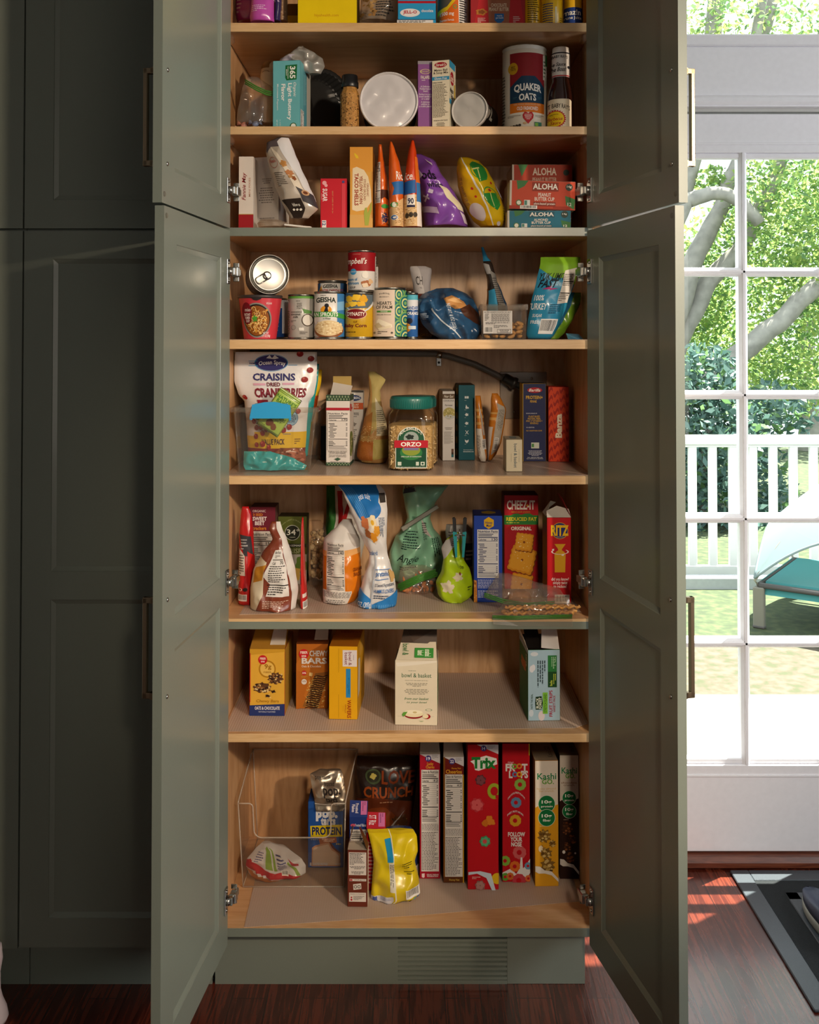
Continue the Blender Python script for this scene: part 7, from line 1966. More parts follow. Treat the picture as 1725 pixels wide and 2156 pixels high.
bag('popcorn_bag', 'large crumpled mint green popcorn bag with a handwritten signature, tied near the top', 'bag', [(1024, 850, 945, .3, .02), (1035, 848, 935, .5, .01), (1060, 852, 916, .6), (1090, 858, 906, .5), (1110, 850, 912, .6), (1130, 832, 928, .9), (1165, 820, 938, 1), (1195, 818, 938, 1), (1222, 830, 930, .8)], .345, .055, MINT, [('l', .18, .45, .56, .64, 8, '#2a4a44'), ('t', 'Angie', .14, .68, .52, .78, '#20302c', 0, .0, .5), ('l', .2, .80, .5, .85, 2, '#3a5a50'), ('lv', .62, .36, .78, .54, 6, '#2a4a44'), ('p', [(.60, .32), (.74, .38), (.82, .52), (.68, .48)], '#c9c0bc'), ('l', .62, .36, .8, .48, 5, '#4a4644'), ('lv', .8, .52, .95, .72, 4, '#2a4a44'), ('t', 'BOOMCHICKAPOP', .22, .3, .5, .33, '#3f7a64', 0, .01)], seed=79, crumple=.022, freq=24, nu=34, nv=40)
p0, p1 = U(850, 1112, .275), U(922, 1066, .29)
mb = MB()
d = (p1 - p0)
L_ = d.length
mx = Matrix.Translation(p0) @ d.to_track_quat('X', 'Z').to_matrix().to_4x4()
GC = M('#8a8a80', .4, coat=.3, trans=.2)
mb.box(0, -.004, -.005, L_, .002, .005, GC, .001, mx)
mb.box(-.006, -.006, -.006, L_ * .1, .004, .006, GC, .0015, mx)
mb.box(L_ * .05, .004, -.004, L_, .009, .004, GC, .001, mx)
o = mb.build('bag_clip'); tag(o, 'long grey plastic clip closing the mint green bag', 'clip')
mb = MB()
q = U(862, 1032, .295)
mb.prism([(-.016, -.008), (.016, -.003), (.013, .010), (-.013, .004)], -.007, .007, M('#1a1a1c', .25, .4), 'XZ')
mb.tube([(-.008, -.004, .004), (-.014, -.010, .016), (-.004, -.012, .018), (0, -.004, .006)], .0011, NICKEL, 6)
mb.tube([(.004, -.004, .004), (.016, -.009, .010), (.018, -.010, -.002), (.008, -.004, -.003)], .0011, NICKEL, 6)
o = mb.build('binder_clip', None, q); tag(o, 'black binder clip with wire arms on the crown of the mint bag', 'binder clip')
# zipper bag of orange crackers
Yz = UZ(880, 1246, SHELF[6]).y + .0
t = clear_bag('zipper_bag', 'zipper bag of small orange crackers with a green zip below the mint bag', [(1190, 850, 896, .3), (1200, 842, 916, .6), (1220, 840, 922, .9), (1240, 838, 918, 1), (1251, 846, 900, .9)], Yz, .026, 80, body=.10, crumple=.006)
for k, (pa, pb) in enumerate((((838, 1238), (918, 1206)), ((842, 1244), (922, 1212)))):
    mb = MB()
    A_, B_ = U(pa[0], pa[1], Yz - .03), U(pb[0], pb[1], Yz - .02)
    base = Vector(t.location)
    for j in range(4):
        o_ = Vector((0, -.001, .003 * j))
        mid = (A_ + B_) / 2 + Vector((0, -.004, .004))
        mb.tube([A_ + o_ - base, mid + o_ - base, B_ + o_ - base], .0013, ZIPG, 6)
    mb.build('zip_strip', t)
rnd = random.Random(12)
OC = M('#c9741c', .6, var=.2, scale=80)
ck = None
for i in range(26):
    px, py = rnd.uniform(850, 912), rnd.uniform(1206, 1246)
    if i < 12: py = rnd.uniform(1236, 1248)
    p = U(px, py, Yz + rnd.uniform(-.016, .012))
    p.z = max(p.z, SHELF[6] + .006)
    if ck is None:
        mb = MB(); mb.lathe([(.0001, -.0035), (.0065, -.002), (.0080, 0), (.0065, .002), (.0001, .0035)], OC, 12); ck = o = mb.build('cracker')
    else:
        o = ck.copy(); COL.objects.link(o)
    o.location = p; o.rotation_euler = (rnd.uniform(0, 3), rnd.uniform(0, 3), rnd.uniform(0, 3)); o.scale = (1, rnd.uniform(.6, 1), 1)
    tag(o, 'small orange cracker inside the zipper bag below the mint bag', 'cracker', 'orange crackers in the zipper bag')
# lime bag with a peg, and the grey bag behind
bag('snack_bag', 'grey white bag with black print behind the lime green bag', 'bag', [(1104, 940, 985, .3), (1120, 938, 1000, .8), (1160, 944, 1004, 1), (1225, 950, 1000, 1)], .33, .025, '#8f8d8a', [('l', .1, .1, .4, .4, 6, '#3a3836'), ('r', .55, .3, .95, .7, '#3c3a3a'), ('l', .6, .4, .9, .6, 3, '#a8a6a4')], seed=81, crumple=.012)
Yl = UZ(960, 1272, SHELF[6]).y + .04
bag('snack_bag', 'bright lime green bag with torn foil top leaning toward the left', 'bag', [(1126, 958, 970, .15, .03), (1140, 940, 974, .4, .02), (1155, 930, 972, .6, .01), (1175, 934, 976, .6), (1200, 930, 990, .9), (1225, 918, 997, 1), (1250, 922, 996, 1), (1268, 934, 980, .9), (1277, 938, 968, .4)], Yl, .036, '#a9c818', [('p', [(.0, .10), (.35, .02), (.9, .0), (.6, .16), (.28, .26), (.0, .34)], '#c9c6c4'), ('l', .4, .05, .8, .16, 5, '#4a4a44'), ('blob', .30, .68, .16, .08, '#d9cfb4', 5, .2), ('blob', .56, .54, .14, .05, '#cfc4a4', 5, .2), ('e', .62, .50, .03, .02, '#7a3a24'), ('blob', .42, .95, .12, .04, '#d9cfb4', 4, .2), ('t', 'chips', .66, .40, .82, .46, '#2a3a14', 0, .008, .3), ('l', .82, .68, .94, .74, 2, '#3a4a14'), ('p', [(.5, .2), (.56, .18), (.66, .42), (.60, .44)], '#8aa812')], seed=82, crumple=.012, freq=26)
pg = thing('clothes_peg', 'teal and black sprung bag clip gripping the crown of the lime bag', 'clip', U(968, 1130, Yl - .03))
TE = M('#1d8f96', .35, coat=.2); BK = M('#1c1c1e', .35)
for s in (-1, 1):
    mb = MB()
    x = .012 * s
    mb.prism([(x - .006 * s, -.050), (x - .001 * s, -.050), (x + .005 * s, .012), (x + .003 * s, .014), (x - .005 * s, .012)], -.006, .006, TE, 'XZ')
    mb.build('jaw', pg)
    mb = MB()
    mb.prism([(x - .004 * s, .012), (x + .004 * s, .014), (x + .006 * s, .046), (x + .001 * s, .048), (x - .003 * s, .044)], -.006, .006, BK, 'XZ')
    mb.build('grip', pg)
mb = MB(); mb.tube([(-.012, -.006, .004), (0, -.008, .008), (.012, -.006, .004)], .0022, NICKEL, 6); mb.tube([(0, -.007, .02), (0, -.007, -.006)], .0016, NICKEL, 6); mb.build('spring', pg)
# cracker boxes
carton('carton', 'royal blue graham cracker box with a yellow hexagon badge', 'box', 998, 1058, 1086, 6, {'F': '#2242a0', 'S': '#1a2f74', 'T': '#1f2c66', 'R': '#c9a45a'}, {'F': [('p', [(.36, .05), (.52, .015), (.70, .05), (.70, .12), (.52, .155), (.36, .12)], '#d9aa18'), ('t', 'Honey\nMaid', .40, .065, .66, .13, '#27306c', 0, .02, .15), ('n', .12, .16, .87, .72, '130', '#26305c', '#d6d4d2'), ('l', .14, .735, .86, .84, 8, '#b9c4e0', 'j'), ('l', .14, .86, .86, .95, 4, '#b9c4e0'), ('p', [(0, .74), (.10, .75), (.12, 1), (0, 1)], '#b9772c'), ('speck', 0, .75, .1, 1, 12, .03, ['#8a5220', '#d09a54'])], 'T': [('p', [(.3, .35), (.55, .2), (.8, .35), (.8, .6), (.55, .75), (.3, .6)], '#8a7424')]}, d=.085, yb=1268, yaw=-1.5)
def cheese(cx, cy, s, rot):
    pts = []
    n = 9
    for e_ in range(4):
        for k in range(n):
            t_ = k / n
            a0 = [(-1, -1), (1, -1), (1, 1), (-1, 1)]
            p, q_ = a0[e_], a0[(e_ + 1) % 4]
            wv = 1 + (.05 if k % 2 else -.03)
            x, y = lerp(p[0], q_[0], t_) * wv, lerp(p[1], q_[1], t_) * wv
            pts.append((x, y))
    c_, s__ = math.cos(rot), math.sin(rot)
    asp = .074 / .20
    return [(cx + s * (x * c_ - y * s__), cy + s * asp * (x * s__ + y * c_)) for x, y in pts]
cz = []
for (cx, cy, s, rt_) in ((.50, .95, .30, .12), (.52, .69, .36, .25), (.58, .50, .25, .12)):
    cz += [('p', cheese(cx + .02, cy + .008, s * 1.03, rt_), '#7a3a12'), ('p', cheese(cx, cy, s, rt_), '#d08a1c'), ('p', cheese(cx - .01, cy - .004, s * .86, rt_), '#dc9c2c'), ('e', cx, cy, .035, None, '#8a4a12'), ('speck', cx - s * .7, cy - s * .26, cx + s * .7, cy + s * .26, 16, .016, ['#f0dca8', '#e8c880'])]
carton('carton', 'tall red cheese cracker box with a green band and square crackers pictured', 'box', 1062, 1134, 1043, 6, {'F': '#a61620', 'S': '#5c1016', 'T': '#4a0e12'}, {'F': [('p', [(0, .215), (.2, .215), (.27, .20), (.4, .195), (.5, .21), (.62, .195), (.75, .195), (.85, .215), (1, .215), (1, .315), (0, .315)], '#2f7a34'), ('t', 'CHEEZ-IT', .08, .055, .90, .155, '#eee6dc', 0, .03), ('e', .68, .11, .03, None, '#d9a02c'), ('t', 'baked snack crackers', .22, .17, .76, .185, '#d9a02c', 0, .004), ('t', 'REDUCED FAT', .06, .235, .95, .275, '#d6c42c', 0, .03), ('l', .06, .285, .94, .305, 1, '#b9b83c'), ('t', 'ORIGINAL', .20, .335, .80, .375, '#eee6dc', 0, .03)] + cz}, d=.075, yb=1240, yaw=0)
def torn_flaps(t, w, h, d):
    m = card('#c9c4bc'); r = card('#8e1a1e')
    flap(t, 'flap', [(0, 0, h), (w, 0, h), (w * .98, d * .35, h + .016), (w * .5, d * .5, h + .022), (w * .04, d * .3, h + .012)], m)
    flap(t, 'flap', [(w, 0, h), (w, d, h), (w * .62, d * .9, h + .05), (w * .7, d * .45, h + .045)], r)
    flap(t, 'flap', [(0, d * .2, h), (w * .25, d * .5, h + .035), (w * .5, d * .6, h + .03), (w * .3, d, h + .012), (0, d, h)], m)
carton('carton', 'red cracker box with a yellow wordmark on a blue disc and torn open top', 'box', 1152, 1203, 1090, 6, {'F': '#b3141c', 'S': '#5c1014', 'T': '#3a2a24'}, {'F': [('e', .54, .155, .33, None, '#27306c'), ('o', .54, .155, .34, None, .06, '#c9a02c'), ('t', 'RITZ', .17, .09, .90, .215, '#e6b81c', 0, .045), ('t', 'CRACKERS', .40, .222, .68, .233, '#d9c48c', 0, .004), ('p', [(.31, .31), (.77, .31), (.62, .37), (.62, .385), (.77, .42), (.75, .64), (.32, .64), (.31, .42), (.46, .385), (.46, .37)], '#cf9a1e'), ('o', .54, .40, .36, .032, .14, '#e6dcd8'), ('r', .30, .355, .78, .402, '#b3141c'), ('p', [(.33, .31), (.75, .31), (.62, .37), (.62, .385), (.74, .405), (.34, .405), (.46, .385), (.46, .37)], '#cf9a1e'), ('p', [(.2, .37), (.3, .365), (.26, .395)], '#e6dcd8'), ('p', [(.58, .44), (.70, .425), (.68, .45)], '#e6dcd8'), ('t', 'did you know?\nsimply twist\nto reclose!', .18, .70, .90, .82, '#f0e0dc', 0, .016), ('b', .32, .90, .92, 1)]}, d=.08, yb=1270, yaw=0, flaps=torn_flaps)
# zipper bags lying at the front right
z6 = SHELF[6]
Yb6 = UZ(1100, 1285, z6).y
BREAD = M('#a8754a', .7, var=.25, bump=.6, scale=60)
t = clear_bag('zipper_bag', 'clear zipper bag of bread lying in front of the cheese cracker box', [(1207, 1050, 1072, .1), (1222, 1040, 1120, .5), (1240, 1028, 1180, .8), (1258, 1018, 1190, 1), (1268, 1050, 1192, 1), (1274, 1090, 1190, .8)], .090, .045, 91, body=.10, crumple=.014, zpix=[(1020, 1252), (1060, 1266), (1110, 1274), (1168, 1270)], zw=.0055)
q = U(1095, 1247, .075)
mb = MB()
ring = lambda k, z: [(k * .027 * math.cos(2 * math.pi * i / 24) * (1.15 if math.cos(2 * math.pi * i / 24) < 0 else 1), k * .022 * math.sin(2 * math.pi * i / 24), z) for i in range(24)]
loft(mb, [ring(.85, 0), ring(1, .006), ring(1.0, .018), ring(.85, .027), ring(.5, .032)], BREAD)
o = mb.build('bread_roll', None, (q.x, .075, z6 + .014), (R(4), R(3), .3)); tag(o, 'small brown bread roll inside the clear zipper bag', 'bread')
t = clear_bag('zipper_bag', 'flat clear zipper bag of twisted pretzel rods hanging over the shelf front', [(1258, 1080, 1196, .3), (1268, 1060, 1202, .8), (1280, 1052, 1205, 1), (1290, 1040, 1205, .9)], .026, .020, 92, body=.07, crumple=.006)
base = Vector(t.location)
rods = None
PRZ = M('#cf9650', .5, coat=.2, var=.35, scale=70)
for i in range(5):
    if rods is None:
        mb = MB()
        pts, rd = [], []
        for k in range(46):
            s_ = k / 45
            pts.append((lerp(0, .165, s_), .0022 * math.sin(s_ * 60), .0022 * math.cos(s_ * 60)))
            rd.append(.0036 + .0009 * math.sin(s_ * 120))
        mb.tube(pts, rd, PRZ, 8)
        rods = o = mb.build('pretzel_rod')
    else:
        o = rods.copy(); COL.objects.link(o)
    p = U(1056, 1284, .035)
    o.location = (p.x + (.004, .012, .0, .018, .008)[i], .012 + .011 * (i % 3) + .003 * (i // 3), z6 + .0075 + .0115 * (i // 3))
    o.rotation_euler = (i * 1.3, R((-1, -1.5, -.5, -2, -1)[i]), R((1, -1, 2, -2, 1)[i]))
    tag(o, 'twisted golden pretzel rod lying in the flat clear zipper bag', 'pretzel rod', 'pretzel rods in the flat zipper bag')
mb = MB()
zz = [(1037, 1294), (1090, 1295), (1150, 1293), (1205, 1292)]
pts0 = [U(x, y, -.004) for x, y in zz]
n1 = len(pts0)
pts1 = [p + Vector((.002, -.004 + .0015 * k, -.022 - .003 * k)) for k, p in enumerate(pts0)]
mb.add([p - base for p in pts0 + pts1], [(i, i + 1, n1 + i + 1, n1 + i) for i in range(n1 - 1)], clear('ziplock_film', '#f6f1ea', .10, 1.5, .10, '#e8dfd6'))
pts2 = [U(x, y - 10, .02) for x, y in zz]
mb.add([p - base for p in pts2 + pts0], [(i, i + 1, n1 + i + 1, n1 + i) for i in range(n1 - 1)], clear('ziplock_film', '#f6f1ea', .10, 1.5, .10, '#e8dfd6'))
for dz, r_ in ((-.003, .0016), (-.0065, .0016), (-.010, .0011)):
    mb.tube([p + Vector((0, -.0008, dz)) - base for p in pts0], r_, ZIPG, 6)
mb.build('zip_flap', t)

# ================================================================== shelf 7: snack bar boxes
def bar_flap(col):
    def f(t, w, h, d):
        m = card(col)
        flap(t, 'flap', [(0, 0, h), (w, 0, h), (w * .98, d * .55, h + .030), (w * .02, d * .55, h + .032)], m)
        flap(t, 'flap', [(w * .55, d * .1, h + .006), (w * .98, d * .1, h + .006), (w * .95, d * .5, h + .036), (w * .58, d * .5, h + .038)], card('#c9c0b4'))
    return f
def crumbs(cx, cy, rx, ry, seed, tilt=0):
    return [('blob', cx, cy, rx, ry, '#5a3a24', 9, .12), ('speck', cx - rx * .85, cy - ry * .8, cx + rx * .85, cy + ry * .8, 44, rx * .13, ['#d9b878', '#33201a', '#b98a4c', '#3a251c', '#e0c890', '#8a5c30'])]
carton('carton', 'yellow oats and chocolate bar box with navy foot at the left', 'box', 526, 600, 1367, 7, {'F': '#dca93c', 'S': '#b01c22', 'T': '#8a6424', 'R': '#b58a34'}, {'F': [('p', [(0, 0), (1, 0), (1, .04), (0, .09)], '#c9982c'), ('r', .0, .06, .02, .8, '#b01c22'), ('o', .5, .30, .245, None, .16, '#b07c1c'), ('e', .5, .30, .20, None, '#e3b95a'), ('e', .37, .16, .13, None, '#c01c24'), ('t', 'FIBER\none', .29, .125, .46, .20, '#f4e8e0', 0, .014), ('t', '9g', .42, .225, .62, .315, '#9a6a10', 0, .02), ('t', 'FIBER', .40, .335, .62, .36, '#9a6a10', 0, .006)] + crumbs(.74, .44, .21, .085, 1) + crumbs(.36, .58, .25, .075, 2) + [('blob', .68, .635, .06, .02, '#2e1c14', 4, .25), ('blob', .52, .70, .06, .02, '#33201a', 4, .25), ('speck', .55, .68, .66, .73, 8, .02, ['#e6cc88', '#c9a24c']), ('t', 'Chewy Bars', .20, .755, .84, .81, '#a87a1c', 0, .004), ('p', [(0, .845), (1, .82), (1, 1), (0, 1)], '#27356c'), ('t', 'OATS & CHOCOLATE', .15, .86, .86, .91, '#ece8e8', 0, .02), ('t', 'NATURALLY FLAVORED', .26, .93, .74, .95, '#c4c8d8', 0, .006)]}, d=.15, yb=1506, yaw=-1, flaps=bar_flap('#a87a2c'))
stripe = []
for i in range(15):
    yy = .49 + .034 * i
    xo = .56 - .30 * (i / 15)
    stripe += [('p', [(xo, yy + .012), (xo + .12, yy - .006), (xo + .28, yy + .012), (xo + .42, yy - .012), (xo + .42, yy + .002), (xo + .28, yy + .026), (xo + .12, yy + .010), (xo, yy + .024)], '#2c1a14')]
carton('carton', 'orange brown chewy bars box beside the plain yellow wafer box', 'box', 624, 691, 1356, 7, {'F': '#b0641f', 'S': '#7c3c14', 'T': '#6a3414'}, {'F': [('e', .5, .5, .62, .34, '#b96d24'), ('p', [(.60, .455), (1.0, .43), (1.0, .50), (.66, 1), (.20, .97)], '#8a5a28'), ('speck', .3, .5, .92, .98, 130, .03, ['#c99a4c', '#d9b46c', '#a87434'])] + stripe + [('p', [(.0, .4), (.45, .5), (.1, 1), (0, 1)], '#b0641f'), ('e', .24, .155, .155, None, '#c01c24'), ('t', 'FIBER\none', .13, .11, .36, .20, '#f4e8e0', 0, .016), ('t', 'CHEWY', .42, .10, .99, .19, '#d9d4d0', 0, .03), ('t', 'BARS', .17, .21, .97, .305, '#d9d4d0', 0, .035), ('t', 'Oats & Chocolate', .17, .325, .78, .358, '#ecdcc8', 0, .012), ('e', .25, .445, .075, None, '#b8202a'), ('t', '32%', .19, .43, .31, .46, '#f0e0dc', 0, .02), ('l', .16, .49, .36, .52, 2, '#c99a44'), ('e', .25, .58, .085, None, '#d9d4ce'), ('t', '10%', .19, .56, .31, .585, '#8a4a1c', 0, .012), ('blob', .46, .465, .06, None, '#d9b878', 4)]}, d=.14, yb=1492, yaw=0, flaps=bar_flap('#5c2e14'))
def wafer_top(t, w, h, d): pass
carton('carton', 'bright yellow vanilla wafer box with a blue stripe and sideways lettering', 'box', 693, 753, 1361, 7, {'F': '#dca416', 'S': '#c48c14', 'T': '#a8681a', 'R': '#cf9a1c'}, {'F': [('r', .335, .03, .342, .36, '#7c5a10'), ('r', .335, .66, .342, .98, '#7c5a10'), ('r', .48, .05, .98, .275, '#dcd4d6'), ('t', 'bowl &\nbasket', .55, .075, .80, .26, '#7c2434', -90, .008), ('l', .86, .08, .89, .24, 1, '#9a8a8c'), ('r', .60, .305, .76, .70, '#2c86c0'), ('t', 'BEST BY DECEMBER\n2024', .63, .43, .72, .65, '#1c5a90', -90, .004), ('t', 'WAFERS', .64, .73, .78, .98, '#9c3414', -90, .02), ('t', 'VANILLA', .56, .79, .61, .91, '#a85a1c', -90, .006), ('l', .50, .77, .52, .95, 1, '#c48a20')], 'R': [('p', [(.1, .2), (.35, .25), (.3, .7), (.05, .72)], '#d9d0c4'), ('blob', .55, .15, .3, .09, '#d9a844', 4)], 'T': [('r', .25, .02, .80, .16, '#d4ccc8'), ('t', 'bowl &\nbasket', .36, .04, .74, .13, '#8a3a44', 180, .01), ('t', 'WAFERS', .2, .24, .95, .36, '#8a3414', 180, .02)]}, d=.17, yb=1514, yaw=-3)
def apple_top(t, w, h, d):
    m = card('#cdc3ae')
    f1 = flap(t, 'flap', [(w * .02, .001, h), (w * .99, .001, h), (w * .96, d * .4, h + .034), (w * .12, d * .4, h + .032)], m)
    flap(t, 'flap', [(w * .12, d * .38, h + .032), (w * .42, d * .30, h + .036), (w * .98, d * .40, h + .028), (w * .98, d * .62, h + .062), (w * .55, d * .7, h + .075), (w * .2, d * .66, h + .068)], card('#4a3f38'))
    mb = MB()
    A_ = Vector((w * .02, .0006, h)); B_ = Vector((w * .12, d * .4 - .0006, h + .032))
    ux = Vector((1, 0, 0)); uy = -(Vector((0, d * .4, .033))).normalized()
    s_ = plane_surf(Vector((w * .1, d * .4, h + .0335)) + Vector((0, -.0012, .0008)), ux, uy, w * .85, Vector((0, d * .4, .033)).length)
    s_.draw(mb, [('r', .42, .34, .95, .88, '#3a8a3a'), ('t', 'unsalted\nbaked', .5, .42, .88, .8, '#e6ecd8', -90, .016), ('t', 'bowl &', .08, .12, .26, .75, '#4a7a4c', -90, .008)])
    mb.build('flap_print', t)
carton('carton', 'cream box with an apple drawing and torn open top in the middle of its shelf', 'box', 832, 921, 1390, 7, {'F': '#dcd2bc', 'S': '#cfc4ae', 'R': '#2f7a34', 'T': '#8a7c6a'}, {'F': [('p', [(.02, .04), (.97, .0), (.98, .03), (.4, .08), (.05, .10)], '#e6dfd0'), ('l', .32, .155, .72, .17, 1, '#6a7a6c'), ('t', 'bowl & basket', .16, .20, .86, .265, '#3f6a4c', 0, .006), ('t', 'FOOD IS AT THE HEART OF IT ALL', .24, .305, .78, .318, '#7a7a6a', 0, .003), ('l', .20, .345, .82, .41, 3, '#8a8676', 'c'), ('l', .18, .44, .84, .53, 4, '#8a8676', 'c'), ('t', 'from our basket', .22, .57, .80, .61, '#4f7a54', 0, .004, .4), ('t', 'to your bowl', .28, .63, .76, .67, '#4f7a54', 0, .004, .4), ('o', .80, .76, .08, .018, .2, '#7a9a7c'), ('r', .06, .86, .92, .862, '#8a9a84'), ('e', .44, .835, .23, .065, '#8a1a20'), ('e', .44, .82, .23, .055, '#e6dcb8'), ('e', .44, .795, .21, .03, '#efe8cc'), ('e', .47, .80, .05, .014, '#c9b884'), ('p', [(.16, .84), (.2, .80), (.3, .79), (.25, .84), (.2, .87)], '#5f9a3c'), ('e', .75, .86, .09, .04, '#9c1c22'), ('e', .72, .855, .07, .035, '#e6dcb8'), ('l', .55, .925, .7, .945, 2, '#6a9a5c', 'c')], 'R': [('p', [(0, .0), (1, 0), (1, .2), (0, .3)], '#cfc4ae'), ('p', [(0, .75), (1, .6), (1, 1), (0, 1)], '#cfc4ae'), ('l', .2, .35, .8, .6, 5, '#cfe0c4')]}, d=.085, yb=1526, yaw=-3, flaps=apple_top)
def strip_top(t, w, h, d):
    flap(t, 'flap', [(0, d * .12, h + .0), (w * .45, d * .12, h), (w * .45, d * .7, h + .045), (0, d * .7, h + .045)], card('#191614'))
    flap(t, 'flap', [(w * .42, .002, h + .004), (w * .99, .002, h - .001), (w * 1.0, d * .32, h + .04), (w * .52, d * .32, h + .043)], card('#d6d0cc'))
    flap(t, 'flap', [(0, 0, h), (0, d, h), (-.012, d * .9, h + .04), (-.008, d * .2, h + .025)], card('#d0cac2'))
carton('carton', 'pale blue fruit strips box with clouds and sideways red lettering', 'box', 1112, 1180, 1369, 7, {'F': '#a9c6d4', 'L': '#2f6a34', 'S': '#b9b0a4', 'R': '#b3aaa0', 'T': '#1c1816'}, {'F': [('e', .20, .06, .12, .03, '#d9dfe4'), ('e', .12, .27, .07, .05, '#e6e6ea'), ('e', .17, .25, .06, .045, '#e6e6ea'), ('e', .10, .89, .07, .05, '#d0dce4'), ('e', .42, .93, .10, .07, '#e0d4d4'), ('r', .62, .08, .90, .31, '#2f7a3c'), ('r', .62, .31, .90, .53, '#1f4a24'), ('t', 'lala', .68, .43, .76, .51, '#c9d84c', 90, .014), ('l', .78, .12, .88, .28, 4, '#8ab88a'), ('lv', .72, .1, .88, .28, 3, '#a8cca4'), ('lv', .78, .34, .88, .5, 2, '#c9d84c'), ('lv', .28, .15, .56, .56, 4, '#33444c'), ('t', 'TASTE THE REAL', .09, .62, .15, .84, '#2c4a34', 90, .012), ('p', [(.24, .66), (.42, .65), (.46, .75), (.42, .84), (.24, .84), (.22, .75)], '#1f3a20'), ('t', 'BLACK\nFOREST', .25, .67, .42, .83, '#e6ecd8', 90, .025), ('r', .46, .60, .61, .90, '#7fc03c'), ('t', 'STRETCH ISLAND', .49, .62, .58, .88, '#2c5a24', 90, .012), ('t', 'FRUIT STRIPS', .66, .57, .76, .94, '#a8243c', 90, .02), ('t', 'VARIETY PACK', .78, .64, .85, .88, '#a8243c', 90, .012)], 'L': [('lv', .75, .1, .9, .5, 1, '#d9d8c0'), ('blob', .5, .3, .3, .08, '#c9702c', 4), ('r', 0, 0, 1, .06, '#b9c4c8')]}, d=.13, yb=1518, yaw=2.5, flaps=strip_top)

# ================================================================== shelf 8: cereals and the clear bin
z8 = SHELF[8]
Yb8 = UZ(515, 1868, z8).y
a_, b_ = U(512, 1866, Yb8), U(724, 1866, Yb8)
bw, bd = b_.x - a_.x, .235
bh0 = U(0, 1692, Yb8).z - z8
bh1 = U(0, 1578, Yb8 + bd).z - z8
ACR = clear('acrylic', '#f6f1ea', .03, 1.5, .035, '#d8cfc4')
t = thing('clear_bin', 'tall clear acrylic bin with a scooped front on the bottom shelf', 'bin', (a_.x, Yb8, z8 + .0006))
mb = MB()
def q4(a): mb.add(a, [tuple(range(len(a)))], ACR)
q4([(0, 0, .001), (bw, 0, .001), (bw, bd, .001), (0, bd, .001)])
q4([(0, bd, 0), (bw, bd, 0), (bw, bd, bh1), (0, bd, bh1)])
side = [(0, 0), (bd, 0), (bd, bh1), (bd * .86, bh1), (.004, bh0 + .004), (0, bh0)]
for x in (0, bw): q4([(x, y, z) for y, z in side])
zc = U(0, 1764, Yb8).z - z8
def notch():
    out = [(0, bh0), (.024, bh0)]
    for k in range(7):
        w = math.pi / 2 * k / 6
        out.append((.024 + .010 * math.sin(w), bh0 - .010 + .010 * math.cos(w)))
    for k in range(7):
        w = math.pi / 2 * k / 6
        out.append((.034 + .018 * (1 - math.cos(w)), zc + .018 - .018 * math.sin(w)))
    return out
nl = notch()
nr = [(bw - x, z) for x, z in nl][::-1]
edge = nl + nr
mb.add([(x, 0, z) for x, z in edge] + [(x, 0, 0) for x, z in edge], [(i, i + 1, len(edge) + i + 1, len(edge) + i) for i in range(len(edge) - 1)], ACR)
RIMM = clear('acrylic_edge', '#e9e0d4', .08, 1.6, .42, '#e8ddd0')
mb2 = MB()
mb2.tube([(x, 0, z) for x, z in edge], .0017, RIMM, 8)
for x in (0, bw):
    mb2.tube([(x, y, z) for y, z in ((0, bh0), (.004, bh0 + .004), (bd * .86, bh1), (bd, bh1))], .0017, RIMM, 8)
    mb2.tube([(x, 0, 0), (x, 0, bh0)], .0015, RIMM, 8)
    mb2.tube([(x, bd, 0), (x, bd, bh1)], .0014, RIMM, 8)
mb2.tube([(0, bd, bh1), (bw, bd, bh1)], .0017, RIMM, 8)
mb2.tube([(0, 0, .001), (bw, 0, .001)], .0017, RIMM, 8)
mb2.tube([(0, bd, .001), (bw, bd, .001), (bw, 0, .001)], .0012, RIMM, 8)
mb2.tube([(0, bd, .001), (0, 0, .001)], .0012, RIMM, 8)
for m_ in (mb, mb2):
    m_.v = [(x + .018 * (y / bd) * (x / bw) - .013 * min(1, z / bh0) * (1 - x / bw) + .004 * min(1, z / bh0) * x / bw, y, z) for x, y, z in m_.v]
mb.build('bin', t); mb2.build('rim', t)
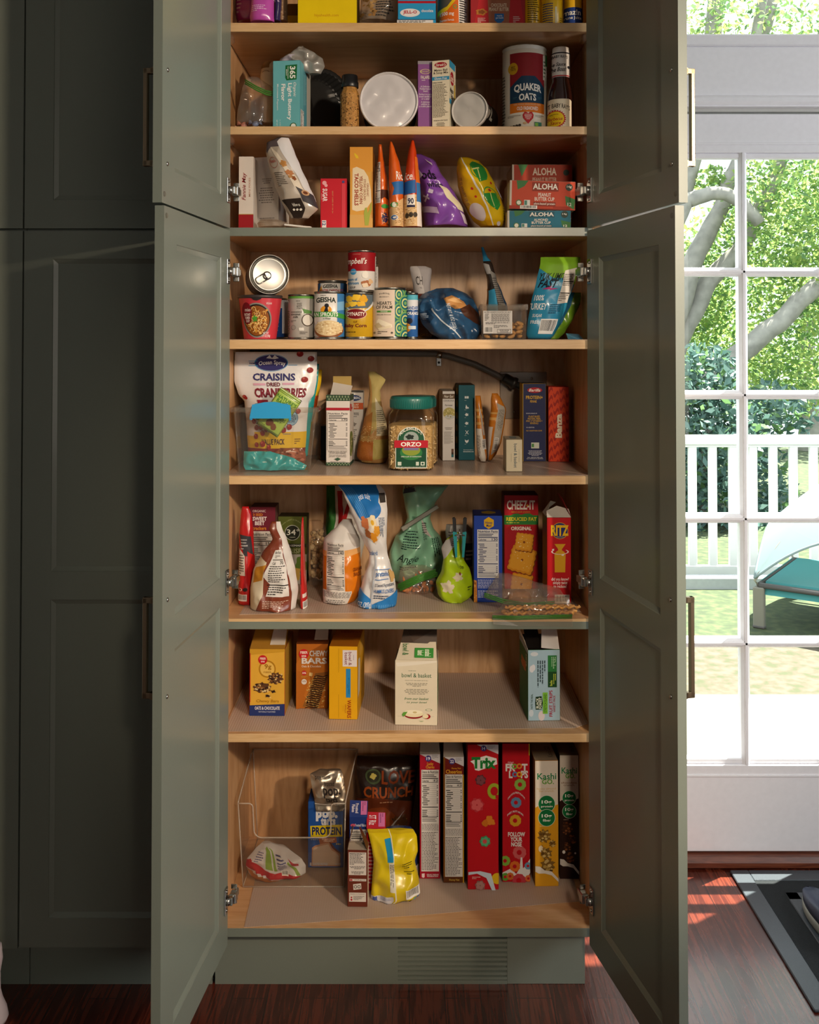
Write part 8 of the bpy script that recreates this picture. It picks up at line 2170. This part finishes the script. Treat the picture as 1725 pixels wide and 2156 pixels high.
# toaster pastry box and foil packet
carton('carton', 'blue toaster pastry box with yellow protein band in the clear bin', 'box', 649, 723, 1690, 8, {'F': '#1f4f9c', 'S': '#1a3c7a', 'T': '#1f4690', 'R': '#1a3c7a', 'L': '#1d4488'}, {'F': [('t', 'pop.', .22, .13, .84, .30, '#d9dce4', 0, .06), ('t', 'tarts', .36, .24, .78, .36, '#d9dce4', 0, .05), ('p', [(.06, .37), (.97, .35), (.98, .53), (.08, .55)], '#d9c018'), ('t', 'PROTEIN', .11, .385, .94, .51, '#1c2a5c', 0, .035), ('p', [(.30, .56), (.80, .54), (.82, .62), (.34, .65)], '#a8623a'), ('t', 'BROWN SUGAR\nCINNAMON', .40, .56, .76, .61, '#ecdcd0', 0, .012), ('t', '* * * *', .08, .57, .28, .59, '#d9c018', 0, .03), ('p', [(.11, .70), (.2, .665), (.60, .615), (.64, .66), (.68, .70), (.74, .73), (.84, .77), (.92, .80), (.92, .98), (.1, .98)], '#b98a6c'), ('p', [(.14, .72), (.22, .69), (.58, .645), (.62, .69), (.68, .74), (.78, .77), (.88, .82), (.88, .96), (.13, .96)], '#c9b09c'), ('p', [(.60, .615), (.66, .625), (.76, .70), (.92, .77), (.92, .80), (.74, .73), (.64, .66)], '#6a3a24'), ('t', '10g', .80, .63, .94, .66, '#d9c018', 0, .03), ('t', '8', .05, .92, .10, .97, '#d9dce4', 0, .02), ('t', 'TOASTER PASTRIES', .12, .925, .56, .965, '#c4cce0', 0, .012), ('t', '14.1 OZ', .78, .93, .94, .96, '#c4cce0', 0, .008)]}, d=.075, Y=UZ(690, 1829, z8).y, h=U(0, 1690, UZ(690, 1829, z8).y).z - z8, yaw=0, z=z8 + .0026)
FOIL = M('#b0a494', .32, .85, bump=.3, scale=45)
bag('pastry_packet', 'silver foil pastry packet lying on top of the blue pastry box', 'packet', [(1632, 668, 716, .3, .035), (1640, 650, 720, .6, .03), (1665, 656, 726, 1, .015), (1684, 662, 729, 1, .004), (1697, 664, 728, .5, 0), (1706, 666, 722, .2, -.004)], UZ(690, 1829, z8).y - .006, .012, FOIL, [('t', 'pop.', .34, .40, .86, .62, '#2a2422', 0, .03), ('t', 'tarts', .38, .60, .74, .74, '#2a2422', 0, .03), ('t', 'pop.tarts', .16, .12, .62, .24, '#4a403a', 0, .02), ('t', 'frosted', .40, .27, .70, .36, '#3a322c', 0, .01), ('r', 0, .80, 1, .815, '#dcd6ce')], seed=101, crumple=.006, freq=40)
bag('snack_bag', 'small white and red trail mix bag lying at the bottom left of the acrylic bin', 'bag', [(1786, 548, 566, .3, .03), (1795, 535, 606, .7, .02), (1808, 520, 636, 1, .0), (1822, 518, 644, 1), (1838, 524, 644, 1), (1850, 540, 600, .6)], Yb8 + .038, .026, '#c9c8cc', [('p', [(0, .35), (.06, .3), (.5, .66), (.9, .78), (.98, .86), (.8, .92), (.4, .84), (.0, .55)], '#b01c28'), ('p', [(.0, .58), (.4, .86), (.7, .92), (.5, 1), (.1, 1)], '#a8642c'), ('p', [(.36, .08), (.46, .05), (.48, .55), (.36, .5)], '#7c9a3c'), ('p', [(.50, .08), (.53, .08), (.55, .58), (.5, .56)], '#7c9a3c'), ('p', [(.2, .12), (.34, .1), (.32, .42), (.1, .36)], '#d4d2d8'), ('l', .14, .16, .33, .36, 5, '#4a4a7c'), ('l', .58, .2, .74, .6, 7, '#4a4a7c'), ('p', [(.74, .35), (.78, .33), (.92, .78), (.86, .76)], '#7c9a3c'), ('p', [(.80, .28), (.92, .42), (.9, .5), (.82, .44)], '#a8343c'), ('b', .60, .62, .72, .78), ('r', .12, .60, .18, .70, '#d4d2d8'), ('r', .2, .66, .26, .76, '#d4d2d8'), ('r', .28, .72, .34, .82, '#d4d2d8')], seed=102, crumple=.010, freq=30, zmin=z8 + .003)
# big dark pouch
bag('granola_bag', 'large black and orange granola pouch standing against the back panel', 'bag', [(1597, 752, 882, .15, .02), (1612, 750, 880, .4), (1660, 752, 876, .8), (1720, 752, 868, 1), (1760, 756, 858, 1), (1800, 760, 852, .9)], .36, .035, '#241712', [('p', [(0, .40), (.3, .34), (1, .42), (1, 1), (0, 1)], '#54240f'), ('e', .4, .9, .5, .45, '#6a2f10'), ('e', .28, .16, .13, None, '#3f4a30'), ('e', .28, .16, .10, None, '#2a2a1c'), ('blob', .28, .16, .05, None, '#a89a4c', 4), ('t', 'LOVE', .42, .10, .96, .23, '#7a3414', 0, .025), ('t', 'CRUNCH', .12, .255, .95, .36, '#8c3f14', 0, .03), ('l', .4, .39, .9, .41, 1, '#a87a5c'), ('p', [(.16, .66), (.22, .56), (.34, .56), (.40, .66), (.5, .64), (.56, .72), (.44, .9), (.3, .9)], '#6c655e'), ('blob', .78, .62, .14, .09, '#4a2c18', 5), ('blob', .72, .72, .13, .08, '#5c3a1c', 5), ('speck', .6, .55, .95, .8, 24, .02, ['#7c5426', '#3a2416']), ('p', [(.42, .76), (.86, .48), (.44, .80)], '#9a9490')], seed=103, crumple=.006)
# mini cereal boxes
def mini_flap(col, col2):
    def f(t, w, h, d):
        flap(t, 'flap', [(0, 0, h), (w, 0, h), (w, d * .8, h + .028), (0, d * .8, h + .03)], card(col))
        mb = MB()
        uy = -Vector((0, d * .8, .029)).normalized()
        s_ = plane_surf(Vector((0, d * .8, h + .0295)) + Vector((0, -.0012, .0008)), (1, 0, 0), uy, w, Vector((0, d * .8, .029)).length)
        s_.draw(mb, [('r', .62, .05, .96, .9, '#c46aa0'), ('lv', .68, .1, .9, .8, 2, '#7c3a6a'), ('t', 'Frosted\nFlakes' if col2 else 'ST Riz', .12, .2, .5, .8, '#e0dce4', -90, .012)])
        mb.build('flap_print', t)
    return f
carton('carton', 'small blue flakes box with a pink stickered flap standing left of the small red box', 'box', 736, 774, 1720, 8, {'F': '#1f3576', 'S': '#1a2a5c', 'R': '#2a3f80', 'L': '#2c4a94'}, {'F': [('t', 'Frosted Flakes', .3, .10, .92, .14, '#d9dce8', 0, .012, .2), ('e', .2, .12, .14, .02, '#c0506c'), ('n', .06, .18, .95, .95, '110', '#2a2826', '#cfc8c0')]}, d=.03, Y=.17, h=U(0, 1720, .17).z - z8, flaps=mini_flap('#1f3576', True))
carton('carton', 'small red cereal box with a pink stickered flap behind the yellow bag', 'box', 772, 812, 1745, 8, {'F': '#b0182a', 'S': '#8a1420', 'R': '#8a1420'}, {'F': [('r', 0, .02, 1, .06, '#d9c4c4'), ('t', 'Kellogg\'s', .1, .09, .8, .14, '#ecd8d8', 0, .02, .3), ('l', .1, .2, .9, .9, 12, '#d9a8a8')]}, d=.03, Y=.155, h=U(0, 1745, .155).z - z8, flaps=mini_flap('#b0182a', False))
def brown_flaps(t, w, h, d):
    m = card('#5a2c20')
    flap(t, 'flap', [(0, 0, h), (0, d, h), (w * .18, d * .9, h + .045), (w * .26, d * .4, h + .048), (w * .04, d * .1, h + .012)], card('#8a6a58'))
    flap(t, 'flap', [(w, 0, h), (w, d, h), (w * .60, d * .9, h + .04), (w * .55, d * .3, h + .05), (w * .95, 0, h + .004)], m)
    flap(t, 'flap', [(0, d, h), (w, d, h), (w * .9, d * .6, h + .012), (w * .1, d * .6, h + .012)], card('#c9bfb4'))
carton('carton', 'small brown cereal box with open flaps standing at the front beside the yellow bag', 'box', 732, 774, 1790, 8, {'F': '#6a3022', 'S': '#542419', 'R': '#d9d0c8', 'T': '#b5a898'}, {'F': [('r', .06, .04, .94, .44, '#d9d0c8'), ('l', .1, .06, .88, .26, 8, '#3a3230'), ('t', 'BREAKS THE RULES', .1, .05, .88, .07, '#3a3230', 0, .012), ('l', .1, .28, .9, .34, 3, '#3a3230', 'c'), ('l', .1, .37, .9, .43, 3, '#3a3230', 'c'), ('r', .1, .505, .94, .545, '#d9d0c8'), ('t', 'whkellogg.com', .32, .512, .9, .535, '#5a2c20', 0, .012), ('e', .18, .525, .08, .014, '#b02030'), ('p', [(.28, .60), (.68, .58), (.70, .68), (.30, .70)], '#d9d0c8'), ('o', .40, .645, .08, None, .35, '#3a3230'), ('o', .58, .64, .08, None, .35, '#3a3230'), ('r', .08, .745, .93, .905, '#d9d0c8'), ('t', 'Questions or Comments?', .14, .76, .86, .78, '#3a3230', 0, .006), ('e', .20, .83, .04, None, '#b02030'), ('e', .20, .87, .05, None, '#b02030'), ('l', .3, .80, .85, .88, 4, '#6a605c')]}, d=.035, yb=1909, yaw=-2, flaps=brown_flaps)
bag('snack_bag', 'dark blue frosted snack bag mostly hidden behind the yellow bag', 'bag', [(1741, 815, 866, .3), (1752, 814, 876, .7), (1800, 820, 880, 1), (1850, 830, 880, 1)], .23, .025, '#1f2f5c', [('t', 'FROSTED', .3, .07, .95, .16, '#b9bcc8', 0, .02, .2), ('e', .3, .05, .2, .03, '#a8506c'), ('r', .7, .7, 1, .9, '#cfc4b8')], seed=105, crumple=.004)
Yy = UZ(830, 1905, z8).y + .03
bag('snack_bag', 'shiny yellow snack bag with a white seam at the front of the bottom shelf', 'bag', [(1754, 773, 870, .15, .02), (1764, 777, 878, .4, .012), (1790, 784, 880, .8), (1812, 787, 874, .9), (1850, 784, 882, 1), (1880, 782, 885, 1), (1896, 782, 860, .8), (1911, 786, 830, .3)], Yy, .034, '#dcc41a', [('r', .0, .0, 1, .03, '#c9ae14'), ('p', [(.455, .0), (.475, .0), (.54, 1), (.515, 1)], '#e6e2d0'), ('p', [(.32, .085), (.45, .07), (.48, .30), (.35, .31)], '#2690c4'), ('p', [(.38, .31), (.48, .31), (.52, .68), (.40, .68)], '#e0dccc'), ('lv', .40, .33, .5, .66, 4, '#3a3830'), ('p', [(.0, .82), (.46, .74), (.48, .86), (.02, .96)], '#dcdae0'), ('blob', .09, .86, .06, .05, '#4a5a9c', 5), ('l', .2, .78, .44, .83, 4, '#6a70a0'), ('b', .72, .66, .99, .80), ('l', .66, .32, .94, .40, 3, '#5a5210', 'c'), ('l', .72, .44, .94, .50, 2, '#5a5210', 'c')] + [('e', .74 + .055 * i, .855 - .012 * i, .02, None, c) for i, c in enumerate(('#6a8a9c', '#4a7a4c', '#24241c', '#4aa0b4', '#2a6aa8'))] + [('e', .30 + .06 * i, .915 - .01 * i, .022, None, c) for i, c in enumerate(('#e6dcb0', '#e0c890', '#d9802c'))], seed=106, crumple=.013, freq=22, nu=32, nv=38)
# cereal boxes
def cereal(label, x0, x1, yt, yb, cols, art, hx=0.0, yaw=0, d=.19, roll=0, flaps=None, name='cereal_box'):
    Y = UZ((x0 + x1) / 2, yb, z8).y
    hgt = U(0, yt, Y).z - z8 + hx
    return carton(name, label, 'cereal box', x0, x1, yt, 8, cols, art, d=d, yb=yb, h=hgt, yaw=yaw, roll=roll, flaps=flaps)
FB, FG = '#d9d4ce', '#302c2c'
def grain_corner(n, c):
    return [('p', [(.0, 0), (1, 0), (1, .075)], '#d0ccd0'), ('e', .42, .035, .15, None, '#3a3478'), ('t', n, .33, .022, .51, .048, '#e6e2ec', 0, .03), ('l', .60, .005, .95, .04, 4, '#8a8890')]
def top_flaps(col):
    def f(t, w, h, d):
        flap(t, 'flap', [(0, 0, h), (w, 0, h), (w * .95, d * .25, h + .022), (w * .05, d * .25, h + .022)], card('#b0a89c'))
        flap(t, 'flap', [(w * .2, d * .3, h + .01), (w * .8, d * .3, h + .01), (w * .8, d * .6, h + .028), (w * .2, d * .6, h + .028)], card(col))
    return f
def facts(y0, y1): return [('n', .08, y0, .94, lerp(y0, y1, .52), '140 200', FG, FB, 'Datos de Nutrición'), ('r', .08, lerp(y0, y1, .51), .94, y1, FB), ('l', .1, lerp(y0, y1, .53), .92, lerp(y0, y1, .60), 5, '#7a7474', 'j'), ('l', .1, lerp(y0, y1, .61), .92, y1 - .008, 26, '#5a5454')]
cereal('dark red cereal box with a facts panel, leftmost in the row of cereal boxes', 884, 927, 1588, 1850, {'F': '#a01428', 'S': '#6a1020', 'T': '#5a5a34', 'R': '#7c1224'}, {'F': grain_corner('19', 0) + [('t', 'Lucky\nCharms', .30, .065, .72, .115, '#d9982c', 0, .03)] + facts(.125, .94) + [('p', [(.10, .958), (.24, .955), (.24, .985), (.18, .992), (.10, .985)], '#e0c8c8'), ('t', 'CELIAC DISEASE\nFOUNDATION', .34, .96, .92, .985, '#ecd8d8', 0, .016)]}, flaps=top_flaps('#3a6a5a'))
cereal('brown and gold honey nut cereal box with a facts panel', 934, 977, 1594, 1858, {'F': '#6c1c16', 'S': '#c9961c', 'R': '#c9961c', 'T': '#4a3420', 'L': '#5a2c14'}, {'F': grain_corner('22', 0) + [('r', .0, .0, .08, 1, '#7a4a14'), ('r', .0, .955, 1, 1, '#5c3014'), ('t', 'Honey Nut', .40, .082, .86, .10, '#d9982c', 0, .012), ('t', 'Cheerios', .12, .10, .90, .132, '#e0a42c', 0, .02)] + facts(.138, .952) + [('r', .95, .14, 1, 1, '#c9961c'), ('t', 'Honey Nut', .28, .968, .78, .988, '#d9b44c', 0, .012)]}, flaps=top_flaps('#c9b08a'))
def puff(cx, cy, r, c1, c2):
    return [('blob', cx, cy, r, None, c1, 7, .10)] + [('e', cx + r * .5 * math.cos(k * 1.26), cy + r * .5 * math.sin(k * 1.26) * .22, r * .38, None, c2) for k in range(5)]
trix = [('p', [(.30, 0), (1, 0), (1, .066)], '#cfcad0'), ('e', .52, .026, .095, None, '#3a3478'), ('t', '14', .47, .015, .57, .036, '#e6e2ec', 0, .03), ('l', .64, .004, .96, .03, 3, '#8a8890'),
        ('p', [(.09, .115), (.44, .085), (.60, .075), (.94, .095), (.96, .135), (.70, .155), (.36, .18), (.24, .175), (.2, .135)], '#e6e4de'), ('t', 'Trix', .13, .085, .92, .165, '#1f7a34', 0, .05)]
trix += puff(.42, .245, .17, '#5c2a30', '#7a4248') + [('o', .86, .32, .22, .055, .45, '#9aa82c'), ('r', .9, .345, 1, .37, '#b0161e')] + puff(.30, .415, .22, '#b8343c', '#d05a5c') + [('blob', .70, .525, .17, .032, '#d07a24', 3, .2), ('blob', .56, .54, .1, .024, '#c46c1c', 3, .1)] + puff(.56, .665, .17, '#3f8a5c', '#5ca878') + [('e', .55, .665, .07, None, '#c44a4a')] + [('e', .95, .92, .18, .038, '#d9b01c')] + puff(.40, .968, .16, '#8a5c58', '#a87c74') + [('l', .14, .905, .5, .925, 2, '#e6b8b4'), ('p', [(.02, .875), (.4, .868), (.75, .885), (.9, 1), (.78, 1), (.6, .915), (.3, .885), (.02, .895)], '#c4d0dc')]
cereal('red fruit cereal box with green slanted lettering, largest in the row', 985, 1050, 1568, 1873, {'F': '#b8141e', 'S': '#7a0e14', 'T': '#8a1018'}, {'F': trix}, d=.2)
def ring(cx, cy, r, c, hole='#b4121e', d='#00000'):
    return [('blob', cx, cy, r, None, c, 9, .04), ('e', cx - r * .05, cy, r * .38, None, hole), ('speck', cx - r * .8, cy - r * .18, cx + r * .8, cy + r * .18, 12, r * .09, ['#e6dccc'])][:2]
fl = [('r', .965, 0, 1, .085, '#c9b41c'), ('t', "Kellogg's", .20, .128, .42, .145, '#e0b4b8', 0, .012, .3), ('t', 'FR   T', .12, .145, .92, .20, '#e0dcd8', 0, .045), ('t', 'L    PS', .24, .195, .94, .25, '#e0dcd8', 0, .045)]
for (cx, cy, c) in ((.45, .165, '#7ab04a'), (.62, .162, '#d98a2c'), (.46, .222, '#5a88b8'), (.62, .222, '#d9a824')):
    fl += [('o', cx, cy, .10, None, .5, c)]
for (cx, cy, r, c) in ((.65, .295, .21, '#86b04c'), (.50, .425, .19, '#5f86a8'), (.47, .555, .21, '#c99a24'), (.62, .785, .24, '#c45a5c'), (.10, .845, .18, '#7aa83c'), (.45, .885, .19, '#d06a24'), (.1, .96, .14, '#5a9a34'), (.28, .955, .13, '#c46a2c'), (.6, .985, .24, '#b83a44'), (.93, .88, .13, '#6a94b4'), (.94, .97, .12, '#d06a34')):
    if cy > .83 and cy < .85: fl += [('p', [(0, .93), (.3, .90), (.5, .94), (.62, .90), (.66, .82), (.72, .82), (.74, .90), (.84, .88), (1, .83), (1, .93), (.9, .97), (0, .98)], '#dcdad8')]
    fl += ring(cx, cy, r, c)
fl += [('ta', 'DELICIOUS, FRUITY FLAVOR', .2, .82, .405, .045, .016, '#ecdcdc', .02), ('ta', 'SWEET, FRUITY AROMA', .17, .76, .525, .03, .016, '#ecdcdc', .02), ('t', 'FOLLOW\nYOUR\nNOSE', .20, .635, .82, .74, '#e6e2de', 0, .035)]
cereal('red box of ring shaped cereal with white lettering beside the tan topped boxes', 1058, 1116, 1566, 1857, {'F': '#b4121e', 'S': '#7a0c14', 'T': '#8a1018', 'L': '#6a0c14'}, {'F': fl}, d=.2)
def kashi(base, flav, fc, extra, milk):
    return [('t', 'Kashi', .10, .10, .92, .15, '#1f7a4c', 0, .016), ('t', 'GO.', .30, .148, .82, .188, '#5a9a34', 0, .025), ('t', flav, .08, .215, .90, .25, fc, 0, .008), ('p', [(0, .375), (.15, .36), (.5, .40), (.8, .36), (1, .35), (1, 1), (0, 1)], base),
            ('e', .5, .345, .36, None, '#12703c'), ('o', .5, .345, .37, None, .05, '#c4d8c4'), ('t', '10g', .28, .315, .72, .35, '#ecf0e6', 0, .03), ('t', 'protein', .26, .357, .76, .377, '#ecf0e6', 0, .02), ('e', .5, .455, .36, None, '#12703c'), ('o', .5, .455, .37, None, .05, '#c4d8c4'), ('t', '10g', .28, .425, .72, .46, '#ecf0e6', 0, .03), ('t', 'fiber', .33, .465, .68, .485, '#ecf0e6', 0, .02)] + extra + [('p', [(0, .835), (.2, .84), (.4, .87), (.7, .88), (1, .94), (1, .965), (.7, .91), (.4, .895), (.15, .895), (0, .88)], milk)]
def clus(cx, cy, r, cs): return [('blob', cx, cy, r, None, cs[0], 8, .2), ('speck', cx - r * .8, cy - r * .16, cx + r * .8, cy + r * .16, 16, r * .25, cs[1:])]
HC_ = ['#7a5a24', '#b0924c', '#5c4018', '#c9ae6c']
CC_ = ['#3a2014', '#7a4424', '#52301c', '#8a5430']
hon = [('l', .2, .515, .8, .53, 1, '#e0c07c')] + clus(.40, .60, .26, HC_) + clus(.74, .66, .14, HC_) + [('p', [(.18, .70), (.3, .67), (.42, .71), (.4, .75), (.24, .73)], '#8a5424'), ('e', .24, .70, .10, .026, '#e0d0b0')] + clus(.48, .735, .22, HC_) + clus(.54, .83, .28, HC_)
cho = [('l', .2, .515, .8, .53, 1, '#8a7464')] + clus(.42, .59, .30, CC_) + clus(.66, .68, .2, CC_) + clus(.42, .74, .2, CC_) + clus(.55, .82, .26, CC_) + [('e', .8, .79, .05, None, '#d9d4cc'), ('e', .2, .78, .08, .014, '#d9d4cc')]
def kflap(t, w, h, d):
    mb = MB()
    s_ = plane_surf((0, d * .5, h + .0006), (1, 0, 0), (0, -1, 0), w, d * .5)
    s_.draw(mb, [('t', 'Kashi GO', .62, .1, .86, .8, '#4a4034', 90, .012)])
    mb.build('top_print', t)
cereal('white and amber cereal box with green discs, second from the right end', 1127, 1176, 1602, 1866, {'F': '#d4ccc0', 'L': '#b9822a', 'S': '#8a7458', 'T': '#8a7a66'}, {'F': kashi('#d0961e', 'honey almond\nflax crunch', '#c9ae7c', hon, '#d9d4cc'), 'L': [('r', 0, 0, 1, .36, '#9a8468')]}, flaps=kflap, yaw=2)
cereal('white and dark chocolate brown cereal box with green discs at the right end', 1179, 1219, 1590, 1850, {'F': '#c9c0b4', 'L': '#6a5a4a', 'S': '#4a3a30', 'T': '#7a6a58'}, {'F': kashi('#2a1712', 'chocolate\ncrunch', '#7a5434', cho, '#cfc8c0')}, flaps=kflap)
